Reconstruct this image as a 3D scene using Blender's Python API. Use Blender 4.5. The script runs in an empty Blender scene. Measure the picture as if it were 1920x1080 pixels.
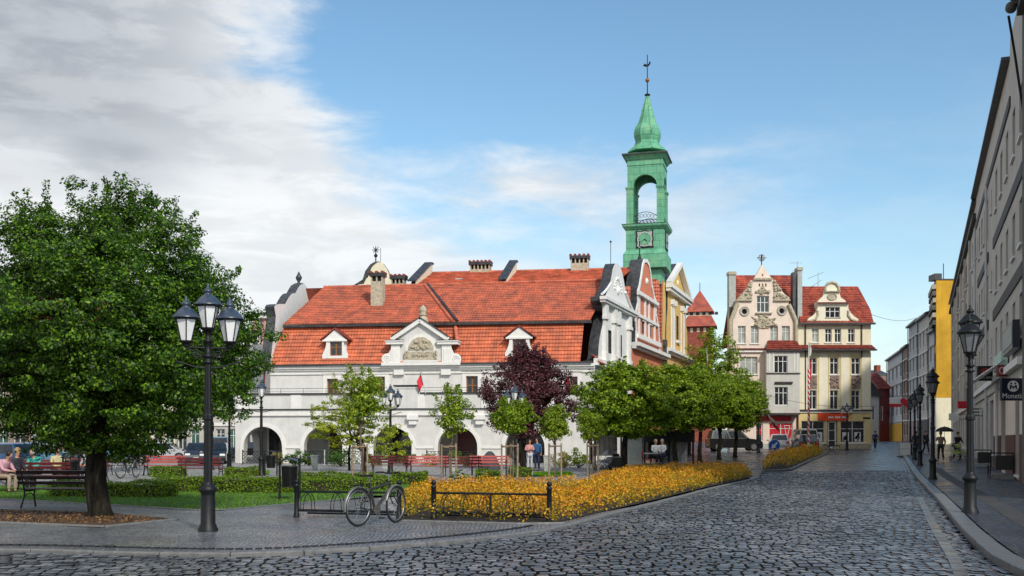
import bpy, bmesh, math, random
import numpy as np
from mathutils import Vector, Matrix
from mathutils.geometry import tessellate_polygon

R = math.radians
C = bpy.context.scene.collection
scene = bpy.context.scene

# ------------------------------------------------------------------ camera, world, sun, exposure
F, HC, HY = 1950.0, 1.6, 825.0          # focal length in photo pixels, eye height, horizon row
cam_d = bpy.data.cameras.new('camera')
cam = bpy.data.objects.new('camera', cam_d)
C.objects.link(cam)
cam.location = (0, 0, HC)
cam.rotation_euler = (R(90), 0, 0)
cam_d.sensor_width = 36
cam_d.lens = 36 * F / 1920
cam_d.shift_y = (HY - 540) / 1920
cam_d.clip_start = 0.1
cam_d.clip_end = 5000
scene.camera = cam

SUN_EL, SUN_AZ = 38, 27                 # the sun stands behind the camera, to its right
sun_dir = Vector((math.sin(R(SUN_AZ)) * math.cos(R(SUN_EL)), -math.cos(R(SUN_AZ)) * math.cos(R(SUN_EL)), math.sin(R(SUN_EL))))
sl = bpy.data.lights.new('sun', 'SUN')
sl.energy = 3.0
sl.angle = R(4)
sl.color = (1.0, 0.93, 0.82)
so = bpy.data.objects.new('sun', sl)
C.objects.link(so)
so.rotation_euler = sun_dir.to_track_quat('Z', 'Y').to_euler()

scene.view_settings.view_transform = 'Standard'
scene.view_settings.look = 'None'
scene.view_settings.exposure = 0.0
scene.view_settings.gamma = 1
scene.cycles.max_bounces = 6
scene.cycles.transparent_max_bounces = 8
scene.cycles.use_denoising = True
scene.cycles.sample_clamp_direct = 3.0
scene.cycles.sample_clamp_indirect = 3.0

def build_world():
    w = bpy.data.worlds.new('World')
    scene.world = w
    w.use_nodes = True
    nt = w.node_tree
    for n in list(nt.nodes):
        nt.nodes.remove(n)
    N = nt.nodes.new
    L = nt.links.new
    def val(x):
        return x
    def math_(op, a, b=None, clamp=False):
        n = N('ShaderNodeMath'); n.operation = op; n.use_clamp = clamp
        for i, x in enumerate((a, b)):
            if x is None: continue
            if isinstance(x, (int, float)): n.inputs[i].default_value = x
            else: L(x, n.inputs[i])
        return n.outputs[0]
    def ramp(x, a, b, c=0.0, d=1.0):
        n = N('ShaderNodeMapRange'); n.interpolation_type = 'SMOOTHSTEP'
        L(x, n.inputs[0])
        for i, v in ((1, a), (2, b), (3, c), (4, d)):
            n.inputs[i].default_value = v
        return n.outputs[0]
    out = N('ShaderNodeOutputWorld'); bg = N('ShaderNodeBackground')
    L(bg.outputs[0], out.inputs[0])
    bg.inputs[1].default_value = 0.15
    sky = N('ShaderNodeTexSky'); sky.sky_type = 'NISHITA'; sky.sun_disc = False
    sky.sun_elevation = R(SUN_EL); sky.sun_rotation = R(180 - SUN_AZ)
    sky.air_density = 1.0; sky.dust_density = 0.8; sky.ozone_density = 2.0
    hs = N('ShaderNodeHueSaturation'); hs.inputs['Saturation'].default_value = 1.12
    hs.inputs['Value'].default_value = 1.0
    tn = N('ShaderNodeMix'); tn.data_type = 'RGBA'; tn.blend_type = 'MULTIPLY'; tn.inputs[0].default_value = 1.0
    L(sky.outputs[0], tn.inputs[6]); tn.inputs[7].default_value = (1.20, 1.24, 1.13, 1)
    L(tn.outputs[2], hs.inputs['Color'])
    tc = N('ShaderNodeTexCoord')
    sep = N('ShaderNodeSeparateXYZ'); L(tc.outputs['Generated'], sep.inputs[0])
    az = math_('ARCTAN2', sep.outputs[0], sep.outputs[1])
    el = math_('ARCSINE', sep.outputs[2])
    # noise on the direction, stretched sideways so the clouds lie in long banks
    mp = N('ShaderNodeMapping'); mp.inputs['Scale'].default_value = (1.0, 1.0, 3.4)
    L(tc.outputs['Generated'], mp.inputs[0])
    def noise(scale, detail=8, rough=.55, off=0, dist=0.0):
        m2 = N('ShaderNodeMapping'); m2.inputs['Location'].default_value = (off, off * .7, off * 1.3)
        L(mp.outputs[0], m2.inputs[0])
        n = N('ShaderNodeTexNoise'); n.inputs['Scale'].default_value = scale
        n.inputs['Detail'].default_value = detail; n.inputs['Roughness'].default_value = rough
        n.inputs['Distortion'].default_value = dist
        L(m2.outputs[0], n.inputs['Vector'])
        return n.outputs['Fac']
    n1 = noise(4.2, 9, .58, 3.1, .3)
    n2 = noise(11, 8, .6, 7.7, .4)
    n3 = noise(3.0, 7, .5, 12.4, .2)
    # upper edge of the cloud bank as elevation over azimuth
    left = math_('MAXIMUM', math_('SUBTRACT', math_('MULTIPLY', az, -1), .11), 0)
    edge = math_('ADD', math_('MULTIPLY', left, 1.15), .255)
    d = math_('SUBTRACT', edge, el)
    wob = math_('ADD', math_('MULTIPLY', math_('SUBTRACT', n1, .5), .42), math_('MULTIPLY', math_('SUBTRACT', n2, .5), .14))
    d = math_('ADD', d, wob)
    cover = ramp(d, -.045, .10)
    fade = ramp(az, -.02, .34, 1.0, .15)          # thins out towards the right
    thin = ramp(n1, .35, .62, .45, 1.0)
    alpha = math_('MULTIPLY', math_('MULTIPLY', cover, fade), math_('MAXIMUM', thin, ramp(az, -.20, .10, .97, .62)))
    low = ramp(el, -.02, .24, .62, 0.0)             # thin milky band over the horizon
    alpha = math_('MAXIMUM', alpha, low)
    # grey undersides: thick part of the bank, upper left
    thick = math_('MULTIPLY', ramp(az, -.16, -.42), ramp(el, .17, .30))
    band = math_('MULTIPLY', ramp(el, .20, .235), ramp(el, .285, .25))
    band = math_('MULTIPLY', band, ramp(az, -.27, -.36))
    shade = math_('MULTIPLY', ramp(n3, .36, .60), math_('ADD', math_('MULTIPLY', thick, .55), .12))
    shade = math_('ADD', shade, math_('MULTIPLY', math_('MULTIPLY', band, ramp(n2, .40, .60)), .42), True)
    shade = math_('ADD', shade, math_('MULTIPLY', ramp(n2, .62, .40), .22), True)
    cc = N('ShaderNodeMix'); cc.data_type = 'RGBA'
    L(shade, cc.inputs[0])
    cc.inputs[6].default_value = (6.4, 6.55, 6.65, 1)
    cc.inputs[7].default_value = (2.4, 2.65, 3.0, 1)
    mx = N('ShaderNodeMix'); mx.data_type = 'RGBA'
    L(alpha, mx.inputs[0]); L(hs.outputs[0], mx.inputs[6]); L(cc.outputs[2], mx.inputs[7])
    L(mx.outputs[2], bg.inputs[0])
build_world()

# ------------------------------------------------------------------ small helpers
def sst(x, a, b):
    t = min(1, max(0, (x - a) / (b - a)))
    return t * t * (3 - 2 * t)
def gz(x, y):                            # height of the ground: the square climbs towards the far street
    return .0128 * max(0, min(y, 150) - 40) * sst(x, 0, 12)
def G(px, py, z=0):                      # plan position of a photo pixel on level ground
    Y = (HC - z) * F / (py - HY)
    return ((px - 960) / F * Y, Y)
def GX(px, Y):
    return ((px - 960) / F * Y, Y)
def tag(o, label, cat, group=None, kind=None):
    o['label'] = label
    o['category'] = cat
    if group: o['group'] = group
    if kind: o['kind'] = kind
    return o
def struct(o, kind='structure', label=None):
    o['kind'] = kind
    if label: o['label'] = label
    return o
def empty(name, loc=(0, 0, 0), rz=0.0):
    o = bpy.data.objects.new(name, None)
    o.empty_display_size = .3
    C.objects.link(o)
    o.location = loc
    o.rotation_euler = (0, 0, rz)
    return o
def dup(root, loc=None, rz=None, label=None, scale=None):
    r = root.copy(); C.objects.link(r)
    if loc is not None: r.location = loc
    if rz is not None: r.rotation_euler = (0, 0, rz)
    if scale is not None: r.scale = (scale,) * 3
    if label: r['label'] = label
    for ch in list(root.children):
        c = ch.copy(); C.objects.link(c); c.parent = r
        for g in list(ch.children):
            d = g.copy(); C.objects.link(d); d.parent = c
    return r

class Fr:
    """Facade frame: origin in plan, direction s along the wall, d into the building, z up."""
    def __init__(f, o, u, flip=1, z=0):
        n = math.hypot(*u)
        f.o = o; f.u = (u[0] / n, u[1] / n); f.z = z
        f.n = (-f.u[1] * flip, f.u[0] * flip)
    def p(f, s, d, z):
        return (f.o[0] + f.u[0] * s + f.n[0] * d, f.o[1] + f.u[1] * s + f.n[1] * d, f.z + z)
    def sz(f, px, py, d=0.0):
        r = (px - 960) / F
        ox, oy = f.o[0] + f.n[0] * d, f.o[1] + f.n[1] * d
        k = (r * oy - ox) / (f.u[0] - r * f.u[1])
        Y = oy + k * f.u[1]
        return k, HC - (py - HY) / F * Y - f.z
    def s(f, px, d=0.0): return f.sz(px, 0, d)[0]
    def poly(f, pts, d=0.0): return [f.sz(x, y, d) for x, y in pts]
    def rect(f, x0, y0, x1, y1, d=0.0):
        a = f.sz(x0, (y0 + y1) / 2, d)[0]; b = f.sz(x1, (y0 + y1) / 2, d)[0]
        xm = (x0 + x1) / 2
        z1 = f.sz(xm, y0, d)[1]; z0 = f.sz(xm, y1, d)[1]
        return min(a, b), max(a, b), z0, z1
WF = Fr((0, 0), (1, 0))

class MB:
    def __init__(s): s.v = []; s.f = []; s.fm = []; s.mats = []; s.smooth = []
    def mi(s, m):
        if m not in s.mats: s.mats.append(m)
        return s.mats.index(m)
    def add(s, verts, faces, m, smooth=False):
        b = len(s.v); s.v.extend(verts); k = s.mi(m)
        for f in faces:
            s.f.append([b + i for i in f]); s.fm.append(k); s.smooth.append(smooth)
        return s
    def box(s, f, s0, s1, d0, d1, z0, z1, m):
        P = [f.p(a, b, c) for c in (z0, z1) for a, b in ((s0, d0), (s1, d0), (s1, d1), (s0, d1))]
        return s.add(P, [(3, 2, 1, 0), (4, 5, 6, 7), (0, 1, 5, 4), (1, 2, 6, 5), (2, 3, 7, 6), (3, 0, 4, 7)], m)
    def prism(s, f, outer, d0, d1, m, me=None, holes=(), mr=None, back=True):
        """Plate with the outline `outer` (s,z) between depths d0 (front) and d1, with holes."""
        me = me or m; mr = mr or me
        loops = [list(outer)] + [list(h) for h in holes]
        flat = [q for l in loops for q in l]
        tris = tessellate_polygon([[Vector((a, b, 0)) for a, b in l] for l in loops])
        s.add([f.p(a, d0, b) for a, b in flat], [tuple(t) for t in tris], m)
        if back: s.add([f.p(a, d1, b) for a, b in flat], [tuple(reversed(t)) for t in tris], me)
        for i, l in enumerate(loops):
            n = len(l)
            P = [f.p(a, d0, b) for a, b in l] + [f.p(a, d1, b) for a, b in l]
            s.add(P, [(j, (j + 1) % n, n + (j + 1) % n, n + j) for j in range(n)], me if i == 0 else mr)
        return s
    def cyl(s, a, b, r0, r1=None, n=10, m=None, cap=True, smooth=True):
        r1 = r0 if r1 is None else r1
        a = Vector(a); b = Vector(b); w = (b - a)
        if w.length < 1e-6: return s
        q = w.to_track_quat('Z', 'Y')
        P = []
        for c, r in ((a, r0), (b, r1)):
            for i in range(n):
                t = 2 * math.pi * i / n
                P.append(tuple(c + q @ Vector((r * math.cos(t), r * math.sin(t), 0))))
        s.add(P, [(i, (i + 1) % n, n + (i + 1) % n, n + i) for i in range(n)], m, smooth)
        if cap:
            s.add(P, [tuple(range(n - 1, -1, -1)), tuple(range(n, 2 * n))], m)
        return s
    def tube(s, pts, r, n=8, m=None, closed=False):
        pts = [Vector(p) for p in pts]
        k = len(pts); rs = r if isinstance(r, (list, tuple)) else [r] * k
        P = []; up = Vector((0, 0, 1))
        prev = None
        for i, p in enumerate(pts):
            if closed: t = pts[(i + 1) % k] - pts[(i - 1) % k]
            else: t = pts[min(i + 1, k - 1)] - pts[max(i - 1, 0)]
            t.normalize()
            ref = prev if prev is not None else (up if abs(t.z) < .9 else Vector((1, 0, 0)))
            x = (ref - t * ref.dot(t))
            if x.length < 1e-4: x = t.orthogonal()
            x.normalize(); y = t.cross(x); prev = x
            for j in range(n):
                a = 2 * math.pi * j / n
                P.append(tuple(p + (x * math.cos(a) + y * math.sin(a)) * rs[i]))
        fs = []
        for i in range(k if closed else k - 1):
            b = ((i + 1) % k) * n
            for j in range(n):
                fs.append((i * n + j, i * n + (j + 1) % n, b + (j + 1) % n, b + j))
        s.add(P, fs, m, True)
        if not closed: s.add(P, [tuple(range(n - 1, -1, -1)), tuple(range((k - 1) * n, k * n))], m)
        return s
    def lathe(s, c, prof, n=16, m=None, smooth=True, rot=0.0, sx=1.0, sy=1.0):
        P = []
        for r, z in prof:
            for j in range(n):
                a = 2 * math.pi * j / n + rot
                P.append((c[0] + r * math.cos(a) * sx, c[1] + r * math.sin(a) * sy, c[2] + z))
        k = len(prof)
        s.add(P, [(i * n + j, i * n + (j + 1) % n, (i + 1) * n + (j + 1) % n, (i + 1) * n + j) for i in range(k - 1) for j in range(n)], m, smooth)
        s.add(P, [tuple(range(n - 1, -1, -1)), tuple(range((k - 1) * n, k * n))], m)
        return s
    def ball(s, c, r, m, n=12, k=8, sz=1.0):
        return s.lathe(c, [(r * math.sin(math.pi * i / k) + 1e-4, -r * sz * math.cos(math.pi * i / k)) for i in range(k + 1)], n, m)
    def quad(s, a, b, c, d, m): return s.add([a, b, c, d], [(0, 1, 2, 3)], m)
    def build(s, name, parent=None, bevel=0.0, seg=2):
        me = bpy.data.meshes.new(name)
        off = Vector((0, 0, 0))
        p = parent
        while p is not None:
            off += Vector(p.location); p = p.parent
        V = np.array(s.v, dtype=np.float64).reshape(-1, 3) - np.array(off)
        me.from_pydata(V.tolist(), [], s.f)
        for m in s.mats: me.materials.append(m)
        if len(me.polygons) == len(s.fm):
            me.polygons.foreach_set('material_index', s.fm)
            me.polygons.foreach_set('use_smooth', s.smooth)
        me.update()
        o = bpy.data.objects.new(name, me)
        C.objects.link(o)
        if parent is not None: o.parent = parent
        if bevel:
            b = o.modifiers.new('bevel', 'BEVEL'); b.width = bevel; b.segments = seg; b.limit_method = 'ANGLE'; b.angle_limit = R(35)
            w = o.modifiers.new('weld', 'WELD'); w.merge_threshold = 1e-4
            while o.modifiers[0].name != 'weld': o.modifiers.move(1, 0)
        return o

def raw_mesh(name, V, faces_n, mats, mi=None, parent=None):
    """V (n*k,3) array holding n separate k-gons."""
    k = faces_n
    n = len(V) // k
    me = bpy.data.meshes.new(name)
    me.vertices.add(len(V)); me.vertices.foreach_set('co', np.ascontiguousarray(V, dtype=np.float32).ravel())
    me.loops.add(n * k); me.loops.foreach_set('vertex_index', np.arange(n * k, dtype=np.int32))
    me.polygons.add(n)
    me.polygons.foreach_set('loop_start', np.arange(0, n * k, k, dtype=np.int32))
    try: me.polygons.foreach_set('loop_total', np.full(n, k, dtype=np.int32))
    except Exception: pass
    for m in mats: me.materials.append(m)
    if mi is not None: me.polygons.foreach_set('material_index', np.asarray(mi, dtype=np.int32))
    me.update(calc_edges=True)
    o = bpy.data.objects.new(name, me); C.objects.link(o)
    if parent is not None: o.parent = parent
    return o

# ------------------------------------------------------------------ materials
MATS = {}
def base_mat(name):
    m = bpy.data.materials.new(name); m.use_nodes = True
    nt = m.node_tree; b = nt.nodes['Principled BSDF']
    return m, nt, b
def _noise(nt, coord, scale, detail=5, rough=.6, sc=(1, 1, 1)):
    mp = nt.nodes.new('ShaderNodeMapping'); mp.inputs['Scale'].default_value = sc
    nt.links.new(coord, mp.inputs[0])
    n = nt.nodes.new('ShaderNodeTexNoise'); n.inputs['Scale'].default_value = scale
    n.inputs['Detail'].default_value = detail; n.inputs['Roughness'].default_value = rough
    nt.links.new(mp.outputs[0], n.inputs['Vector'])
    return n.outputs['Fac']
def _range(nt, x, a, b, c, d):
    n = nt.nodes.new('ShaderNodeMapRange'); nt.links.new(x, n.inputs[0])
    for i, v in ((1, a), (2, b), (3, c), (4, d)): n.inputs[i].default_value = v
    return n.outputs[0]
def _mix(nt, fac, a, b, mode='MIX'):
    n = nt.nodes.new('ShaderNodeMix'); n.data_type = 'RGBA'; n.blend_type = mode
    for i, x in ((0, fac), (6, a), (7, b)):
        if isinstance(x, (int, float)): n.inputs[i].default_value = x
        elif isinstance(x, tuple): n.inputs[i].default_value = x if len(x) == 4 else x + (1,)
        else: nt.links.new(x, n.inputs[i])
    return n.outputs[2]
def _bump(nt, b, h, strength, dist):
    n = nt.nodes.new('ShaderNodeBump'); n.inputs['Strength'].default_value = strength; n.inputs['Distance'].default_value = dist
    nt.links.new(h, n.inputs['Height']); nt.links.new(n.outputs[0], b.inputs['Normal'])
def mk(name, col, rough=.8, var=.18, scale=3.0, bump=.0, metal=0.0, dirt=None, streak=0.0, spec=.5, bscale=30.0, rand=0.0, coat=0.0):
    """Plain surface: colour with blotches, optional vertical rain streaks, grain and per-piece variation."""
    m, nt, b = base_mat(name)
    tc = nt.nodes.new('ShaderNodeTexCoord').outputs['Object']
    col = tuple(col)
    dk = dirt or tuple(c * (1 - var * 1.6) for c in col)
    lt = tuple(min(1, c * (1 + var * .7)) for c in col)
    f = _range(nt, _noise(nt, tc, scale), .32, .68, 0, 1)
    c = _mix(nt, f, dk, lt)
    if streak:
        g = _range(nt, _noise(nt, tc, 1.0, 6, .7, (3.2, 3.2, .35)), .50, .74, 0, streak)
        c = _mix(nt, g, c, tuple(x * .45 for x in col))
    if rand:
        gm = nt.nodes.new('ShaderNodeNewGeometry')
        hv = nt.nodes.new('ShaderNodeHueSaturation')
        v = _range(nt, gm.outputs['Random Per Island'], 0, 1, 1 - rand, 1 + rand)
        nt.links.new(v, hv.inputs['Value']); nt.links.new(c, hv.inputs['Color']); c = hv.outputs[0]
    nt.links.new(c, b.inputs['Base Color'])
    b.inputs['Roughness'].default_value = rough
    b.inputs['Metallic'].default_value = metal
    b.inputs['Specular IOR Level'].default_value = spec
    if coat: b.inputs['Coat Weight'].default_value = coat
    if bump:
        _bump(nt, b, _noise(nt, tc, bscale, 6, .65), bump, .02)
    MATS[name] = m
    return m
def leafmat(name, cols, trans=.35, rough=.45):
    m, nt, b = base_mat(name)
    gm = nt.nodes.new('ShaderNodeNewGeometry')
    cr = nt.nodes.new('ShaderNodeValToRGB')
    cr.color_ramp.interpolation = 'LINEAR'
    els = cr.color_ramp.elements
    while len(els) < len(cols): els.new(.5)
    for i, c in enumerate(cols):
        els[i].position = i / (len(cols) - 1); els[i].color = tuple(c) + (1,)
    nt.links.new(gm.outputs['Random Per Island'], cr.inputs[0])
    nt.links.new(cr.outputs[0], b.inputs['Base Color'])
    b.inputs['Roughness'].default_value = rough
    b.inputs['Specular IOR Level'].default_value = .35
    tr = nt.nodes.new('ShaderNodeBsdfTranslucent')
    hv = nt.nodes.new('ShaderNodeHueSaturation'); hv.inputs['Value'].default_value = 1.25; hv.inputs['Saturation'].default_value = 1.1
    nt.links.new(cr.outputs[0], hv.inputs['Color']); nt.links.new(hv.outputs[0], tr.inputs[0])
    mx = nt.nodes.new('ShaderNodeMixShader'); mx.inputs[0].default_value = trans
    out = nt.nodes['Material Output']
    nt.links.new(b.outputs[0], mx.inputs[1]); nt.links.new(tr.outputs[0], mx.inputs[2]); nt.links.new(mx.outputs[0], out.inputs[0])
    return m
def stonemat(name, c1, c2, c3, rough=(.18, .5), spec=.6, bscale=18):
    """Wet setts: one tone per stone, glossy in patches."""
    m, nt, b = base_mat(name)
    gm = nt.nodes.new('ShaderNodeNewGeometry')
    tc = nt.nodes.new('ShaderNodeTexCoord').outputs['Object']
    cr = nt.nodes.new('ShaderNodeValToRGB')
    els = cr.color_ramp.elements
    els.new(.5)
    for e, p, c in zip(els, (0, .55, 1), (c1, c2, c3)): e.position = p; e.color = tuple(c) + (1,)
    nt.links.new(gm.outputs['Random Per Island'], cr.inputs[0])
    f0 = _range(nt, _noise(nt, tc, 25, 4), .3, .7, .78, 1.2)
    f1 = _range(nt, _noise(nt, tc, .28, 5, .65), .34, .66, .55, 1.3)
    fm = nt.nodes.new('ShaderNodeMath'); fm.operation = 'MULTIPLY'; nt.links.new(f0, fm.inputs[0]); nt.links.new(f1, fm.inputs[1]); f = fm.outputs[0]
    hv = nt.nodes.new('ShaderNodeHueSaturation'); nt.links.new(f, hv.inputs['Value']); nt.links.new(cr.outputs[0], hv.inputs['Color'])
    nt.links.new(hv.outputs[0], b.inputs['Base Color'])
    w = _range(nt, _noise(nt, tc, .45, 4, .6), .35, .65, rough[0], rough[1])
    nt.links.new(w, b.inputs['Roughness'])
    b.inputs['Specular IOR Level'].default_value = spec
    _bump(nt, b, _noise(nt, tc, bscale, 5, .6), .14, .02)
    return m
def settmat(name, cA, cB, joint, cell=.09, rough=(.35, .65), sq=1.0, spec=.45, strength=.9):
    """Small mosaic setts as a bumped Voronoi pattern."""
    m, nt, b = base_mat(name)
    tc = nt.nodes.new('ShaderNodeTexCoord').outputs['Object']
    # warp so courses wander in arcs
    nz = nt.nodes.new('ShaderNodeTexNoise'); nz.inputs['Scale'].default_value = .7; nz.inputs['Detail'].default_value = 2
    nt.links.new(tc, nz.inputs['Vector'])
    vm = nt.nodes.new('ShaderNodeVectorMath'); vm.operation = 'MULTIPLY_ADD'
    nt.links.new(nz.outputs['Color'], vm.inputs[0]); vm.inputs[1].default_value = (.25, .25, 0); nt.links.new(tc, vm.inputs[2])
    mp = nt.nodes.new('ShaderNodeMapping'); mp.inputs['Scale'].default_value = (1 / cell, sq / cell, 0)
    nt.links.new(vm.outputs[0], mp.inputs[0])
    vs = []
    for feat in ('DISTANCE_TO_EDGE', 'F1'):
        v = nt.nodes.new('ShaderNodeTexVoronoi'); v.feature = feat; v.voronoi_dimensions = '2D'; v.inputs['Scale'].default_value = 1.0
        v.inputs['Randomness'].default_value = .55
        nt.links.new(mp.outputs[0], v.inputs['Vector']); vs.append(v)
    j = _range(nt, vs[0].outputs['Distance'], .02, .16, 0, 1)
    bw = nt.nodes.new('ShaderNodeSeparateColor'); nt.links.new(vs[1].outputs['Color'], bw.inputs[0])
    c = _mix(nt, bw.outputs[0], cA, cB)
    big = _range(nt, _noise(nt, tc, .5, 5, .65), .35, .65, .7, 1.15)
    hv = nt.nodes.new('ShaderNodeHueSaturation'); nt.links.new(big, hv.inputs['Value']); nt.links.new(c, hv.inputs['Color'])
    c = _mix(nt, j, joint, hv.outputs[0])
    nt.links.new(c, b.inputs['Base Color'])
    w = _range(nt, _noise(nt, tc, .6, 4, .6), .35, .65, rough[0], rough[1])
    nt.links.new(w, b.inputs['Roughness'])
    b.inputs['Specular IOR Level'].default_value = spec
    hh = nt.nodes.new('ShaderNodeMath'); hh.operation = 'MULTIPLY_ADD'
    nt.links.new(bw.outputs[1], hh.inputs[0]); hh.inputs[1].default_value = .35; nt.links.new(j, hh.inputs[2])
    _bump(nt, b, hh.outputs[0], strength, .02)
    return m
def glassmat(name, col=(.02, .025, .03), rough=.06, var=.5):
    m, nt, b = base_mat(name)
    tc = nt.nodes.new('ShaderNodeTexCoord').outputs['Object']
    f = _range(nt, _noise(nt, tc, 1.3, 3), .35, .65, 0, 1)
    c = _mix(nt, f, tuple(x * (1 - var) for x in col), tuple(x * (1 + var) for x in col))
    nt.links.new(c, b.inputs['Base Color'])
    b.inputs['Roughness'].default_value = rough
    b.inputs['Specular IOR Level'].default_value = .8
    _bump(nt, b, _noise(nt, tc, .9, 2), .12, .1)
    return m

M = {}
def barkmat():
    m, nt, b = base_mat('furrowed_dark_bark')
    tc = nt.nodes.new('ShaderNodeTexCoord').outputs['Object']
    a = _noise(nt, tc, 9, 6, .7, (1, 1, .22)); c2 = _noise(nt, tc, 3, 5, .6)
    f = _range(nt, a, .40, .62, 0, 1)
    c = _mix(nt, f, (.006, .005, .004), (.050, .040, .030))
    c = _mix(nt, _range(nt, c2, .55, .70, 0, .5), c, (.035, .042, .018))
    nt.links.new(c, b.inputs['Base Color']); b.inputs['Roughness'].default_value = .95; b.inputs['Specular IOR Level'].default_value = .2
    _bump(nt, b, f, 1.0, .05)
    return m
def coppermat():
    m, nt, b = base_mat('green_copper')
    tc = nt.nodes.new('ShaderNodeTexCoord').outputs['Object']
    sp = nt.nodes.new('ShaderNodeSeparateXYZ'); nt.links.new(tc, sp.inputs[0])
    ad = nt.nodes.new('ShaderNodeMath'); ad.operation = 'SUBTRACT'; nt.links.new(sp.outputs[0], ad.inputs[0]); nt.links.new(sp.outputs[1], ad.inputs[1])
    cb = nt.nodes.new('ShaderNodeCombineXYZ'); nt.links.new(ad.outputs[0], cb.inputs[0]); nt.links.new(sp.outputs[2], cb.inputs[1])
    br = nt.nodes.new('ShaderNodeTexBrick'); nt.links.new(cb.outputs[0], br.inputs['Vector'])
    br.inputs['Scale'].default_value = 1.0; br.inputs['Brick Width'].default_value = .95; br.inputs['Row Height'].default_value = .62
    br.inputs['Mortar Size'].default_value = .022; br.inputs['Color1'].default_value = (.12, .38, .23, 1); br.inputs['Color2'].default_value = (.16, .46, .28, 1); br.inputs['Mortar'].default_value = (.05, .20, .12, 1)
    st = _range(nt, _noise(nt, tc, 1.0, 6, .7, (2.6, 2.6, .30)), .46, .74, 0, .75)
    c = _mix(nt, st, br.outputs['Color'], (.05, .22, .13))
    li = _range(nt, _noise(nt, tc, .8, 5, .6), .52, .72, 0, .6)
    c = _mix(nt, li, c, (.30, .52, .26))
    nt.links.new(c, b.inputs['Base Color']); b.inputs['Roughness'].default_value = .6
    _bump(nt, b, br.outputs['Fac'], -.4, .03)
    return m
M['stucco'] = mk('pale_grey_stucco', (.68, .675, .655), .85, .06, 1.6, .15, streak=.26)
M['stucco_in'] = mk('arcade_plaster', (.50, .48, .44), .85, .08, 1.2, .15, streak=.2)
M['trim'] = mk('white_trim_plaster', (.80, .79, .76), .8, .05, 2.5, .1, streak=.14)
M['stone'] = mk('weathered_sandstone', (.50, .44, .33), .85, .22, 6, .5, bscale=18, streak=.3)
M['tile'] = mk('orange_clay_tile', (.58, .15, .08), .6, .2, 1.1, .12, rand=.16, dirt=(.32, .085, .05))
M['tile_old'] = mk('old_red_clay_tile', (.40, .085, .045), .6, .25, 1.0, .12, rand=.26, dirt=(.20, .045, .035))
M['tile_dark'] = mk('dark_red_tile', (.26, .045, .03), .6, .25, 1.5, .12, rand=.3)
M['tile_low'] = mk('bright_orange_clay_tile', (.62, .16, .07), .6, .2, 1.6, .12, rand=.11, dirt=(.36, .105, .06), streak=.2)
M['tile_up'] = mk('dusty_red_clay_tile', (.60, .165, .085), .65, .2, 1.3, .12, rand=.11, dirt=(.33, .11, .075), streak=.2)
M['slate'] = mk('dark_slate', (.055, .058, .065), .5, .4, 3, .3, rand=.2)
M['lead'] = mk('dark_sheet_metal', (.06, .06, .065), .45, .3, 2, .1, metal=.3)
M['copper'] = coppermat()
M['iron'] = mk('black_iron', (.008, .009, .011), .5, .3, 8, .1, spec=.35)
M['iron2'] = mk('dark_green_iron', (.006, .008, .010), .5, .3, 8, .1, spec=.35)
M['iron_blue'] = mk('blue_grey_painted_metal', (.045, .065, .10), .35, .3, 9, .1, spec=.6)
M['lantern'] = mk('frosted_lantern_glass', (.80, .81, .82), .35, .05, 4, 0)
M['lantern_grey'] = mk('backlit_lantern_glass', (.17, .18, .20), .25, .1, 4, 0, spec=.8)  # dark grey of panes against the light, put into the glass colour
M['brick'] = mk('red_brick_masonry', (.30, .075, .045), .85, .3, 5, .6, bscale=8, rand=.1)
M['red_wall'] = mk('salmon_red_plaster', (.66, .21, .11), .85, .08, 1.5, .12, streak=.15)
M['yellow_wall'] = mk('ochre_plaster', (.72, .47, .15), .85, .08, 1.5, .12, streak=.15)
M['orange_wall'] = mk('apricot_plaster', (.70, .40, .17), .85, .08, 1.5, .12, streak=.15)
M['pink_wall'] = mk('pale_pink_plaster', (.80, .67, .57), .85, .06, 1.2, .12, streak=.22)
M['pink2'] = mk('pink_plaster', (.60, .30, .30), .85, .06, 1.2, .12, streak=.2)
M['bay_wall'] = mk('pale_grey_bay_plaster', (.58, .58, .54), .85, .05, 1.2, .12, streak=.3)
M['cream'] = mk('cream_plaster', (.80, .74, .55), .85, .05, 1.2, .12, streak=.22)
M['cream_lt'] = mk('light_cream_plaster', (.82, .78, .62), .85, .05, 1.2, .12, streak=.2)
M['ochre_lt'] = mk('yellow_plaster', (.74, .60, .28), .85, .05, 1.2, .12, streak=.2)
M['grey_wall'] = mk('grey_render', (.50, .475, .43), .88, .08, .8, .2, streak=.3)
M['grey_wall2'] = mk('light_grey_render', (.55, .53, .49), .88, .08, .8, .2, streak=.3)
M['grey_wall3'] = mk('cool_grey_render', (.44, .46, .48), .88, .08, .8, .2, streak=.35)
M['old_wall'] = mk('sooty_old_plaster', (.13, .125, .115), .88, .25, 2, .4, streak=.3)
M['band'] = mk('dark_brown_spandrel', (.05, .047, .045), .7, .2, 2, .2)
M['brown_wall'] = mk('brownish_plaster', (.27, .20, .17), .88, .1, 1, .2, streak=.3)
M['white_wall'] = mk('white_plaster', (.52, .54, .56), .85, .05, 1, .1, streak=.2)
M['plinth'] = mk('brown_plinth_plaster', (.12, .045, .03), .8, .15, 2, .2)
M['bright_yellow'] = mk('bright_yellow_gable_paint', (.62, .34, .02), .85, .16, .5, .2, streak=.5)
M['glass'] = glassmat('dark_window_glass')
M['glass_curtain'] = glassmat('curtained_window_glass', (.34, .37, .34), .12, .25)
M['glass_shop'] = glassmat('shop_window_glass', (.035, .035, .04), .08, .6)
M['glass_green'] = glassmat('green_lit_shop_glass', (.02, .09, .06), .1, .5)
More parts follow.
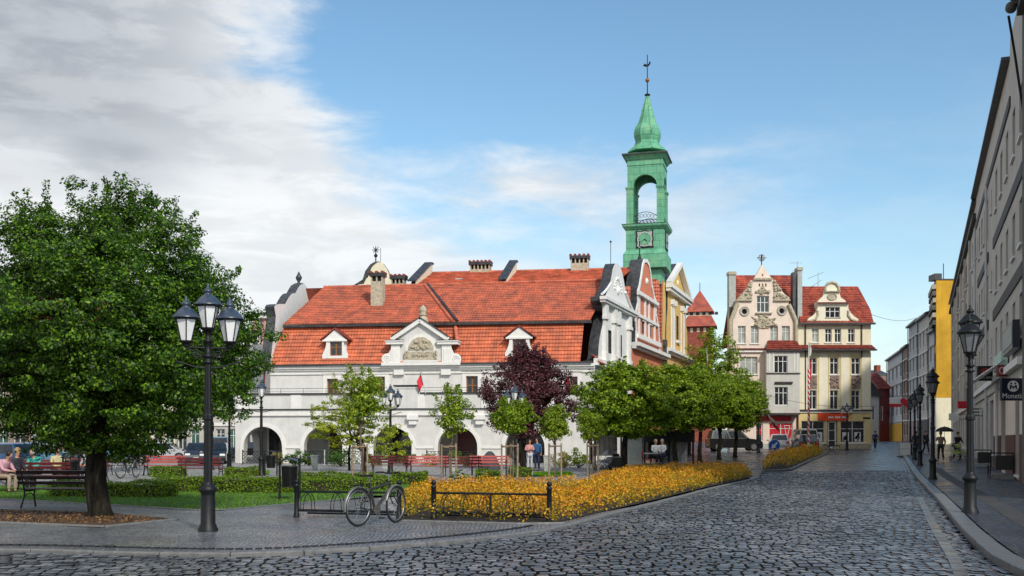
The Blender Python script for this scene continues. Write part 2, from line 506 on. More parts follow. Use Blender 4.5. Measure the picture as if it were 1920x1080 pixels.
M['wframe'] = mk('white_window_frame', (.72, .72, .70), .5, .05, 5, 0)
M['wood_frame'] = mk('brown_wooden_frame', (.30, .12, .035), .5, .2, 6, .1)
M['bark'] = mk('dark_bark', (.020, .016, .013), .9, .45, 6, 1.0, bscale=14)
M['bark'] = barkmat()
M['bark_lt'] = mk('light_brown_bark', (.17, .13, .095), .9, .3, 8, .8, bscale=20)
M['stake'] = mk('weathered_timber_stake', (.34, .25, .17), .8, .25, 9, .4)
M['slat_dark'] = mk('dark_stained_bench_slat', (.035, .018, .02), .3, .3, 5, .1, spec=.7)
M['slat_red'] = mk('red_painted_bench_slat', (.42, .065, .06), .35, .2, 5, .1)
M['slat_rd2'] = mk('dark_red_bench_slat', (.16, .028, .03), .35, .25, 5, .1)
M['kerb'] = mk('granite_kerb', (.17, .168, .165), .45, .2, 9, .4, bscale=60)
M['kerb_lt'] = mk('light_granite_kerb', (.14, .14, .142), .3, .15, 9, .4, bscale=60)
M['mulch'] = mk('leaf_litter_soil', (.10, .055, .03), .95, .5, 14, 1.0, bscale=40)
M['soil'] = mk('dark_soil', (.03, .022, .016), .95, .4, 9, 1.0)
M['grass_soil'] = mk('turf_base', (.045, .085, .012), .95, .35, 3, .6)
M['cobble'] = stonemat('wet_granite_cobble', (.045, .050, .060), (.095, .102, .118), (.19, .195, .21), (.06, .20), 1.0, 9)
M['cobble_lt'] = stonemat('pale_border_sett', (.08, .08, .08), (.12, .12, .12), (.17, .165, .16), (.15, .35))
M['sett_side'] = mk('dirty_sett_side', (.018, .018, .019), .9, .3, 8, .3, spec=.1)
M['joint'] = mk('dark_wet_joint_sand', (.012, .012, .013), .6, .3, 8, .5)
M['mosaic'] = settmat('small_sett_paving', (.12, .125, .14), (.29, .295, .315), (.03, .03, .03), .075, (.22, .45))
M['mosaic_dk'] = settmat('dark_sett_pavement', (.035, .042, .06), (.085, .095, .125), (.012, .012, .014), .10, (.18, .42))
M['mosaic_far'] = settmat('blue_grey_street_setts', (.05, .06, .08), (.11, .125, .155), (.02, .02, .025), .13, (.16, .38))
M['slab'] = settmat('pale_square_paving', (.30, .29, .28), (.42, .41, .40), (.12, .12, .12), .35, (.45, .65))
M['rock'] = mk('dark_boulder_rock', (.06, .065, .07), .7, .4, 3, 1.0, bscale=6)
M['canvas_black'] = mk('black_awning_canvas', (.012, .012, .014), .7, .2, 3, .1)
M['curtain'] = mk('white_curtain_cloth', (.62, .61, .60), .85, .12, 3, .2)
M['white'] = mk('white_paint', (.75, .75, .74), .5, .05, 3, 0)
M['red'] = mk('red_cloth', (.60, .02, .035), .7, .1, 3, 0)
M['red_sign'] = mk('red_sign_panel', (.55, .015, .03), .4, .1, 3, 0)
M['orange_sign'] = mk('orange_red_sign_panel', (.80, .075, .015), .4, .08, 3, 0)
M['navy'] = mk('navy_sign_panel', (.008, .012, .035), .35, .1, 3, 0)
M['black_panel'] = mk('black_sign_panel', (.008, .008, .009), .35, .1, 3, 0)
M['blue_sign'] = mk('blue_road_sign', (.01, .10, .42), .4, .05, 3, 0)
M['tyre'] = mk('black_rubber', (.012, .012, .012), .75, .2, 9, .1)
M['chrome'] = mk('bare_metal', (.55, .55, .56), .25, .1, 5, 0, metal=1.0)
M['mudguard'] = mk('dull_grey_mudguard', (.20, .20, .20), .4, .1, 5, 0, metal=.4)
M['alloy'] = mk('silver_wheel_metal', (.45, .45, .46), .3, .1, 5, 0, metal=.8)
M['bike_frame'] = mk('dark_bicycle_paint', (.03, .032, .03), .35, .2, 5, 0)
M['skin'] = mk('skin', (.50, .27, .18), .55, .08, 8, 0)
M['hair_dk'] = mk('dark_hair', (.02, .014, .01), .6, .3, 20, .1)
M['hair_bl'] = mk('fair_hair', (.42, .28, .13), .6, .3, 20, .1)
M['hair_gy'] = mk('grey_hair', (.30, .28, .26), .6, .3, 20, .1)
M['planter'] = mk('pale_concrete_planter', (.42, .45, .43), .8, .12, 4, .3, streak=.3)
M['leaf_big'] = leafmat('maple_leaf', [(.008, .026, .003), (.024, .070, .005), (.070, .165, .008), (.20, .36, .014)])
M['leaf_dark'] = leafmat('dark_leaf', [(.014, .045, .006), (.05, .13, .01), (.12, .23, .015)])
M['leaf_purple'] = leafmat('purple_leaf', [(.025, .009, .013), (.065, .018, .026), (.125, .035, .045), (.20, .075, .08)], .25)
M['leaf_round'] = leafmat('globe_maple_leaf', [(.035, .080, .004), (.12, .21, .008), (.24, .36, .012), (.38, .50, .02)])
M['leaf_sap'] = leafmat('young_tree_leaf', [(.06, .13, .01), (.21, .31, .015), (.40, .48, .03)])
M['leaf_yg'] = leafmat('yellow_green_leaf', [(.14, .24, .012), (.30, .38, .018), (.48, .46, .04)])
M['leaf_cream'] = leafmat('yellow_brown_leaf', [(.16, .18, .03), (.34, .30, .08), (.48, .44, .20)])
M['leaf_hedge'] = leafmat('hedge_leaf', [(.03, .08, .006), (.13, .23, .010), (.30, .42, .018)])
M['leaf_or'] = leafmat('orange_spirea_leaf', [(.40, .10, .012), (.70, .27, .012), (.84, .43, .018), (.80, .50, .03)], .3)
M['leaf_oy'] = leafmat('yellow_green_spirea_leaf', [(.10, .12, .010), (.38, .29, .012), (.64, .42, .025)], .3)
M['grass'] = leafmat('grass_blade', [(.06, .17, .006), (.12, .30, .008), (.20, .42, .015)], .3)
M['litter'] = leafmat('fallen_leaf', [(.07, .035, .015), (.20, .10, .04), (.36, .20, .08)], .1)

# ------------------------------------------------------------------ foliage
def unit(a): return a / np.maximum(1e-9, np.linalg.norm(a, axis=1, keepdims=True))
def leaf_quads(P, Nn, size, rng, aspect=.62, fold=.12):
    n = len(P); Nn = unit(Nn)
    t = rng.normal(size=(n, 3)); t -= Nn * (t * Nn).sum(1, keepdims=True); t = unit(t)
    b = np.cross(Nn, t); s = size.reshape(-1, 1)
    V = np.empty((n, 4, 3))
    V[:, 0] = P - t * s * .5
    V[:, 1] = P + b * s * .5 * aspect - Nn * s * fold + t * s * .05
    V[:, 2] = P + t * s * .5
    V[:, 3] = P - b * s * .5 * aspect - Nn * s * fold + t * s * .05
    return V.reshape(-1, 3)
def clump_leaves(c, rad, n, size, rng, up=.5, flat=.6):
    """Leaves gathered in a shell-heavy clump."""
    d = unit(rng.normal(size=(n, 3)))
    r = rng.uniform(.25, 1, (n, 1)) ** .5
    P = c + d * r * np.array([rad, rad, rad * flat])
    Nn = d * .6 + np.array([0, 0, up]) + rng.normal(size=(n, 3)) * .45
    return P, Nn, size * rng.uniform(.6, 1.25, n)
def crown_pts(c, rx, ry, rz, nclump, per, crad, leaf, seed, shape=None, inner=.25, up=.5, sprigs=0, flat=.6, gap=.0):
    """Crown = clumps spread through an ellipsoid; `shape(z01)` scales the radius by height."""
    rng = np.random.default_rng(seed)
    Ps, Ns, Ss, cl = [], [], [], []
    c = np.array(c)
    k = 0
    while k < nclump:
        d = unit(rng.normal(size=(1, 3)))[0]
        r = inner + (1 - inner) * rng.uniform() ** .55
        q = d * r
        z01 = (q[2] + 1) / 2
        w = shape(z01) if shape else 1
        # lumpy outline
        lump = 1 + .14 * math.sin(3 * math.atan2(d[1], d[0]) + seed) * math.cos(4 * d[2] + seed) + rng.normal() * .05
        pt = np.array([q[0] * rx * w * lump, q[1] * ry * w * lump, q[2] * rz * (1 if q[2] < 0 else lump)])
        if gap and math.sin(pt[0] * 2.1 + seed) * math.sin(pt[2] * 2.6 + pt[1] * 1.7 + seed) > 1 - gap: continue
        cr = crad * rng.uniform(.6, 1.3)
        p, n, s = clump_leaves(c + pt, cr, int(per * rng.uniform(.6, 1.3)), leaf, rng, up, flat)
        Ps.append(p); Ns.append(n + d * .5); Ss.append(s); cl.append(c + pt); k += 1
    for i in range(sprigs):             # loose twigs that stick out of the outline
        a = rng.uniform(0, 2 * math.pi); e = rng.uniform(.1, 1.35)
        d = np.array([math.cos(a) * math.cos(e), math.sin(a) * math.cos(e), math.sin(e)])
        w = shape((d[2] + 1) / 2) if shape else 1
        st = c + d * np.array([rx * w, ry * w, rz]) * .93
        dirn = d * .5 + np.array([0, 0, .7]) + rng.normal(size=3) * .3
        dirn /= np.linalg.norm(dirn)
        ln = rng.uniform(.25, .6) * (rx / 3.2) + .15
        for t in np.linspace(0, 1, 6):
            p, n, s = clump_leaves(st + dirn * ln * t, crad * .42 * (1.1 - .5 * t), max(4, int(per * .16)), leaf * .9, rng, up, 1)
            Ps.append(p); Ns.append(n); Ss.append(s)
    return np.vstack(Ps), np.vstack(Ns), np.concatenate(Ss), cl, rng
def build_crown(root, args, mat, name='crown', aspect=.62):
    P, Nn, S, cl, rng = crown_pts(**args)
    off = np.array(root.location)
    o = raw_mesh(name, leaf_quads(P, Nn, S, rng, aspect) , 4, [mat], parent=root)
    return o, cl
def limb(mb, a, b, r0, r1, rng, mat, k=5, wob=.12, n=7):
    a = np.array(a, float); b = np.array(b, float)
    L_ = np.linalg.norm(b - a)
    pts = []
    for i in range(k + 1):
        t = i / k
        p = a + (b - a) * t
        if 0 < i < k: p = p + rng.normal(size=3) * wob * L_ * .3
        p[2] += math.sin(t * math.pi) * L_ * .06
        pts.append(tuple(p))
    mb.tube(pts, [r0 + (r1 - r0) * i / k for i in range(k + 1)], n, mat)
def tree(name, label, X, Y, trunk_r, fork_z, args, leaf, bark, group=None, nlimb=14, lean=(0, 0), z0=None, cat='tree', sinuous=.05, flare=1.5):
    z0 = gz(X, Y) if z0 is None else z0
    root = empty(name, (X, Y, z0)); tag(root, label, cat, group)
    cr, cl = build_crown(root, args, leaf)
    rng = np.random.default_rng(args['seed'] + 5)
    mb = MB()
    c = np.array(args['c'])
    top = np.array([lean[0], lean[1], fork_z])
    pts = [(0, 0, -.05), (lean[0] * .05, lean[1] * .05, .12), (lean[0] * .3 + rng.normal() * sinuous, lean[1] * .3, fork_z * .4), (lean[0] * .7 + rng.normal() * sinuous, lean[1] * .7, fork_z * .75), tuple(top)]
    mb.tube(pts, [trunk_r * flare, trunk_r * (1 + flare) / 2.3, trunk_r, trunk_r * .9, trunk_r * .85], 14, bark)
    far = sorted(cl, key=lambda q: -np.linalg.norm(q - c))[:max(1, nlimb * 4)]
    rng.shuffle(far)
    pick = list(far[:nlimb])
    for q in pick:
        mid = top + (c - top) * rng.uniform(.15, .6) + rng.normal(size=3) * .1
        limb(mb, top - np.array([0, 0, trunk_r * .6]), mid, trunk_r * .5, trunk_r * .28, rng, bark)
        limb(mb, mid, q, trunk_r * .28, trunk_r * .05, rng, bark, wob=.2)
    # raw arrays are local to the root, so build without the offset
    for i, v in enumerate(mb.v): mb.v[i] = (v[0] + root.location.x, v[1] + root.location.y, v[2] + root.location.z)
    mb.build('trunk', root)
    return root

def hedge(label, pts, w, h, seed, leaf=.05, dens=900, mat=None, group=None, name='hedge', cat='hedge'):
    """Clipped hedge along a plan polyline."""
    rng = np.random.default_rng(seed)
    root = empty(name, (pts[0][0], pts[0][1], gz(*pts[0]))); tag(root, label, cat, group)
    Ps, Ns = [], []
    core = MB()
    for (x0, y0), (x1, y1) in zip(pts[:-1], pts[1:]):
        L_ = math.hypot(x1 - x0, y1 - y0); u = np.array([(x1 - x0) / L_, (y1 - y0) / L_, 0]); v = np.array([-u[1], u[0], 0])
        n = int(dens * L_ * (w + 2 * h))
        t = rng.uniform(0, L_, n); k = rng.uniform(0, w + 2 * h, n)
        side = np.where(k < h, -1, np.where(k < h + w, 0, 1))
        off = np.where(side == -1, -w / 2, np.where(side == 0, k - h - w / 2, w / 2))
        zz = np.where(side == 0, h, np.where(side == -1, k, k - h - w))
        bul = .035 * np.sin(t * 2.3 + seed) + .03 * np.sin(t * 5.1 + 1) + .025 * np.sin(off * 9 + t * 3.1)
        P = np.array([x0, y0, 0]) + u * t[:, None] + v * (off + np.where(side == 0, 0, side * bul))[:, None]
        P[:, 2] += zz + np.where(side == 0, bul, 0)
        Nn = np.where(side[:, None] == 0, np.array([0, 0, 1.0]), v * side[:, None]) + rng.normal(size=(n, 3)) * .55 + np.array([0, 0, .3])
        P += rng.normal(size=(n, 3)) * .025
        Ps.append(P); Ns.append(Nn)
        fr = Fr((x0, y0), (x1 - x0, y1 - y0))
        core.box(fr, .05, L_ - .05, -w / 2 + .06, w / 2 - .06, 0, h - .06, M['soil'])  # solid dark box fills the hedge, giving its inner shade by colour
    # end caps
    for (x, y), (xb, yb) in ((pts[0], pts[1]), (pts[-1], pts[-2])):
        L_ = math.hypot(x - xb, y - yb); d = np.array([(x - xb) / L_, (y - yb) / L_, 0]); v = np.array([-d[1], d[0], 0])
        n = int(dens * w * h)
        P = np.array([x, y, 0]) + v * rng.uniform(-w / 2, w / 2, n)[:, None]; P[:, 2] += rng.uniform(0, h, n)
        P += rng.normal(size=(n, 3)) * .025
        Ps.append(P); Ns.append(d + rng.normal(size=(n, 3)) * .5)
    P = np.vstack(Ps); Nn = np.vstack(Ns)
    V = leaf_quads(P, Nn, leaf * rng.uniform(.6, 1.3, len(P)), rng)
    V -= np.array([pts[0][0], pts[0][1], 0])
    raw_mesh('foliage', V, 4, [mat or M['leaf_hedge']], parent=root)
    for i, q in enumerate(core.v): core.v[i] = (q[0], q[1], q[2] + root.location.z)
    core.build('dark_core', root)
    return root

def bush(name, label, X, Y, rx, rz, seed, mat, leaf=.07, n=22, per=60, group=None, cat='shrub', z0=None):
    root = empty(name, (X, Y, gz(X, Y) if z0 is None else z0)); tag(root, label, cat, group)
    _, cl = build_crown(root, dict(c=(0, 0, rz * .9), rx=rx, ry=rx, rz=rz * .85, nclump=n, per=per, crad=rx * .33, leaf=leaf, seed=seed), mat, 'foliage')
    mb = MB(); rng = np.random.default_rng(seed)
    X0 = np.array(root.location)
    for q in cl[:9]: limb(mb, X0 + np.array([0, 0, -.02]), X0 + q, .02, .006, rng, M['bark'], k=3, n=5)
    mb.build('stem', root)
    return root

# ------------------------------------------------------------------ street lamps
def lantern_parts(root, x, y, z, pane, metal, s=1.0, rotj=0.0):
    """Six-sided tapered lantern standing at height z on its ring."""
    n = 6
    def ring(r, zz): return [(x + r * s * math.cos(2 * math.pi * j / n + rotj), y + r * s * math.sin(2 * math.pi * j / n + rotj), z + zz * s) for j in range(n)]
    lo, hi = ring(.105, .04), ring(.20, .43)
    mb = MB()
    for j in range(n):
        mb.tube([lo[j], hi[j]], .011 * s, 5, metal)
    mb.lathe((x, y, z), [(.05 * s, -.07 * s), (.07 * s, -.04 * s), (.06 * s, 0), (.12 * s, .01 * s), (.12 * s, .045 * s)], 12, metal)
    mb.lathe((x, y, z), [(.205 * s, .42 * s), (.235 * s, .43 * s), (.235 * s, .455 * s), (.20 * s, .47 * s)], 6, metal, False, rotj)
    lan = mb.build('lantern_frame', root)
    mb = MB()
    lo, hi = ring(.10, .045), ring(.193, .425)
    mb.add(lo + hi, [(j, (j + 1) % n, n + (j + 1) % n, n + j) for j in range(n)], pane)
    mb.add(lo, [tuple(range(n))], pane)
    mb.build('lantern_glass', lan)
    mb = MB()
    mb.lathe((x, y, z), [(r * s, q * s) for r, q in [(.262, .455), (.258, .475), (.215, .515), (.165, .575), (.12, .62), (.065, .65), (.06, .68), (.085, .70), (.085, .72), (.045, .76), (.02, .80), (.028, .825), (.008, .86)]], 12, M['iron_blue'] if pane is M['lantern'] else metal)
    mb.build('lantern_roof', lan)
    return lan
def lamp_proto(H=4.42, pane=None, arms=True, baskets=True, label='', metal=None, single=False, name='street_lamp', ns=2):
    pane = pane or M['lantern']; metal = metal or M['iron']
    root = empty(name); tag(root, label, 'street lamp')
    top = H - .86
    mb = MB()
    mb.lathe((0, 0, 0), [(.17, -.05), (.17, .04), (.15, .07), (.145, .10), (.125, .13), (.118, .60), (.118, .66), (.15, .69), (.155, .73), (.13, .77), (.10, .80), (.082, .84)], 18, metal)
    mb.build('base', root)
    mb = MB()
    # fluted shaft
    P = []; n = 20
    zs = [(.84, .078), (1.9, .068), (1.92, .09), (1.98, .092), (2.02, .066), (top - .55, .056)]
    for z, r in zs:
        for j in range(n):
            rr = r * (1 if j % 2 else .90)
            a = 2 * math.pi * j / n
            P.append((rr * math.cos(a), rr * math.sin(a), z))
    mb.add(P, [(i * n + j, i * n + (j + 1) % n, (i + 1) * n + (j + 1) % n, (i + 1) * n + j) for i in range(len(zs) - 1) for j in range(n)], metal)
    z = top - .55
    mb.lathe((0, 0, 0), [(.056, z), (.085, z + .01), (.085, z + .04), (.06, z + .06), (.06, z + .10), (.09, z + .12), (.09, z + .15), (.055, z + .17), (.05, z + .36), (.075, z + .38), (.075, z + .41), (.045, z + .43), (.04, top - .03), (.08, top)], 14, metal)
    mb.build('pole', root)
    lantern_parts(root, 0, 0, top + .03, pane, metal, .94, rotj=.3)
    if not single:
        for sg in ((-1, 1) if ns == 2 else (1,)):
            mb = MB(); za = top - .30
            mb.tube([(sg * .03, 0, za + .02), (sg * .20, 0, za + .03), (sg * .32, 0, za + .03), (sg * .36, 0, za + .06)], .018, 7, metal)
            pts = []
            for i in range(22):           # scroll under the arm
                t = i / 21; a = math.pi * (1.0 + 2.6 * t); r = .085 * (1 - .72 * t)
                pts.append((sg * (.17 - r * math.cos(a) * 1.1), 0, za - .075 + r * math.sin(a) * .9))
            mb.tube(pts, .011, 6, metal)
            mb.tube([(sg * .05, 0, za - .16), (sg * .14, 0, za - .10), (sg * .26, 0, za - .02), (sg * .38, 0, za + .02)], .012, 6, metal)
            mb.build('arm', root)
            lantern_parts(root, sg * .36, 0, za + .10, pane, metal, .94, rotj=.1 if sg > 0 else .6)
    if baskets:
        for sg in (-1, 1):
            mb = MB(); zb = top - .62
            mb.tube([(sg * .04, 0, zb), (sg * .20, 0, zb + .01), (sg * .38, 0, zb + .07), (sg * .50, 0, zb + .10)], .015, 7, M['iron2'])
            mb.ball((sg * .51, 0, zb + .10), .025, M['iron2'], 8, 6)
            mb.build('bracket', root)
    return root

# ------------------------------------------------------------------ benches, bins, racks
def bench_proto(slat, name='park_bench', n=1.75, back=3, iron=None):
    """Cast-iron sided bench facing -y; n = length."""
    iron = iron or M['iron']
    root = empty(name)
    w = n / 2
    mb = MB()
    for i in range(4):
        d = -.20 + i * .115
        mb.box(WF, -w, w, d, d + .095, .415 + .004 * abs(i - 1.5), .445 + .004 * abs(i - 1.5), slat)
    mb.build('seat', root, .006, 1)
    mb = MB()
    for i in range(back):
        z = .54 + i * .125; d = .27 + i * .035
        P = [(-w, d, z), (w, d, z), (w, d + .025, z + .078), (-w, d + .025, z + .078)]
        Q = [(x, y + .028, zz - .004) for x, y, zz in P]
        mb.add(P + Q, [(0, 1, 2, 3), (7, 6, 5, 4), (0, 4, 5, 1), (1, 5, 6, 2), (2, 6, 7, 3), (3, 7, 4, 0)], slat)
    mb.build('backrest', root)
    for sg in (-1, 1):
        x = sg * (w - .12); mb = MB()
        mb.tube([(x, -.27, 0), (x, -.235, .12), (x, -.20, .25), (x, -.22, .40)], [.022, .018, .02, .02], 7, iron)
        mb.tube([(x, .38, 0), (x, .30, .14), (x, .22, .28), (x, .23, .42), (x, .29, .60), (x, .39, .92)], [.022, .018, .02, .022, .018, .016], 7, iron)
        mb.tube([(x, -.235, .39), (x, 0, .38), (x, .23, .40)], .02, 7, iron)
        mb.tube([(x, .31, .66), (x, .15, .68), (x, -.05, .64), (x, -.20, .66), (x, -.28, .62), (x, -.27, .55), (x, -.22, .55)], .017, 7, iron)
        mb.tube([(x, -.22, .42), (x, -.25, .50), (x, -.22, .62)], .015, 7, iron)
        mb.tube([(x, -.20, .25), (x, -.05, .33), (x, .10, .31), (x, .22, .27)], .013, 6, iron)
        mb.build('bench_leg', root)
    return root
def bin_proto(name='litter_bin', hood=True):
    root = empty(name)
    mb = MB()
    for sg in (-1, 1):
        mb.cyl((sg * .26, 0, -.03), (sg * .26, 0, 1.02 if hood else .95), .032, n=10, m=M['iron'])
        mb.ball((sg * .26, 0, 1.06 if hood else .99), .045, M['iron'], 10, 6)
    mb.build('post', root)
    mb = MB()
    n = 22
    for j in range(n):
        a = 2 * math.pi * j / n
        x, y = .20 * math.cos(a), .20 * math.sin(a)
        mb.tube([(x * .88, y * .88, .34), (x, y, .86)], .013, 5, M['iron'])
    mb.lathe((0, 0, 0), [(.19, .84), (.215, .845), (.215, .88), (.19, .885)], 20, M['iron'])
    mb.lathe((0, 0, 0), [(.16, .33), (.185, .33), (.185, .36), (.16, .36)], 20, M['iron'])
    mb.lathe((0, 0, 0), [(.15, .35), (.165, .83)], 18, M['black_panel'])
    mb.build('basket', root)
    if hood:
        mb = MB()
        P = []; m = 12
        for i in range(m + 1):
            t = -1 + 2 * i / m
            for y, dz in ((-.2, 0), (.2, 0), (.2, .02), (-.2, .02)):
                P.append((t * .27, y, .98 + .09 * math.cos(t * math.pi / 2) + dz))
        mb.add(P, [(i * 4 + j, i * 4 + (j + 1) % 4, (i + 1) * 4 + (j + 1) % 4, (i + 1) * 4 + j) for i in range(m) for j in range(4)], M['iron_blue'])
        mb.build('hood', root)
    return root
def rack(name, label, ax, ay, bx, by, hoops, mid=False):
    f = Fr((ax, ay), (bx - ax, by - ay)); L_ = math.hypot(bx - ax, by - ay)
    root = empty(name, (ax, ay, .06)); tag(root, label, 'bike rack')
    ff = Fr((ax, ay), (bx - ax, by - ay), z=.06)
    I = M['iron2']
    for s in (0, L_):
        mb = MB(); c = ff.p(s, 0, 0)
        mb.lathe(c, [(.06, -.05), (.06, .05), (.048, .07), (.048, .60), (.058, .61), (.058, .63), (.03, .65), (.03, .66)], 14, I)
        mb.ball((c[0], c[1], c[2] + .70), .052, I, 12, 8)
        mb.build('post', root)
    mb = MB()
    mb.cyl(ff.p(0, 0, .50), ff.p(L_, 0, .50), .022, n=8, m=I)
    mb.cyl(ff.p(0, 0, .12), ff.p(L_, 0, .12), .026, n=8, m=I)
    mb.cyl(ff.p(0, .5, .03), ff.p(L_, .5, .03), .02, n=8, m=I)
    if mid: mb.cyl(ff.p(L_ / 2, 0, .02), ff.p(L_ / 2, 0, .5), .022, n=8, m=I)
    mb.build('rail', root)
    for h in hoops:
        mb = MB()
        for dx in (-.035, .035):
            pts = []
            for i in range(15):
                a = math.pi * (-.12 + 1.0 * i / 14)
                pts.append(ff.p(h * L_ + dx, -.02 + .27 - .27 * math.cos(a) - .02, .14 + .32 * math.sin(a)))
            mb.tube([ff.p(h * L_ + dx, 0, .12)] + pts[2:] + [ff.p(h * L_ + dx, .5, .03)], .008, 5, I)
        mb.build('hoop', root)
    return root

# ------------------------------------------------------------------ bicycle (local: wheels along x, front at +x)
def bicycle(label, loc, rz, steer=.0, frame=None, name='bicycle', full=True):
    frame = frame or M['bike_frame']
    root = empty(name); tag(root, label, 'bicycle')
    Rw = .345; wb = 1.04
    def wheel(cx, st, nm):
        mb = MB()
        ca, sa = math.cos(st), math.sin(st)
        def P(r, a, off=0): 
            lx = r * math.cos(a)
            return (cx + lx * ca - off * sa, lx * sa + off * ca, Rw + r * math.sin(a))
        N_ = 40
        mb.tube([P(Rw - .016, 2 * math.pi * i / N_) for i in range(N_)], .021, 7, M['tyre'], True)
        ty = mb.build(nm, root)
        mb = MB()
        mb.tube([P(Rw - .044, 2 * math.pi * i / N_) for i in range(N_)], .009, 6, M['alloy'], True)
        mb.build('rim', ty)
        mb = MB()
        for i in range(28 if full else 14):
            a = 2 * math.pi * i / (28 if full else 14)
            mb.tube([P(.02, a + .7, .03 * (-1) ** i), P(Rw - .045, a)], .0016, 3, M['chrome'])
        mb.cyl(P(0, 0, -.05), P(0, 0, .05), .022, n=8, m=M['chrome'])
        mb.build('spokes', ty)
        mb = MB()                       # mudguard
        a0, a1 = (R(20), R(190)) if nm == 'rear_wheel' else (R(35), R(165))
        K = 18; V = []
        for i in range(K + 1):
            a = a0 + (a1 - a0) * i / K
            for off, dr in ((-.03, .005), (-.018, .022), (.018, .022), (.03, .005)):
                V.append(P(Rw + .012 + dr, a, off))
        mb.add(V, [(i * 4 + j, i * 4 + j + 1, (i + 1) * 4 + j + 1, (i + 1) * 4 + j) for i in range(K) for j in range(3)], M['mudguard'], True)
        mb.build('mudguard', root)
        return P
    wheel(0, 0, 'rear_wheel'); Pf = wheel(wb, steer, 'front_wheel')
    bb = (.44, 0, .28); st = (.30, 0, .78); hd0 = (.88, 0, .60); hd1 = (.84, 0, .80)
    mb = MB()
    mb.tube([bb, st], .024, 8, frame)
    mb.tube([hd0, hd1], .020, 8, frame)
    mb.tube([bb, (hd0[0] - .005, 0, hd0[2] + .04)], .032, 8, frame)
    mb.tube([(.34, 0, .66), (hd1[0] - .005, 0, hd1[2] - .05)], .026, 8, frame)
    for y in (-.05, .05):
        mb.tube([(0, y, Rw), (.22, y * .8, .30), bb], .010, 6, frame)
        mb.tube([(0, y, Rw), (.33, y * .4, .70)], .012, 6, frame)
    mb.build('frame', root)
    mb = MB()
    mb.tube([hd0, (hd0[0] + .02, 0, .52)], .02, 8, frame)
    for y in (-.055, .055):
        mb.tube([(hd0[0] + .02, y, .58), (hd0[0] + .05, y, .50), Pf(0, 0, y)], .012, 7, frame)
    mb.tube([hd1, (.83, 0, .93)], .014, 7, M['chrome'])
    mb.build('fork', root)
    mb = MB()
    mb.tube([(.80, -.29, .95), (.86, -.18, .96), (.85, 0, .93), (.86, .18, .96), (.80, .29, .95)], .016, 7, M['tyre'])
    for y in (-1, 1):
        mb.tube([(.845, y * .21, .958), (.80, y * .30, .95)], .018, 7, M['tyre'])
        mb.tube([(.87, y * .17, .95), (.89, y * .24, .93)], .006, 5, M['iron'])
    mb.build('handlebar', root)
    mb = MB()
    mb.tube([st, (.275, 0, .90)], .013, 7, M['chrome'])
    P = [(.12, -.085), (.16, -.095), (.25, -.06), (.38, -.02), (.41, 0), (.38, .02), (.25, .06), (.16, .095), (.12, .085)]
    mb.prism(Fr((0, 0), (1, 0)), [(0, 0), (.001, 0), (0, .001)], 0, .001, M['tyre'])
    V = [(x, y, .93) for x, y in P] + [(x * .98 + .003, y * .8, .895) for x, y in P]
    n = len(P)
    mb.add(V, [tuple(range(n)), tuple(range(2 * n - 1, n - 1, -1))] + [(j, (j + 1) % n, n + (j + 1) % n, n + j) for j in range(n)], M['tyre'])
    mb.build('saddle', root)
    mb = MB()
    mb.cyl((.44, -.06, .28), (.44, -.066, .28), .09, n=20, m=M['chrome'])
    mb.tube([(.44, -.07, .28), (.50, -.085, .13)], .010, 6, M['chrome']); mb.tube([(.44, .07, .28), (.38, .085, .43)], .010, 6, M['chrome'])
    mb.box(WF, .46, .55, -.15, -.08, .115, .14, M['tyre']); mb.box(WF, .33, .42, .08, .15, .42, .445, M['tyre'])
    mb.build('crankset', root)
    if full:
        mb = MB()                       # luggage rack
        for y in (-.06, .06):
            mb.tube([(.20, y, .76), (-.18, y, .74)], .006, 5, M['iron']); mb.tube([(0, y, Rw), (-.08, y, .74)], .005, 5, M['iron'])
        for i in range(4): mb.tube([(.15 - i * .1, -.06, .755), (.15 - i * .1, .06, .755)], .005, 5, M['iron'])
        mb.build('luggage_rack', root)
    root.location = loc; root.rotation_euler = (0, 0, rz)
    return root

# ------------------------------------------------------------------ people
def skin_mesh(name, chains, mat, parent, sub=1):
    """chains: lists of (x,y,z,rx[,ry]); points with equal position are shared. One root per island."""
    pts, rad, edges = [], [], []
    idx = {}
    roots = []
    for ch in chains:
        prev = None
        for q in ch:
            k = (round(q[0], 4), round(q[1], 4), round(q[2], 4))
            if k not in idx:
                idx[k] = len(pts); pts.append(q[:3]); rad.append((q[3], q[4] if len(q) > 4 else q[3]))
                if prev is None: roots.append(idx[k])
            i = idx[k]
            if prev is not None and prev != i: edges.append((prev, i))
            prev = i
    me = bpy.data.meshes.new(name); me.from_pydata(pts, edges, []); me.update()
    me.materials.append(mat)
    o = bpy.data.objects.new(name, me); C.objects.link(o)
    if parent: o.parent = parent
    md = o.modifiers.new('skin', 'SKIN'); md.use_smooth_shade = True
    for i, r in enumerate(rad):
        sv = me.skin_vertices[0].data[i]; sv.radius = r; sv.use_root = False
    for r in roots: me.skin_vertices[0].data[r].use_root = True
    s = o.modifiers.new('sub', 'SUBSURF'); s.levels = sub; s.render_levels = sub
    return o
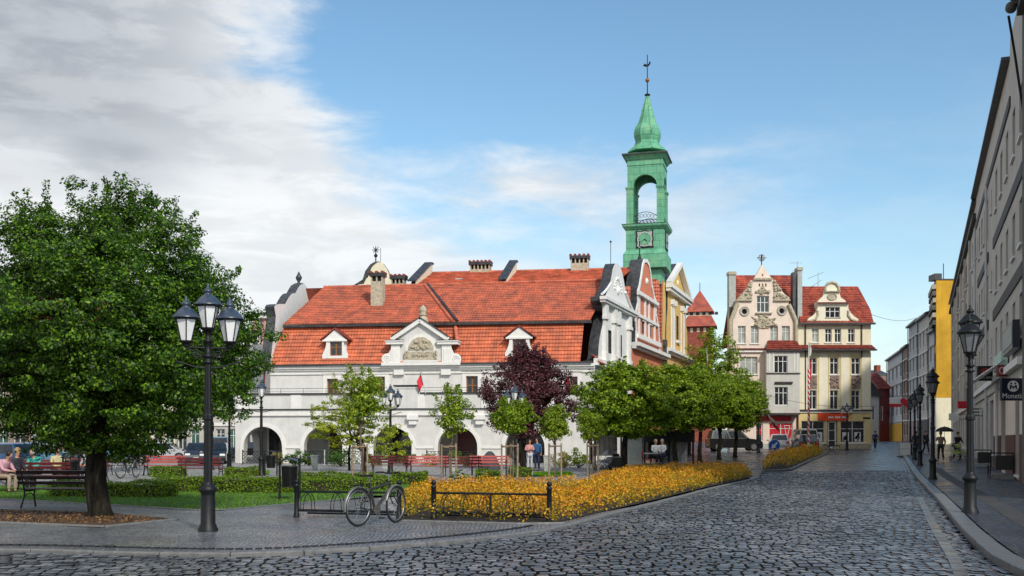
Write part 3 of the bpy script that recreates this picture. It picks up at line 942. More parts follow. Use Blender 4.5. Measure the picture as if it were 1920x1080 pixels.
POSES = {
 'stand': dict(pel=(0, 0, .93), ch=(0, .01, 1.28), nk=(0, .01, 1.45), hd=(0, -.01, 1.60), shw=.18,
    L=[(.235, .02, 1.15), (.25, -.03, .92)], Rr=[(-.235, .02, 1.15), (-.25, -.03, .92)], lL=[(.10, -.01, .50), (.10, .02, .07)], lR=[(-.10, -.01, .50), (-.10, .02, .07)]),
 'folded': dict(pel=(0, 0, .93), ch=(0, .01, 1.28), nk=(0, .01, 1.45), hd=(0, -.02, 1.60), shw=.17,
    L=[(.24, -.02, 1.14), (.04, -.20, 1.20)], Rr=[(-.24, -.02, 1.14), (-.03, -.22, 1.16)], lL=[(.10, -.01, .50), (.11, .02, .07)], lR=[(-.09, -.03, .50), (-.11, -.02, .07)]),
 'walk': dict(pel=(0, 0, .92), ch=(0, -.02, 1.27), nk=(0, -.02, 1.44), hd=(0, -.04, 1.59), shw=.18,
    L=[(.24, .06, 1.14), (.24, -.06, .93)], Rr=[(-.24, -.06, 1.14), (-.23, -.20, .98)], lL=[(.09, -.14, .52), (.09, -.24, .08)], lR=[(-.09, .04, .50), (-.09, .28, .12)]),
 'brolly': dict(pel=(0, 0, .92), ch=(0, -.02, 1.27), nk=(0, -.02, 1.44), hd=(0, -.04, 1.59), shw=.18,
    L=[(.25, -.05, 1.16), (.22, -.22, 1.32)], Rr=[(-.24, .02, 1.14), (-.24, -.08, .93)], lL=[(.09, -.14, .52), (.09, -.24, .08)], lR=[(-.09, .04, .50), (-.09, .28, .12)]),
 'push': dict(pel=(0, .02, .92), ch=(0, -.04, 1.26), nk=(0, -.06, 1.43), hd=(0, -.09, 1.58), shw=.18,
    L=[(.22, -.14, 1.12), (.15, -.38, 1.03)], Rr=[(-.22, -.14, 1.12), (-.15, -.38, 1.03)], lL=[(.09, -.12, .50), (.09, -.20, .08)], lR=[(-.09, .06, .50), (-.09, .26, .12)]),
 'sit': dict(pel=(0, 0, .53), ch=(0, .0, .90), nk=(0, -.01, 1.07), hd=(0, -.04, 1.22), shw=.18,
    L=[(.23, -.05, .78), (.12, -.27, .64)], Rr=[(-.23, -.05, .78), (-.12, -.27, .64)], lL=[(.11, -.43, .50), (.11, -.42, .08)], lR=[(-.11, -.43, .50), (-.11, -.42, .08)]),
 'lean': dict(pel=(0, 0, .53), ch=(0, -.14, .87), nk=(0, -.24, 1.01), hd=(0, -.32, 1.13), shw=.18,
    L=[(.22, -.26, .70), (.10, -.46, .66)], Rr=[(-.22, -.26, .70), (-.10, -.46, .66)], lL=[(.13, -.43, .50), (.13, -.40, .08)], lR=[(-.13, -.43, .50), (-.13, -.40, .08)]),
}
def person(label, loc, rz, pose, shirt, trousers, hair, scale=1.0, shoes=None, long_hair=False, group=None, bald=False):
    p = POSES[pose]; root = empty('person'); tag(root, label, 'person', group)
    V = Vector
    pel, ch, nk, hd = map(V, (p['pel'], p['ch'], p['nk'], p['hd']))
    shw = p['shw']; wst = pel.lerp(ch, .42)
    def chain(*q): return [(a.x, a.y, a.z, *r) for a, r in q]
    hipz = pel - V((0, 0, .06))
    body = [chain((pel, (.145, .11)), (wst, (.12, .09)), (ch, (.155, .105)), (nk - V((0, 0, .04)), (.07, .06)), (nk, (.05, .052)), (nk.lerp(hd, .45) , (.062, .072)), (hd, (.078, .092)), (hd + V((0, .0, .085)), (.066, .078)), (hd + V((0, 0, .125)), (.035, .04)))]
    shc, tro, sho = [], [], []
    shc.append(chain((pel - V((0, 0, .04)), (.165, .13)), (wst, (.142, .112)), (ch, (.172, .124)), (nk - V((0, 0, .045)), (.085, .078))))
    for sg, arm, leg in ((1, p['L'], p['lL']), (-1, p['Rr'], p['lR'])):
        sh = ch + V((sg * shw, .0, .09)); el = V(arm[0]); ha = V(arm[1])
        d = (ha - el).normalized()
        body.append(chain((ch, (.155, .105)), (sh, (.055, .055)), (el, (.038, .038)), (ha, (.026, .022)), (ha + d * .06, (.036, .020))))
        # five fingers, rooted in the palm
        side = d.cross(V((0, 0, 1)));
        if side.length < .1: side = V((1, 0, 0))
        side.normalize(); cur = V((0, -.5, -.6)).normalized()
        pc = ha + d * .055
        for k, ln in enumerate((.062, .072, .068, .052)):
            b0 = pc + side * (-.027 + .018 * k)
            a1 = b0 + d * (ln * .55); a2 = a1 + (d + cur * .6).normalized() * (ln * .5)
            body.append(chain((b0 + side * .0007, (.009, .009)), (a1, (.0085, .0085)), (a2, (.007, .007))))
        b0 = ha + d * .02 - side * .02; a1 = b0 + (d * .6 - side * .8).normalized() * .035; a2 = a1 + d * .028
        body.append(chain((b0, (.010, .010)), (a1, (.0095, .0095)), (a2, (.008, .008))))
        shc.append(chain((ch, (.172, .124)), (sh, (.070, .068)), (el, (.052, .052)), (ha - d * .02, (.040, .038))))
        kn, an = V(leg[0]), V(leg[1]); hp = pel + V((sg * .095, 0, -.03))
        body.append(chain((pel, (.145, .11)), (hp, (.095, .10)), (kn, (.055, .055)), (an, (.037, .04))))
        tro.append(chain((pel, (.155, .122)), (hp, (.105, .112)), (kn, (.070, .070)), (an + V((0, 0, .02)), (.056, .058))))
        toe = an + V((0, -.16, -.035))
        sho.append(chain((an + V((0, .03, -.03)), (.042, .042)), (an + V((0, -.06, -.035)), (.045, .036)), (toe, (.040, .026))))
        body.append(chain((an, (.037, .04)), (an + V((0, -.05, -.035)), (.03, .025))))
    body.append(chain((hd, (.078, .092)), (hd + V((0, -.095, -.02)), (.014, .013))))   # nose
    skin_mesh('body', body, M['skin'], root)
    skin_mesh('jacket', shc, shirt, root); skin_mesh('trousers', tro, trousers, root); skin_mesh('shoes', sho, shoes or M['tyre'], root)
    mb = MB()
    if not bald:
        mb.ball((hd.x, hd.y + .022, hd.z + .045), .098, hair, 14, 10, 1.02)
        if long_hair: mb.ball((hd.x, hd.y + .055, hd.z - .06), .085, hair, 12, 8, 1.5)
    else:
        mb.lathe((hd.x, hd.y + .03, hd.z - .03), [(.07, -.03), (.092, .0), (.094, .04), (.085, .06)], 14, hair)
    mb.build('hair', root)
    for sg in (-1, 1):
        mb = MB(); mb.ball((hd.x + sg * .03, hd.y - .080, hd.z + .015), .010, M['black_panel'], 6, 4); mb.build('eye', root)
    root.location = loc; root.rotation_euler = (0, 0, rz); root.scale = (scale,) * 3
    return root

# ------------------------------------------------------------------ cars (front at +x)
def car(label, loc, rz, paint, kind='hatch', name='car', group='cars parked around the square'):
    root = empty(name); tag(root, label, 'car', group)
    K = {'hatch': dict(L=3.9, W=1.66, zb=.86, H=1.45, hood=.78, w0=-1.85, w1=1.05, r0=-1.55, r1=.25),
         'suv': dict(L=4.6, W=1.85, zb=1.08, H=1.82, hood=1.02, w0=-2.2, w1=1.15, r0=-2.0, r1=.45),
         'sedan': dict(L=4.5, W=1.72, zb=.88, H=1.42, hood=.82, w0=-1.75, w1=1.20, r0=-1.0, r1=.35),
         'van': dict(L=4.5, W=1.80, zb=1.05, H=1.88, hood=.98, w0=-2.15, w1=1.45, r0=-2.05, r1=.75)}[kind]
    L2, W2, zb = K['L'] / 2, K['W'] / 2, K['zb']
    wx = (L2 - .78, -L2 + .75); wr = .31 if kind != 'suv' else .37
    lo = .22
    prof = [(-L2 + .05, lo + .05), (-L2, .50), (-L2 + .03, zb - .03), (K['w0'], zb), (K['w1'], zb), (L2 - .30, K['hood'] - .04), (L2 - .04, K['hood'] - .22), (L2, .45), (L2 - .06, lo)]
    bot = []
    for cx in wx:
        for i in range(11):
            a = math.pi * i / 10
            bot.append((cx + (wr + .06) * math.cos(a), lo + .06 + (wr + .04) * math.sin(a)))
    prof = prof + bot
    mb = MB(); mb.prism(Fr((0, 0), (1, 0)), prof, -W2, W2, paint)
    mb.build('body', root, .05, 3)
    # cabin
    t0, t1 = K['r0'], K['r1']; H = K['H']; wt = W2 * .77; wb_ = W2 * .96
    base = [(K['w0'] + .02, -wb_, zb - .01), (K['w1'], -wb_, zb - .01), (K['w1'], wb_, zb - .01), (K['w0'] + .02, wb_, zb - .01)]
    top = [(t0, -wt, H - .04), (t1, -wt, H - .04), (t1, wt, H - .04), (t0, wt, H - .04)]
    mb = MB()
    mid = [((t0 + t1) / 2 + (q[0] - (t0 + t1) / 2) * .85, q[1] * .85, H) for q in top]
    mb.add(base + top + mid, [(0, 1, 5, 4), (1, 2, 6, 5), (2, 3, 7, 6), (3, 0, 4, 7), (4, 5, 9, 8), (5, 6, 10, 9), (6, 7, 11, 10), (7, 4, 8, 11), (8, 9, 10, 11)], paint)
    mb.build('cabin', root)
    def panel(a, b, c, d, nm, u0=.06, u1=.94, v0=.08, v1=.90, mat=None, off=.008):
        a, b, c, d = map(Vector, (a, b, c, d))
        def q(u, v): return (a.lerp(b, u)).lerp(d.lerp(c, u), v)
        n = (b - a).cross(d - a).normalized() * off
        mb = MB(); mb.quad(*[tuple(q(u, v) + n) for u, v in ((u0, v0), (u1, v0), (u1, v1), (u0, v1))], mat or M['glass'])
        mb.build(nm, root)
    panel(base[1], base[2], top[2], top[1], 'windscreen'); panel(base[3], base[0], top[0], top[3], 'rear_window')
    for A, B, Cc, D in ((base[0], base[1], top[1], top[0]), (base[2], base[3], top[3], top[2])):
        panel(A, B, Cc, D, 'side_window', .05, .48); panel(A, B, Cc, D, 'side_window', .52, .95)
    for cx in wx:
        for sg in (-1, 1):
            mb = MB(); y = sg * (W2 - .10)
            prof_t = [(wr * .62, -.09), (wr * .95, -.095), (wr, -.07), (wr, .07), (wr * .95, .095), (wr * .62, .09)]
            n = 22; P = []
            for r, yy in prof_t:
                for j in range(n):
                    a = 2 * math.pi * j / n; P.append((cx + r * math.cos(a), y + yy, wr + r * math.sin(a)))
            mb.add(P, [(i * n + j, i * n + (j + 1) % n, (i + 1) * n + (j + 1) % n, (i + 1) * n + j) for i in range(5) for j in range(n)], M['tyre'], True)
            w = mb.build('wheel', root)
            mb = MB(); mb.cyl((cx, y + sg * .06, wr), (cx, y + sg * .075, wr), wr * .60, n=20, m=M['alloy'])
            for i in range(5):
                a = 2 * math.pi * i / 5
                mb.box(Fr((cx, 0), (1, 0)), -.02 + .1 * math.cos(a), .02 + .1 * math.cos(a), y + sg * .075, y + sg * .082, wr - .02 + .1 * math.sin(a), wr + .02 + .1 * math.sin(a), M['tyre'])
            mb.build('rim', w)
    for sg in (-1, 1):
        mb = MB(); mb.box(WF, L2 - .16, L2 + .005, *sorted((sg * (W2 - .40), sg * (W2 - .06))), K['hood'] - .26, K['hood'] - .12, M['lantern']); mb.build('headlight', root, .02)
        mb = MB(); mb.box(WF, -L2 - .006, -L2 + .10, *sorted((sg * (W2 - .26), sg * (W2 - .04))), zb - .28, zb - .06, M['red_sign']); mb.build('tail_light', root, .02)
        mb = MB(); mb.box(WF, K['w1'] - .25, K['w1'] - .12, *sorted((sg * (W2 + .02), sg * (W2 + .18))), zb - .02, zb + .10, paint); mb.build('wing_mirror', root, .02)
    mb = MB(); mb.box(WF, -L2 - .012, -L2 + .01, -.26, .26, .50, .61, M['white']); mb.box(WF, L2 - .01, L2 + .012, -.26, .26, .34, .45, M['white']); mb.build('number_plate', root)
    root.location = loc; root.rotation_euler = (0, 0, rz)
    return root

# ------------------------------------------------------------------ facades
def window(root, f, s0, s1, z0, z1, d=.16, cols=2, rows=(.62,), fw=.06, fm=None, gm=None, sill=True, name='window', sillm=None, bar=.035, arch=False):
    fm = fm or M['wframe']; gm = gm or M['glass']
    mb = MB()
    t = .05
    mb.box(f, s0, s1, d, d + t, z0, z0 + fw, fm); mb.box(f, s0, s1, d, d + t, z1 - fw, z1, fm)
    mb.box(f, s0, s0 + fw, d - .002, d + t, z0 + fw, z1 - fw, fm); mb.box(f, s1 - fw, s1, d - .002, d + t, z0 + fw, z1 - fw, fm)
    w = s1 - s0; h = z1 - z0
    for i in range(1, cols):
        x = s0 + w * i / cols; mb.box(f, x - bar, x + bar, d - .005, d + t, z0 + fw, z1 - fw, fm)
    for r in rows:
        z = z0 + h * r; mb.box(f, s0 + fw, s1 - fw, d - .008, d + t, z - bar * .8, z + bar * .8, fm)
    wn = mb.build(name, root)
    mb = MB(); mb.quad(f.p(s0, d + t * .6, z0), f.p(s1, d + t * .6, z0), f.p(s1, d + t * .6, z1), f.p(s0, d + t * .6, z1), gm)
    mb.build('pane', wn)
    if sill:
        mb = MB(); mb.box(f, s0 - .08, s1 + .08, -.10, d, z0 - .09, z0 - .004, sillm or M['trim']); mb.build('sill', wn)
    return wn
def rloop(s0, s1, z0, z1): return [(s0, z0), (s1, z0), (s1, z1), (s0, z1)]
def arc(cx, cz, r, a0, a1, n=16, rz=None):
    rz = rz or r
    return [(cx + r * math.cos(R(a0 + (a1 - a0) * i / n)), cz + rz * math.sin(R(a0 + (a1 - a0) * i / n))) for i in range(n + 1)]
def roof(mb, f, bl, br, tl, tr, d0, z0, d1, z1, m, tile=.22, course=.33, amp=.016, lip=.07, seed=0):
    """Rows of overlapping pantiles between an eaves line (d0,z0) and a top line (d1,z1)."""
    Ls = math.hypot(d1 - d0, z1 - z0); n = max(1, round(Ls / course))
    sd, sz_ = (d1 - d0) / Ls, (z1 - z0) / Ls
    nd, nz = -sz_, sd
    if nz < 0: nd, nz = -nd, -nz
    rnd = random.Random(seed)
    vs, fs = [], []
    for j in range(n):
        ta, tb = j / n, min(1, (j + 1.06) / n)
        tm = (j + .5) / n
        a = bl + (tl - bl) * tm; b = br + (tr - br) * tm
        if b - a < .05: continue
        k0, k1 = math.floor(a / tile), math.ceil(b / tile)
        for k in range(k0, k1):
            x0, x1 = max(a, k * tile), min(b, (k + 1) * tile)
            if x1 - x0 < .02: continue
            jj = rnd.uniform(-.006, .006)
            base = len(vs)
            for i in range(5):
                x = x0 + (x1 - x0) * i / 4
                ph = (x / tile - k)
                h = amp * (math.sin(2 * math.pi * ph) * .8 + .3)
                for t, l in ((ta, lip + h + jj), (ta, h - .03), (tb, h * .9)):
                    d = d0 + (d1 - d0) * t + nd * l; z = z0 + (z1 - z0) * t + nz * l
                    vs.append(f.p(x, d, z))
            for i in range(4):
                p, q = base + i * 3, base + (i + 1) * 3
                fs.append((p, q, q + 2, p + 2)); fs.append((p + 1, q + 1, q, p))
    mb.add(vs, fs, m)
    # solid deck under the tiles
    q = .03
    mb.add([f.p(bl, d0 - nd * q, z0 - nz * q), f.p(br, d0 - nd * q, z0 - nz * q), f.p(tr, d1 - nd * q, z1 - nz * q), f.p(tl, d1 - nd * q, z1 - nz * q)], [(0, 1, 2, 3)], M['tile_dark'])
def ridge(mb, a, b, m, r=.11, step=.38):
    a, b = Vector(a), Vector(b); L_ = (b - a).length; n = max(1, int(L_ / step))
    for i in range(n):
        p = a.lerp(b, i / n); q = a.lerp(b, (i + 1.08) / n)
        mb.cyl(tuple(p), tuple(q), r * 1.12, r * .95, 8, m)
def text(parent, body, f, s, z, size, mat, d=-.03, flip=False, name='lettering', align='CENTER', ext=.004, sx=1.0):
    cu = bpy.data.curves.new(name, 'FONT'); cu.body = body; cu.size = size; cu.align_x = align; cu.align_y = 'CENTER'; cu.extrude = ext
    cu.resolution_u = 3
    cu.materials.append(mat)
    o = bpy.data.objects.new(name, cu); C.objects.link(o); o.parent = parent
    u = Vector((f.u[0], f.u[1], 0)) * (-1 if flip else 1)
    up = Vector((0, 0, 1)); nrm = u.cross(up)
    Rm = Matrix((u * sx, up, nrm)).transposed().to_4x4()
    Rm.translation = Vector(f.p(s, d, z)) - Vector(parent.location)
    o.matrix_local = Rm
    bpy.context.view_layer.update()
    me = bpy.data.meshes.new_from_object(o.evaluated_get(bpy.context.evaluated_depsgraph_get()))
    q = bpy.data.objects.new(name, me); C.objects.link(q); q.parent = parent; q.matrix_local = Rm
    bpy.data.objects.remove(o); q.name = name
    return q

# ================================================================== THE GROUND
PZ = .035                                 # level of the square's paving
def Gt(px, py, off=0.0):
    z = off
    for _ in range(12):
        x, y = G(px, py, z); z = z * .5 + .5 * (gz(x, y) + off)
    return G(px, py, z)
def drape(name, poly, off, mat, step=3.0, kind='structure', label=None):
    bm = bmesh.new()
    vs = [bm.verts.new((x, y, 0)) for x, y in poly]
    bm.faces.new(vs)
    xs = [p[0] for p in poly]; ys = [p[1] for p in poly]
    if max(ys) > 39:
        for ax, lo, hi in ((0, min(xs), max(xs)), (1, max(39, min(ys)), max(ys))):
            k = math.ceil(lo / step) * step
            while k < hi:
                no = (1, 0, 0) if ax == 0 else (0, 1, 0)
                bmesh.ops.bisect_plane(bm, geom=bm.verts[:] + bm.edges[:] + bm.faces[:], plane_co=(k, 0, 0) if ax == 0 else (0, k, 0), plane_no=no)
                k += step
    bmesh.ops.triangulate(bm, faces=bm.faces[:])
    for v in bm.verts: v.co.z = gz(v.co.x, v.co.y) + off
    bmesh.ops.recalc_face_normals(bm, faces=bm.faces[:])
    if sum(f.normal.z for f in bm.faces) < 0: bmesh.ops.reverse_faces(bm, faces=bm.faces[:])
    me = bpy.data.meshes.new(name); bm.to_mesh(me); bm.free(); me.materials.append(mat)
    o = bpy.data.objects.new(name, me); C.objects.link(o); o['kind'] = kind
    if label: o['label'] = label
    return o
def inside(P, poly):
    x, y = P[:, 0], P[:, 1]; r = np.zeros(len(P), bool); n = len(poly)
    for i in range(n):
        x0, y0 = poly[i]; x1, y1 = poly[(i + 1) % n]
        if y0 == y1: continue
        c = ((y0 > y) != (y1 > y)) & (x < (x1 - x0) * (y - y0) / (y1 - y0) + x0)
        r ^= c
    return r
gzv = np.vectorize(gz)

def smooth_line(pts, k=8):
    """Catmull-Rom through plan points."""
    P = [pts[0]] + list(pts) + [pts[-1]]; out = []
    for i in range(1, len(P) - 2):
        p0, p1, p2, p3 = map(np.array, P[i - 1:i + 3])
        for j in range(k):
            t = j / k
            out.append(tuple(.5 * (2 * p1 + (p2 - p0) * t + (2 * p0 - 5 * p1 + 4 * p2 - p3) * t * t + (3 * p1 - p0 - 3 * p2 + p3) * t ** 3)))
    out.append(tuple(pts[-1])); return out
def kerb(name, line, w, top, bot, mat, stone=1.0, side=1, gap=.008):
    """Row of kerb stones along a plan polyline; `side` gives the side the stones lie on."""
    mb = MB(); P = [np.array(p) for p in line]
    # resample
    seg = [np.linalg.norm(P[i + 1] - P[i]) for i in range(len(P) - 1)]; cum = np.concatenate([[0], np.cumsum(seg)])
    def at(t):
        i = min(len(seg) - 1, max(0, int(np.searchsorted(cum, t) - 1)))
        return P[i] + (P[i + 1] - P[i]) * ((t - cum[i]) / max(1e-9, seg[i]))
    def nrm(t):
        d = at(min(cum[-1], t + .3)) - at(max(0, t - .3)); d /= np.linalg.norm(d); return np.array([-d[1], d[0]]) * side
    n = max(1, int(cum[-1] / stone)); rnd = random.Random(3)
    for i in range(n):
        a, b = cum[-1] * i / n + gap, cum[-1] * (i + 1) / n - gap
        za = rnd.uniform(-.004, .004)
        V = []
        for t in (a, b):
            q = at(t); m_ = nrm(t)
            for o_, z in ((0, bot), (0, top - .02), (.02, top), (w, top), (w, bot)):
                c = q + m_ * o_; V.append((c[0], c[1], gz(c[0], c[1]) + z + za))
        mb.add(V, [(j, (j + 1) % 5, 5 + (j + 1) % 5, 5 + j) for j in range(5)] + [(4, 3, 2, 1, 0), (5, 6, 7, 8, 9)], mat)
    return struct(mb.build(name))

# ground sheet reaching the horizon
xs = sorted(set([-3000, -900, -300, -120] + list(range(-60, 124, 4)) + [200, 500, 1200, 3000]))
ys = sorted(set([-400, -100, -30, 0, 20, 36] + list(range(40, 180, 4)) + [260, 500, 1200, 3500]))
mb = MB(); V = [(x, y, gz(x, y) - .06) for y in ys for x in xs]; nx = len(xs)
mb.add(V, [(j * nx + i, j * nx + i + 1, (j + 1) * nx + i + 1, (j + 1) * nx + i) for j in range(len(ys) - 1) for i in range(nx - 1)], M['mosaic_far'])
struct(mb.build('ground'))

KL = smooth_line([(-24, 16.3), (-14, 15.2), (-10, 14.86)] + [G(*p, PZ) for p in [(0, 1030), (250, 1036), (440, 1038), (600, 1032), (800, 1018), (950, 1003), (1050, 988), (1150, 962), (1250, 938), (1350, 912)]] + [Gt(1425, 895, PZ)])
KR = smooth_line([(4.5, 9.0), G(1960, 1090, .1), G(1920, 1070, .1), G(1875, 1047, .1), G(1850, 1031, .1), G(1800, 985, .1), G(1760, 937, .1), G(1730, 905, .1), Gt(1712, 884, .1), Gt(1697, 860, .1), Gt(1688, 847, .1)])
BR = smooth_line([G(1850, 1140), G(1818, 1080), G(1800, 1045), G(1760, 985), G(1727, 925), Gt(1711, 890)])
road_near = [(-24, 8.0), (4.5, 8.0)] + KR[: KR.index(min(KR, key=lambda p: abs(p[1] - 50))) + 1] + [Gt(1430, 885)] + list(reversed(KL))
drape('road', road_near, -.045, M['joint'])

def setts(name, poly, y0, y1, x0, x1, mat, rowh=(.155, .205), ln=(.13, .22), h=.035, ang=0.0, seed=1, top=0.0, avoid=None):
    rng = np.random.default_rng(seed)
    C4, S4, T4 = [], [], []
    y = y0; r = 0
    while y < y1:
        rh = rng.uniform(*rowh)
        n = int((x1 - x0) / (sum(ln) / 2) * 1.15)
        L_ = rng.uniform(*ln, n); X = x0 + np.cumsum(L_) - rng.uniform(0, .2)
        cx = X - L_ / 2; cy = np.full(n, y + rh / 2) + .07 * np.sin(cx * .55 + y * .21) + .035 * np.sin(cx * 1.7 + y * .9)
        C4.append(np.stack([cx, cy], 1)); S4.append(np.stack([L_ / 2 - .011, np.full(n, rh / 2 - .021)], 1))
        y += rh; r += 1
    Cc = np.vstack(C4); Sz = np.vstack(S4)
    keep = inside(Cc, poly)
    if avoid is not None: keep &= ~inside(Cc, avoid)
    Cc, Sz = Cc[keep], Sz[keep]; n = len(Cc)
    V = np.zeros((n, 12, 3)); cor = np.array([(-1, -1), (1, -1), (1, 1), (-1, 1)])
    jit = rng.uniform(.84, 1.02, (n, 4, 2))
    tilt = rng.normal(size=(n, 2)) * .022; lift = rng.normal(size=n) * .004 + .009 * np.sin(Cc[:, 0] * .8) * np.sin(Cc[:, 1] * .5)
    for k, (ins, zz) in enumerate(((1.0, -h), (.99, -.006), (.86, 0.0))):
        q = cor[None] * Sz[:, None, :] * jit * ins
        V[:, k * 4:k * 4 + 4, :2] = Cc[:, None, :] + q
        V[:, k * 4:k * 4 + 4, 2] = zz + lift[:, None] + (q * tilt[:, None, :]).sum(2)
    V[:, :, 2] += gzv(Cc[:, 0], Cc[:, 1])[:, None] + top
    q = []
    for k in (0, 1):
        for j in range(4): q.append((k * 4 + j, k * 4 + (j + 1) % 4, k * 4 + 4 + (j + 1) % 4, k * 4 + 4 + j))
    q.append((8, 9, 10, 11)); q = np.array(q)
    Fc = (np.arange(n)[:, None, None] * 12 + q[None]).reshape(-1, 4)
    me = bpy.data.meshes.new(name); me.vertices.add(n * 12); me.vertices.foreach_set('co', V.astype(np.float32).ravel())
    me.loops.add(len(Fc) * 4); me.loops.foreach_set('vertex_index', Fc.astype(np.int32).ravel())
    me.polygons.add(len(Fc)); me.polygons.foreach_set('loop_start', np.arange(0, len(Fc) * 4, 4, dtype=np.int32))
    try: me.polygons.foreach_set('loop_total', np.full(len(Fc), 4, dtype=np.int32))
    except Exception: pass
    me.materials.append(mat); me.materials.append(M['sett_side'])
    me.polygons.foreach_set('material_index', np.tile(np.array([1] * 4 + [0] * 5, dtype=np.int32), n)); me.update(calc_edges=True)
    o = bpy.data.objects.new(name, me); C.objects.link(o)
    return o
o = setts('road_cobbles', road_near, 9.0, 50.6, -16, 20, M['cobble']); struct(o)
kerb('border_setts', BR, .17, .010, -.04, M['cobble_lt'], .24, 1, .022)
# far half of the street: finer, darker paving behind a pale cross line
far_road = [Gt(1430, 884), Gt(1716, 888.5), Gt(1697, 860), Gt(1690, 846), (95, 190), (70, 190), Gt(1640, 845), Gt(1545, 846), Gt(1484, 881)]
drape('street', far_road, -.012, M['mosaic_far'])
kerb('cross_line', [Gt(1430, 885), Gt(1560, 886), Gt(1716, 889)], .16, .010, -.05, M['kerb_lt'], .5, 1)
kerb('gutter_line', [Gt(1702, 886), Gt(1690, 860)], .08, .004, -.04, M['kerb_lt'], .8, 1)
kerb('gutter_line', [Gt(1708, 886), Gt(1694, 860)], .08, .004, -.04, M['kerb_lt'], .8, 1)
kerb('kerb', KL, .13, PZ + .010, -.06, M['kerb'], 1.0, 1)
kerb('kerb', KR, .26, .115, -.06, M['kerb_lt'], 1.0, -1)
# kerb drop edge row of small dark setts behind the plaza kerb
def offset(line, d):
    out = []
    for i, p in enumerate(line):
        a = np.array(line[max(0, i - 1)]); b = np.array(line[min(len(line) - 1, i + 1)]); t = (b - a) / np.linalg.norm(b - a)
        out.append((p[0] - t[1] * d, p[1] + t[0] * d))
    return out
KL2 = offset(KL, .17)
mosaic_poly = [p for p in KL2 if p[1] < 24.5] + [G(1040, 976, PZ), G(752, 975, PZ), G(700, 925, PZ), (-6, 36), (-40, 36), (-40, 16)]
drape('pavement', mosaic_poly, PZ, M['mosaic'])
kerb('edging_setts', [p for p in offset(KL, .50) if p[1] < 19], .10, PZ + .018, PZ - .04, M['joint'], .14, 1, .02)
drape('square_paving', [(-6, 36), (-40, 36), (-70, 36), (-70, 72), (-2, 72), (6, 70), (10, 60), (12, 52), Gt(1400, 886), (4, 40), G(1040, 976, PZ), G(752, 975, PZ), G(700, 925, PZ)][::1], PZ - .012, M['slab'])
# pavement on the right
fs_near = Fr((18.07, 36.7), (.3633, .9317), flip=-1)
KR2 = offset(KR, -.31)
side = KR2 + [fs_near.p(90, .3, 0)[:2], fs_near.p(-30, .3, 0)[:2]]
drape('sidewalk', side, .10, M['mosaic_dk'])
kerb('sidewalk_slabs', [p for p in offset(KR, -.95) if p[1] < 52], .42, .112, .05, M['band'], .7, -1)

# --- lawns, beds
def blades(name, poly, n, hgt, seed, z0, mat, label):
    rng = np.random.default_rng(seed)
    xs_ = [p[0] for p in poly]; ys_ = [p[1] for p in poly]
    P = np.stack([rng.uniform(min(xs_), max(xs_), n), rng.uniform(min(ys_), max(ys_), n)], 1)
    P = P[inside(P, poly)]; n = len(P)
    a = rng.uniform(0, 2 * math.pi, n); w = rng.uniform(.006, .014, n); hh = hgt * rng.uniform(.5, 1.3, n)
    V = np.zeros((n, 3, 3)); z = z0 + gzv(P[:, 0], P[:, 1])
    V[:, 0] = np.stack([P[:, 0] - np.cos(a) * w, P[:, 1] - np.sin(a) * w, z], 1)
    V[:, 1] = np.stack([P[:, 0] + np.cos(a) * w, P[:, 1] + np.sin(a) * w, z], 1)
    V[:, 2] = np.stack([P[:, 0] + rng.normal(size=n) * .02, P[:, 1] + rng.normal(size=n) * .02, z + hh], 1)
    o = raw_mesh(name, V.reshape(-1, 3), 3, [mat]); tag(o, label, 'grass', kind='stuff')
    return o
lawn = [G(-140, 925, PZ), G(0, 936, PZ), G(200, 948, PZ), G(395, 959, PZ), G(500, 950, PZ), G(640, 938, PZ), G(700, 930, PZ), G(752, 930, PZ), G(960, 912, PZ), G(960, 904, PZ), G(560, 912, PZ), G(-140, 912, PZ)]
drape('lawn', lawn, PZ + .01, M['grass_soil'])
blades('grass', lawn, 90000, .045, 4, PZ, M['grass'], 'mown bright green grass strip in front of the clipped hedges')
kerb('lawn_edging', lawn[:7], .06, PZ + .03, -.02, M['kerb_lt'], .9, 1)
for nm, pts in (('rear_lawn', [(425, 889), (505, 889), (505, 883), (425, 883)]), ('rear_lawn', [(1000, 893), (1075, 893), (1070, 886), (1000, 886)])):
    pl = [G(x, y, PZ) for x, y in pts]; drape(nm, pl, PZ + .01, M['grass_soil'])
    blades('grass', pl, 9000, .06, 8, PZ, M['grass'], 'small grass patch by the lamp post in front of the arcade' if pts[0][0] < 900 else 'small grass patch behind the young trees beside the purple tree')
pit = [G(-160, 975, PZ), G(190, 990, PZ), G(336, 975, PZ), G(200, 962, PZ), G(-160, 952, PZ)]
drape('tree_pit', pit, PZ + .008, M['mulch'])
kerb('pit_edging', pit[:3], .09, PZ + .04, -.02, M['kerb'], .9, 1); kerb('pit_edging', pit[2:], .09, PZ + .04, -.02, M['kerb'], .9, 1)
rng = np.random.default_rng(5)
P = np.stack([rng.uniform(-14, -6, 9000), rng.uniform(19.5, 25.5, 9000), np.full(9000, PZ + .02)], 1); P = P[inside(P, pit)]
tag(raw_mesh('leaf_litter', leaf_quads(P + rng.normal(size=P.shape) * [0, 0, .006], np.array([0, 0, 1.]) + rng.normal(size=P.shape) * .4, rng.uniform(.03, .08, len(P)), rng), 4, [M['litter']]), 'brown fallen leaves covering the bare soil around the big tree', 'leaf litter', kind='stuff')

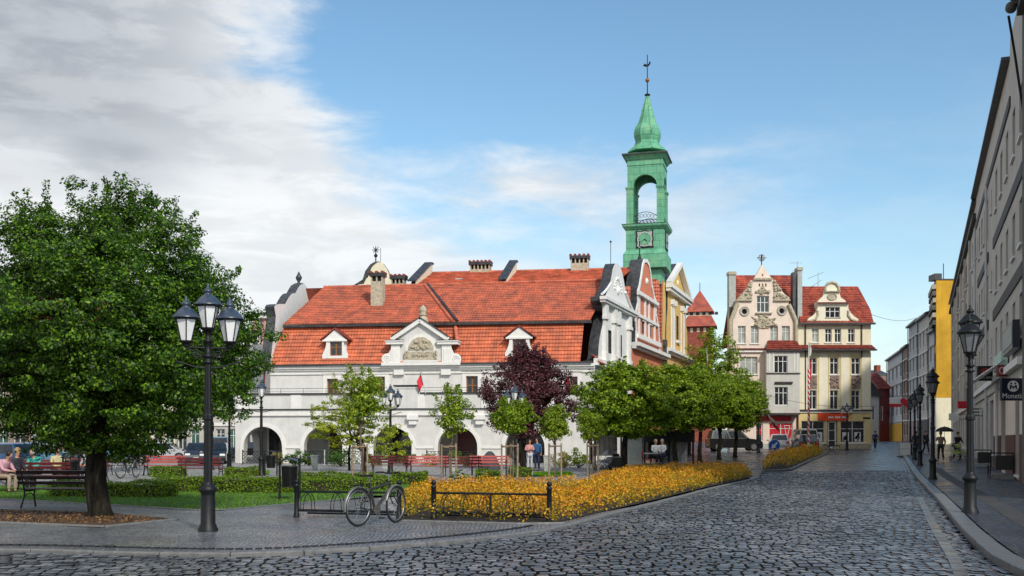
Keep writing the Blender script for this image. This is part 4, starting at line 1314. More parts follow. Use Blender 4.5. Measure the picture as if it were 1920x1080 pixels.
def flower_bed(name, poly, h, n, seed, label, leaf=.055):
    rng = np.random.default_rng(seed)
    drape('bed_soil', poly, PZ + .012, M['soil'])
    xs_ = [p[0] for p in poly]; ys_ = [p[1] for p in poly]
    P = np.stack([rng.uniform(min(xs_), max(xs_), n), rng.uniform(min(ys_), max(ys_), n)], 1)
    P = P[inside(P, poly)]
    # distance to outline for the rounded shoulder
    D = np.full(len(P), 99.)
    for i in range(len(poly)):
        a, b = np.array(poly[i]), np.array(poly[(i + 1) % len(poly)]); ab = b - a
        t = np.clip(((P - a) @ ab) / (ab @ ab), 0, 1); D = np.minimum(D, np.linalg.norm(P - (a + t[:, None] * ab), axis=1))
    # shrubs as mounds on a jittered lattice
    cx = np.arange(min(xs_) - 1, max(xs_) + 1, .55); cy = np.arange(min(ys_) - 1, max(ys_) + 1, .55)
    gx, gy = np.meshgrid(cx, cy); cen = np.stack([gx.ravel(), gy.ravel()], 1) + rng.normal(size=(gx.size, 2)) * .12
    hs = rng.uniform(.68, 1.15, len(cen)); hue = rng.uniform(0, 1, len(cen))
    near = np.zeros(len(P), int); best = np.full(len(P), 9.)
    for s in range(0, len(P), 4000):
        q = P[s:s + 4000]; d2 = ((q[:, None, :] - cen[None]) ** 2).sum(2); near[s:s + 4000] = d2.argmin(1); best[s:s + 4000] = np.sqrt(d2.min(1))
    dome = 1 - .50 * np.clip(best / .40, 0, 1) ** 2
    sh = np.clip(D / .38, 0, 1) ** .6
    H = h * hs[near] * dome * (.35 + .65 * sh)
    u = rng.uniform(0, 1, len(P)); z = H * (1 - .75 * u ** 2.2)
    out = (P - cen[near]) / np.maximum(.05, best[:, None])
    Nn = np.concatenate([out * .6, np.full((len(P), 1), .9)], 1) + rng.normal(size=(len(P), 3)) * .5
    Pz = gzv(P[:, 0], P[:, 1]) + PZ + z
    V = leaf_quads(np.column_stack([P, Pz]) + rng.normal(size=(len(P), 3)) * .015, Nn, leaf * rng.uniform(.6, 1.3, len(P)), rng, .7)
    yg = (rng.uniform(0, 1, len(P)) < np.clip(.05 + 1.0 * (1 - z / h) ** 1.5 + np.clip(hue[near] - .55, 0, 1) * .9 + .25 * np.sin(P[:, 0] * .9) * np.sin(P[:, 1] * .5), 0, 1)).astype(int)
    o = raw_mesh(name, V, 4, [M['leaf_or'], M['leaf_oy']], yg)
    tag(o, label, 'flower bed', kind='stuff'); return o
bed = [G(752, 974, PZ), G(1035, 982, PZ)] + [(p[0], p[1]) for p in offset(KL, .30) if 20.9 < p[1] < 47] + [Gt(1400, 885), Gt(1180, 889, PZ), Gt(1120, 906, PZ), G(1090, 921, PZ), G(960, 922, PZ), G(800, 926, PZ), G(752, 936, PZ)]
flower_bed('spirea_bed', bed, .52, 210000, 11, 'large bed of orange and yellow spirea shrubs behind the black bike racks')
bed2 = [Gt(1432, 883, PZ), Gt(1478, 880, PZ), Gt(1515, 864, PZ), Gt(1548, 851, PZ), Gt(1500, 852, PZ), Gt(1450, 866, PZ), Gt(1430, 874, PZ)]
flower_bed('spirea_bed', bed2, .85, 60000, 12, 'smaller orange spirea bed further up the street before the parked cars', .08)
kerb('bed_kerb', [Gt(1432, 884, PZ), Gt(1484, 881, PZ), Gt(1520, 864, PZ), Gt(1556, 849, PZ)], .14, PZ + .05, -.05, M['kerb'], .9, 1)
kerb('bed_edging', [G(752, 977, PZ), G(1035, 985, PZ), G(1060, 982, PZ)], .08, PZ + .03, -.02, M['kerb'], .9, 1)

# ================================================================== TOWN HALL
A = Fr(GX(810, 74.0), (math.cos(R(-8)), math.sin(R(-8))))
sR = A.s(1113); sL = A.s(507)
hall = empty('town_hall', A.p(sL, 0, 0)); tag(hall, 'long white arcaded town hall with red mansard roof and arched gallery', 'town hall')
Ex, Ey, _ = A.p(sR, 0, 0)
tE = math.atan((1640 - 960) / F)
E_ = Fr((Ex, Ey), (math.sin(tE), math.cos(tE)))
zE = A.sz(810, 684)[1]
S, T = M['stucco'], M['trim']
# upper wall
holes = []
wins = []
for x0, y0, x1, y1 in ((874, 705, 896, 740), (613, 710, 634, 745), (978, 706, 1000, 740), (700, 706, 722, 740), (1062, 706, 1083, 740)):
    s0, s1, z0, z1 = A.rect(x0, y0, x1, y1); z0 = A.sz(810, 740)[1]
    holes.append(rloop(s0, s1, z0, z1)); wins.append((s0, s1, z0, z1))
mb = MB(); mb.prism(A, rloop(sL, sR, 0, zE), 0, .5, S, S, holes)
mb.box(A, sL, sL + .5, .5, 11.8, 0, zE, S)
mb.build('wall', hall)
for s0, s1, z0, z1 in wins:
    mb = MB(); e = .28
    mb.prism(A, [(s0 - e, z0 - .1), (s1 + e, z0 - .1), (s1 + e, z1 + e), (s0 - e, z1 + e)], -.05, -.001, T, T, [rloop(s0, s1, z0 - .05, z1)])
    mb.box(A, s0 - e - .06, s1 + e + .06, -.10, -.001, z1 + e + .003, z1 + e + .09, T)
    mb.build('window_surround', hall)
    window(hall, A, s0, s1, z0, z1, .18, 2, (.5,), fw=.07, fm=M['wood_frame'], sill=False, bar=.05)
mb = MB()                                # eaves cornice
for d, a, b in ((-.10, zE - .62, zE - .36), (-.22, zE - .36, zE - .22), (-.34, zE - .22, zE - .03)):
    mb.box(A, sL - .02, sR + .1, d, -.001, a, b - .003, T)
mb.build('cornice', hall)
mb = MB(); mb.box(A, sL - .1, sR - .1, -.50, -.34, zE - .02, zE + .10, M['lead']); mb.build('gutter', hall)
mb = MB(); q = [A.p(sL - .12, -.25, zE - .05), A.p(sL - .35, -.2, zE - .4), A.p(sL - .45, -.1, zE - 1.0), A.p(sL - .45, -.1, 4.6)]
mb.tube(q, .07, 8, M['slat_rd2']); mb.build('downpipe', hall)
for x0, x1 in ((523, 600), (640, 735), (760, 826), (906, 960), (1005, 1055)):   # shallow panel frames
    s0, s1, z0, z1 = A.rect(x0, 699, x1, 739); mb = MB()
    mb.prism(A, rloop(s0 - .12, s1 + .12, z0 - .1, z1 + .12), -.03, -.001, S, S, [rloop(s0, s1, z0, z1)]); mb.build('wall_panel', hall)
for x0, x1 in ((740, 758), (828, 846)):
    s0, s1, z0, z1 = A.rect(x0, 690, x1, 703); mb = MB(); mb.box(A, s0, s1, -.26, -.001, z0, z1, T); mb.build('wall_block', hall)
# mansard roof: steep lower slope, break, upper slope to the front ridge
Z1 = A.sz(810, 606, 1.3)[1]; D1 = 1.3
Z2 = A.sz(700, 538, 7.0)[1]; D2 = 7.0
sV = A.s(578, 7.0); sB = A.s(534, 1.3)   # verge on the west side follows the gable
mb = MB()
hipx = A.s(850, 1.1)
roof(mb, A, sL + .05, sR - .9, sB + .0, sR - .75, -.42, zE + .06, D1, Z1, M['tile_low'], seed=1)
roof(mb, A, sB, hipx, sB + 1.2, A.s(797, 6.7), D1 - .42, Z1 + .02, D2 - .3, Z2 - .02, M['tile_up'], seed=2)
roof(mb, A, hipx - .2, sR - .3, A.s(797, 7.0), sR + .75, D1 - .25, Z1 + .0, D2 + .1, Z2 + .1, M['tile_up'], seed=3)
mb.add([A.p(sL, D2, Z2), A.p(sR + .6, D2, Z2 + .1), A.p(sR + 1.4, 11.6, 8.0), A.p(sL, 11.6, 8.0)], [(0, 1, 2, 3)], M['tile_old'])
rf = mb.build('roof', hall)
mb = MB(); mb.box(A, sB, sR - .2, D1 - .46, D1 - .2, Z1 - .20, Z1 - .03, M['lead']); mb.build('roof_break', rf)
mb = MB()
ridge(mb, A.p(sB + 1.2, D2 - .3, Z2 + .02), A.p(A.s(797, 6.8), D2 - .3, Z2 + .02), M['tile'])
ridge(mb, A.p(A.s(797, 6.8), D2, Z2 + .08), A.p(sR + .5, D2, Z2 + .16), M['tile'])
ridge(mb, A.p(A.s(797, 6.7), D2 - .35, Z2 + .04), A.p(hipx - .05, D1 - .44, Z1 + .12), M['tile'], .12)
ridge(mb, A.p(hipx + .12, D1 - .1, Z1 - .2), A.p(A.s(857, -.4), -.35, zE + 1.6), M['tile'], .14)
mb.build('ridge_tiles', rf)
mb = MB(); mb.tube([A.p(A.s(801, 6.7), D2 - .2, Z2 + .10), A.p(hipx + .32, D1 - .3, Z1 + .08)], .12, 6, M['lead']); mb.build('valley_flashing', rf)
# skylights and chimneys
def chimney(root, f, x0, x1, ytop, ybot, d, dep, name='chimney', m=None, crown=True):
    s0, s1, z0, z1 = f.rect(x0, ytop, x1, ybot, d)
    mb = MB(); zc = z1 - .85
    mb.box(f, s0, s1, d, d + dep, z0, zc, m or M['stone'])
    ch = mb.build(name, root)
    mb = MB()
    n = max(2, round((s1 - s0) / .38)); w = (s1 - s0) / n
    for i in range(n + 1):
        x = s0 + (s1 - s0 - .10) * i / n
        mb.box(f, x, x + .10, d + .01, d + dep - .01, zc, zc + .38, m or M['stone'])
    mb.box(f, s0 + .12, s1 - .12, d + dep * .35, d + dep * .65, zc, zc + .38, M['band'])
    mb.box(f, s0 - .10, s1 + .10, d - .10, d + dep + .10, zc + .38, zc + .62, M['lead'])
    for i in range(n + 1):
        x = s0 + (s1 - s0) * i / n
        mb.cyl(f.p(x, d - .09, zc + .66), f.p(x, d + dep + .09, zc + .66), .13, n=8, m=M['tile_dark'])
    mb.build('chimney_cap', ch)
    return ch
chimney(hall, A, 695, 717, 506, 586, 3.4, .8)
chimney(hall, A, 733, 757, 512, 560, 10.5, .9)
# dormers
def dormer(x0, x1, yap, yev, yb, d=-.25, wx=None):
    s0, s1, z0, ze = A.rect(x0, yev, x1, yb, d); zap = A.sz((x0 + x1) / 2, yap, d)[1]; sm = (s0 + s1) / 2
    w0, w1, wz0, wz1 = A.rect(*wx, d)
    zb = z0
    dm = MB()
    # front with curved shoulders
    o = [(s0, zb), (s1, zb)] + [(s1 + .0 - .30 * math.sin(R(90 * i / 5)), zb + .25 + (ze - zb - .45) * i / 5) for i in range(6)] + [(w1 + .26, ze), (w0 - .26, ze)] + [(s0 + .30 * math.sin(R(90 * i / 5)), zb + .25 + (ze - zb - .45) * i / 5) for i in reversed(range(6))]
    dm.prism(A, o, d, d + .25, T, T, [rloop(w0, w1, wz0, wz1)])
    dm.prism(A, [(s0 + .1, ze + .003), (s1 - .1, ze + .003), (sm, zap)], d, d + .2, T)
    dm.box(A, s0 + .05, s1 - .05, d - .08, d - .001, ze - .12, ze - .003, T)
    dm.box(A, w0 - .25, w1 + .25, d + .25, 1.4, zb, ze, S)
    dr = dm.build('dormer', hall)
    window(dr, A, w0, w1, wz0, wz1, d + .10, 2, (.55,), fw=.06, fm=M['wood_frame'], sill=False, bar=.04, name='dormer_window') if False else None
    mb = MB(); e = .22
    for sg, sa in ((0, s0), (1, s1)):
        mb.add([A.p(sm, d - .12, zap + .14), A.p(sm, 2.3, zap + .14), A.p(sa + (e if sg else -e) * .6, 1.7, ze + .05), A.p(sa + (e if sg else -e) * .6, d - .12, ze + .05)] + [A.p(sm, d - .12, zap + .04), A.p(sm, 2.3, zap + .04), A.p(sa + (e if sg else -e) * .6, 1.7, ze - .03), A.p(sa + (e if sg else -e) * .6, d - .12, ze - .03)],
               [(0, 1, 2, 3), (4, 7, 6, 5), (0, 3, 7, 4), (3, 2, 6, 7)], M['tile_dark'])
    mb.build('dormer_roof', dr)
    window(hall, A, w0, w1, wz0, wz1, d + .10, 2, (.55,), fw=.07, fm=M['wood_frame'], sill=False, bar=.045, name='dormer_window')
dormer(604, 652, 618, 637, 672, wx=(618.5, 638, 641, 667))
dormer(947, 1000, 613, 632, 668, wx=(961, 636, 986, 668))
# central pediment over the cornice
d = -.36
def Ap(pts, dd=d): return A.poly(pts, dd)
ped = MB()
out = [(750, 684), (750, 645), (736, 637), (788, 599), (841, 637), (829, 645), (829, 684)]
ped.prism(A, Ap(out), d, d + .8, S, M['lead'])
for x0, x1 in ((734, 750.5), (829, 847)):
    s0, s1, z0, z1 = A.rect(x0, 645, x1, 684, d); ped.box(A, s0, s1, d - .14, d + .6, z0, z1, T)
    ped.box(A, s0 + .12, s1 - .12, d - .17, d - .138, z0 + .15, z1 - .35, T)
for x0, x1 in ((725, 757), (821, 860)):
    s0, s1, z0, z1 = A.rect(x0, 639, x1, 646, d); ped.box(A, s0, s1, d - .30, d + .62, z0, z1 - .08, T); ped.box(A, s0 - .05, s1 + .05, d - .36, d + .64, z1 - .078, z1, T)
    ped.box(A, s0 - .05, s1 + .05, d - .37, d + .65, z1 + .003, z1 + .05, M['lead'])
def bar2(mb, p0, p1, w, dd0, dd1, m):
    (a, b), (c, e) = p0, p1; L_ = math.hypot(c - a, e - b); nx_, nz_ = -(e - b) / L_ * w / 2, (c - a) / L_ * w / 2
    mb.prism(A, [(a - nx_, b - nz_), (c - nx_, e - nz_), (c + nx_, e + nz_), (a + nx_, b + nz_)], dd0, dd1, m)
L0, TP, R0 = Ap([(735, 637), (788.3, 601), (842, 637)])
bar2(ped, L0, TP, .30, d - .28, d - .002, T); bar2(ped, TP, R0, .30, d - .28, d - .002, T)
bar2(ped, (L0[0], L0[1] + .2), (TP[0], TP[1] + .2), .06, d - .34, d + .8, M['lead']); bar2(ped, (TP[0], TP[1] + .2), (R0[0], R0[1] + .2), .06, d - .34, d + .8, M['lead'])
s0, s1, z0, z1 = A.rect(716, 679, 864, 685, d); ped.box(A, s0, s1, d - .2, d + .1, z0, z1 - .02, T)
pd = ped.build('pediment', hall)
for cx, sg in ((726, -1), (855, 1)):     # side scrolls
    mb = MB()
    c = A.sz(cx, 673.5, d); r = .40
    inx = A.s(734 if sg < 0 else 847, d)
    o = arc(c[0], c[1], r, *((-90, -270) if sg < 0 else (-90, 90)), 12)
    top = A.sz(736 if sg < 0 else 846, 647, d)
    o = o + [(c[0] - sg * .05 + (inx - c[0]) * .3, c[1] + r + .05), (inx - sg * -.02, c[1] + r + .35), (inx, top[1]), (inx, c[1] - r)]
    mb.prism(A, o, d - .08, d + .5, T, M['lead'])
    pts = [A.p(c[0] + sg * (r * .80 * (1 - i / 26)) * math.cos(i * .55 - 1.5), d - .10, c[1] + (r * .80 * (1 - i / 26)) * math.sin(i * .55 - 1.5)) for i in range(24)]
    mb.tube(pts, .03, 6, T)
    mb.build('volute', pd)
mb = MB(); c = A.sz(789.5, 657, d); r = .98
mb.prism(A, [(c[0] - r * 1.15, c[1] - 1.0), (c[0] + r * 1.15, c[1] - 1.0), (c[0] + r * 1.15, c[1])] + arc(c[0], c[1], r * 1.15, 0, 180, 20), d - .06, d - .002, T)
mb.prism(A, arc(c[0], c[1] + .01, r * .95, 0, 180, 20), d - .10, d - .062, M['stone'])
s0, s1, z0, z1 = A.rect(759, 659, 819, 675, d); mb.box(A, s0, s1, d - .13, d - .062, z0, z1, M['stone'])
rnd = random.Random(4)
for i in range(40):                      # carved relief figures
    a = rnd.uniform(.1, math.pi - .1); rr = rnd.uniform(.15, .85)
    mb.ball(A.p(c[0] + rr * r * .9 * math.cos(a), d - .10, c[1] + .05 + rr * r * .85 * math.sin(a)), rnd.uniform(.05, .13), M['stone'], 7, 5)
for sg in (s0 + .1, s1 - .1):
    for i in range(9): mb.ball(A.p(sg + rnd.uniform(-.12, .12), d - .14, z0 + (z1 - z0) * i / 8), rnd.uniform(.05, .09), M['stone'], 7, 5)
mb.box(A, s0 - .1, s1 + .1, d - .20, d - .062, z0 - .16, z0 - .02, T)
rl = mb.build('relief', pd)
mb = MB()
for i in range(9):                       # worn, unreadable inscription on the tablet
    x = s0 + .55 + (s1 - s0 - 1.1) * i / 9; mb.box(A, x, x + .03, d - .14, d - .131, (z0 + z1) / 2 - .12, (z0 + z1) / 2 + .02 + .05 * (i % 2), M['band']); mb.box(A, x + .035, x + .11, d - .14, d - .131, (z0 + z1) / 2 - .12 + .05 * (i % 3), (z0 + z1) / 2 - .09 + .05 * (i % 3), M['band'])
mb.build('inscription', pd)
mb = MB(); tp = A.sz(791.5, 601, d); c3 = A.p(tp[0], d + .3, tp[1] - .1)
mb.lathe(c3, [(.38, 0), (.34, .3), (.24, .38), (.22, .46), (.30, .50), (.30, .56), (.17, .60), (.26, .78), (.28, .90), (.20, 1.06), (.08, 1.18), (.02, 1.24)], 12, M['stone']); mb.build('finial', pd)

# arcade with its terrace, standing four metres in front of the wall
dA = -4.0
a0, a1 = A.s(441, dA), A.s(1122, dA)
zP = A.sz(700, 739, dA)[1]; zM = A.sz(700, 768, dA)[1]; zM2 = A.sz(700, 779, dA)[1]; zs = A.sz(700, 838, dA)[1]
arches = [(493, 36), (606, 36), (736, 36), (858, 37), (984, 37), (1126 - 2, 0)]
holes = []; ctr = []
outer = [(a0, 0)]
for px, hw in arches[:5]:
    c = A.s(px, dA); r = (A.s(px + hw, dA) - A.s(px - hw, dA)) / 2; ctr.append((c, r))
    outer += [(c - r, 0)] + arc(c, zs, r, 180, 0, 20) + [(c + r, 0)]
c6 = A.s(1128, dA); 
outer += [(a1 - .9, 0), (a1, 0), (a1, zM), (a0, zM)]
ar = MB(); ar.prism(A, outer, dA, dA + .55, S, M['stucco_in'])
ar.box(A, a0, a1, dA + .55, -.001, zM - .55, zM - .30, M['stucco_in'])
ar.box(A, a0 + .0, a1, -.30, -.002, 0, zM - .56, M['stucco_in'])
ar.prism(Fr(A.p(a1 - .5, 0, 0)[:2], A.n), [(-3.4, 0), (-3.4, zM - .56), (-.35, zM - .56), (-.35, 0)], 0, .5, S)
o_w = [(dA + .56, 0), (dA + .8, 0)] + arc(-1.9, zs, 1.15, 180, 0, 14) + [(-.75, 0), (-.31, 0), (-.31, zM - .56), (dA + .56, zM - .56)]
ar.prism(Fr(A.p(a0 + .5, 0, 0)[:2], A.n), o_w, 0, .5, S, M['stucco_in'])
for c, r in ctr:                         # rings round the arches
    o = arc(c, zs, r + .26, 180, 0, 20) + [(c + r + .26, 0), (c + r + .004, 0)] + arc(c, zs, r + .004, 0, 180, 20) + [(c - r - .004, 0), (c - r - .26, 0)]
    ar.prism(A, o, dA - .05, dA - .001, T)
for (c, r), (c2, r2) in zip(ctr[:-1], ctr[1:]):
    ar.box(A, c + r + .27, c2 - r2 - .27, dA - .07, dA - .001, zs - .10, zs + .04, T)
    ar.box(A, c + r + .27, c2 - r2 - .27, dA - .05, dA - .001, 0, .55, T)
ar.build('arcade', hall)
for i, (c, r) in enumerate(ctr):            # doors and windows on the back wall of the gallery
    mb = MB(); w = .7 if i % 2 else .95; mb.box(A, c - w, c + w, -.42, -.301, .1, 2.3 if i % 2 else 2.6, M['slat_rd2'] if i % 2 else M['glass_shop'])
    mb.box(A, c - w - .12, c - w, -.46, -.301, .1, 2.62, T); mb.box(A, c + w, c + w + .12, -.46, -.301, .1, 2.62, T); mb.box(A, c - w, c + w, -.46, -.301, 2.603, 2.74, T); mb.build('gallery_door', hall)
mb = MB()
mb.box(A, a0 - .1, a1 + .1, dA - .14, dA - .001, zM2, zM - .003, T); mb.box(A, a0 - .16, a1 + .16, dA - .24, dA + .3, zM, zM + .07, M['lead'])
mb.box(A, a0 - .04, a1, dA - .001, dA + .3, zM + .075, zP, S)
xc0, xc1 = A.s(742, dA), A.s(784, dA)
mb.box(A, xc0, xc1, dA - .12, dA + .34, zM + .075, zP + .50, S); mb.box(A, xc0 - .12, xc1 + .12, dA - .24, dA + .42, zP + .503, zP + .60, M['lead']); mb.box(A, xc0 - .06, xc1 + .06, dA - .17, dA - .121, zP + .36, zP + .48, T)
for u0, u1 in ((a0 - .1, xc0 - .14), (xc1 + .14, a1 + .05)): mb.box(A, u0, u1, dA - .10, dA + .38, zP + .003, zP + .10, M['lead'])
for px in (555, 667, 787, 912, 1030, 455):
    c = A.s(px, dA); mb.box(A, c - .36, c + .36, dA - .05, dA - .0015, zM + .08, zP - .003, T)
for px in (775, 900, 650):
    c = A.s(px, dA); mb.box(A, c - .38, c + .38, dA - .34, dA - .001, zM2 - .30, zM2 - .004, T); mb.box(A, c - .26, c + .26, dA - .24, dA - .001, zM2 - .62, zM2 - .304, T)
mb.build('parapet', hall)
mb = MB(); zr = zP + .42
for u0, u1 in ((a0, xc0 - .1), (xc1 + .1, a1)):
    mb.cyl(A.p(u0, dA + .15, zr), A.p(u1, dA + .15, zr), .015, n=5, m=M['iron']); mb.cyl(A.p(u0, dA + .15, zr - .18), A.p(u1, dA + .15, zr - .18), .01, n=5, m=M['iron'])
    k = int((u1 - u0) / 1.6)
    for i in range(k + 1): x = u0 + (u1 - u0) * i / k; mb.cyl(A.p(x, dA + .15, zP + .1), A.p(x, dA + .15, zr), .014, n=5, m=M['iron'])
mb.build('railing', hall)
# west gable parapet: plate across the end of the roof, curved outline in depth
W_ = Fr(A.p(sL, 0, 0)[:2], A.n)
prof = [(-.5, zE - .3), (-.55, zE + .3), (-.2, zE + 1.5), (.35, Z1 - .2), (.50, Z1 + .6), (.2, Z1 + 1.25), (.5, Z1 + 1.45), (1.3, Z1 + 1.6)] + \
       [(2.0 + 2.6 * i / 6, Z1 + 1.35 + 1.5 * math.sin(R(90 * i / 6))) for i in range(1, 7)] + [(5.6, Z1 + 3.6), (6.6, Z1 + 3.95), (7.6, Z1 + 3.6)] + [(11.3 - 2.9 * i / 6, Z1 + 1.35 + 1.5 * math.sin(R(90 * i / 6))) for i in range(6, 0, -1)] + [(12, Z1), (12, zE - .3)]
# from the front only its inner face above the tiles shows
mb = MB(); mb.prism(W_, prof, -.22, .5, T, M['slate'])
g = mb.build('west_gable', hall)
mb = MB(); c = W_.p(6.6, .2, Z1 + 3.9); mb.lathe(c, [(.16, 0), (.10, .15), (.22, .35), (.26, .5), (.14, .7), (.03, .95)], 10, M['lead']); mb.build('finial', g)
# rounded gable with a star behind the ridge
Bk = Fr(GX(665, 88), (math.cos(R(-8)), math.sin(R(-8))))
mb = MB()
pz = lambda pts: Bk.poly(pts)
o = [(672, 560), (672, 532)] + [(690, 520), (696, 503), (702, 495), (710, 491), (718, 494), (726, 505), (732, 520), (738, 540), (738, 560)]
mb.prism(Bk, pz(o), 0, .4, M['cream'], M['slate'])
o2 = [(664, 534), (680, 524), (685, 508), (694, 496), (702, 491), (710, 490), (702, 496), (695, 503), (688, 520), (682, 532)]
mb.prism(Bk, pz(o2), -.02, 1.6, M['slate'], M['slate'])
g = mb.build('rear_gable', hall)
mb = MB(); sc_, zc_ = Bk.sz(704, 490); zt = Bk.sz(704, 466)[1]
mb.cyl(Bk.p(sc_, .1, zc_), Bk.p(sc_, .1, zt), .05, n=6, m=M['iron']); mb.ball(Bk.p(sc_, .1, zc_ + .5), .16, M['iron'], 8, 6)
for k in range(4):
    a = math.pi * k / 4; mb.cyl(Bk.p(sc_ - .32 * math.cos(a), .1, zt - .1 - .32 * math.sin(a)), Bk.p(sc_ + .32 * math.cos(a), .1, zt - .1 + .32 * math.sin(a)), .035, n=5, m=M['iron'])
sc2, zc2 = Bk.sz(713, 490); mb.cyl(Bk.p(sc2, .1, zc2 - .5), Bk.p(sc2, .1, Bk.sz(713, 464)[1]), .02, n=5, m=M['iron'])
mb.build('star_finial', g)

# ---- white east gable (end of the town hall)
def gable(root, f, outline, thick, mface, medge, holes=(), name='gable'):
    mb = MB(); mb.prism(f, outline, 0, thick, mface, medge, holes)
    return mb.build(name, root)
def relief_box(mb, f, pts4, dout, m):      # pts4: four pixel corners on the plane
    q = f.poly(pts4); mb.prism(f, q, -dout, -.001, m)
def sc(s, z): return (s, z)
GW, GR = M['trim'], M['red_wall']
# values in metres along the east front, read off the plane of the three gables
wz = A.sz(1113, 684)[1]
o = [(.0, 0), (12.0, 0), (12.0, 7.4), (12.1, 7.6)] + [(12.1 - 1.5 * math.sin(R(90 * i / 5)), 7.6 + 3.0 * i / 5) for i in range(1, 6)] + \
    [(10.9, 10.7), (11.6, 10.9), (11.9, 11.3), (12.3, 11.55), (12.3, 11.85)] + [(11.6, 12.0), (10.5, 12.6), (9.8, 13.3), (9.3, 14.0), (8.7, 14.6), (8.0, 14.95), (7.2, 15.05), (6.3, 14.9), (5.6, 14.4), (5.1, 13.6), (4.4, 12.8), (3.4, 12.1), (2.3, 11.9), (1.9, 11.85), (1.9, 11.55), (2.4, 11.3), (2.6, 10.9), (3.2, 10.7)] + \
    [(3.2 - 0.0 - 1.9 * math.sin(R(90 * i / 5)), 10.6 - 3.0 * i / 5) for i in range(1, 6)] + [(1.0, 7.3), (.0, 7.1)]
nwin = [(4.2, 5.2, 8.0, 9.7), (7.6, 8.6, 8.0, 9.7)]
gb = gable(hall, E_, o, .75, GW, M['slate'], [rloop(*w) for w in nwin], 'east_gable')
for w in nwin:
    mb = MB(); mb.quad(E_.p(w[0], .25, w[2]), E_.p(w[1], .25, w[2]), E_.p(w[1], .25, w[3]), E_.p(w[0], .25, w[3]), M['glass']); mb.build('niche_window', gb)
mb = MB()
mb.box(E_, 1.8, 12.4, -.40, -.001, 11.45, 11.62, T); mb.box(E_, 1.7, 12.5, -.52, -.001, 11.623, 11.85, T)
for s in (2.9, 5.7, 6.9, 10.6):
    w = .34; mb.box(E_, s - w, s + w, -.22, -.0012, 7.9, 10.3, T); mb.box(E_, s - w - .12, s + w + .12, -.34, -.0014, 10.303, 10.55, T); mb.box(E_, s - w - .05, s + w + .05, -.28, -.0013, 10.553, 11.447, T); mb.box(E_, s - w - .1, s + w + .1, -.30, -.0016, 7.3, 7.896, T)
mb.box(E_, .0, 12.0, -.30, -.001, 7.0, 7.296, T); mb.box(E_, 0, 12.1, -.42, -.002, 6.82, 6.996, T)
for i in range(12):
    a = R(180 * i / 11); mb.ball(E_.p(7.2 + 1.1 * math.cos(a), -.02, 13.0 + .9 * math.sin(a)), .12, T, 7, 5)
mb.ball(E_.p(7.2, .12, 13.0), .38, T, 14, 8)
for k in (0, 1):
    sx = [(2.1 + i * .38, 12.05 + .1 * i ** 1.25) for i in range(8)] if k == 0 else [(12.2 - i * .38, 12.05 + .1 * i ** 1.25) for i in range(8)]
    mb.tube([E_.p(a, -.06, b) for a, b in sx], .10, 6, T)
mb.build('gable_trim', gb)
mb = MB(); mb.cyl(E_.p(7.0, .5, 15.0), E_.p(7.0, .5, 16.7), .022, n=6, m=M['iron']); mb.ball(E_.p(7.0, .5, 16.7), .08, M['iron'], 8, 6); mb.build('lightning_rod', gb)
mb = MB(); roof(mb, E_, -.1, 1.2, .3, 1.2, -.55, 6.9, .3, 7.6, M['tile'], seed=7); mb.build('small_eaves_roof', gb)

# ================================================================== RED GABLED HOUSE
red = empty('gabled_house', E_.p(12.2, 0, 0)); tag(red, 'salmon red gabled house with white pilasters, between the white gable and the ochre gable', 'house')
mb = MB()
mb.box(E_, 12.15, 25.4, 0, .5, 0, 9.2, M['red_wall']); mb.box(E_, 12.1, 25.6, -.35, -.001, 9.0, 9.2, T); mb.box(E_, 12.1, 25.7, -.62, .1, 9.203, 9.5, T)
mb.build('wall', red)
o = [(13.3, 9.5), (13.4, 10.6), (13.1, 11.3), (13.4, 12.3), (14.0, 12.9), (14.0, 13.7), (14.0, 13.95), (14.6, 14.4), (15.3, 15.4), (15.9, 16.4), (16.5, 16.9), (17.6, 17.1), (18.6, 16.9), (19.3, 16.2), (19.9, 15.2), (20.8, 14.4), (21.6, 14.0), (21.7, 13.7), (21.7, 12.9), (22.5, 12.2), (23.0, 11.4), (23.4, 10.5), (23.4, 9.5)]
hl = [rloop(16.0, 16.7, 10.6, 11.6), rloop(19.0, 19.7, 10.6, 11.6)]
gr = gable(red, E_, o, 1.1, M['red_wall'], M['slate'], hl)
mb = MB()
for i in range(len(o) - 1):
    (a, b), (c, e) = o[i], o[i + 1]; L_ = math.hypot(c - a, e - b) + 1e-6; nx_, nz_ = -(e - b) / L_, (c - a) / L_
    mb.prism(E_, [(a, b), (c, e), (c - nx_ * .30, e - nz_ * .30), (a - nx_ * .30, b - nz_ * .30)], -.10 - .001 * (i % 3), -.001, T)
mb.box(E_, 13.9, 21.8, -.30, -.002, 13.55, 13.85, T)
for s in (14.6, 17.0, 18.6, 21.0):
    mb.box(E_, s - .24, s + .24, -.10, -.003, 10.36, 13.547, T)
mb.box(E_, 13.6, 23.2, -.24, -.004, 10.0, 10.35, T); mb.box(E_, 13.9, 22.4, -.2, -.0045, 11.75, 12.0, T)
for w in hl:
    s0 = w[0][0]; mb.box(E_, s0 - .15, s0 + .85, -.12, -.0035, 11.603, 11.74, T)
mb.ball(E_.p(17.7, .15, 15.2), .34, T, 12, 8)
mb.build('gable_trim', gr)
for w in hl:
    mb = MB(); mb.quad(E_.p(w[0][0], .2, w[0][1]), E_.p(w[1][0], .2, w[0][1]), E_.p(w[1][0], .2, w[2][1]), E_.p(w[0][0], .2, w[2][1]), M['glass']); mb.build('niche_window', gr)
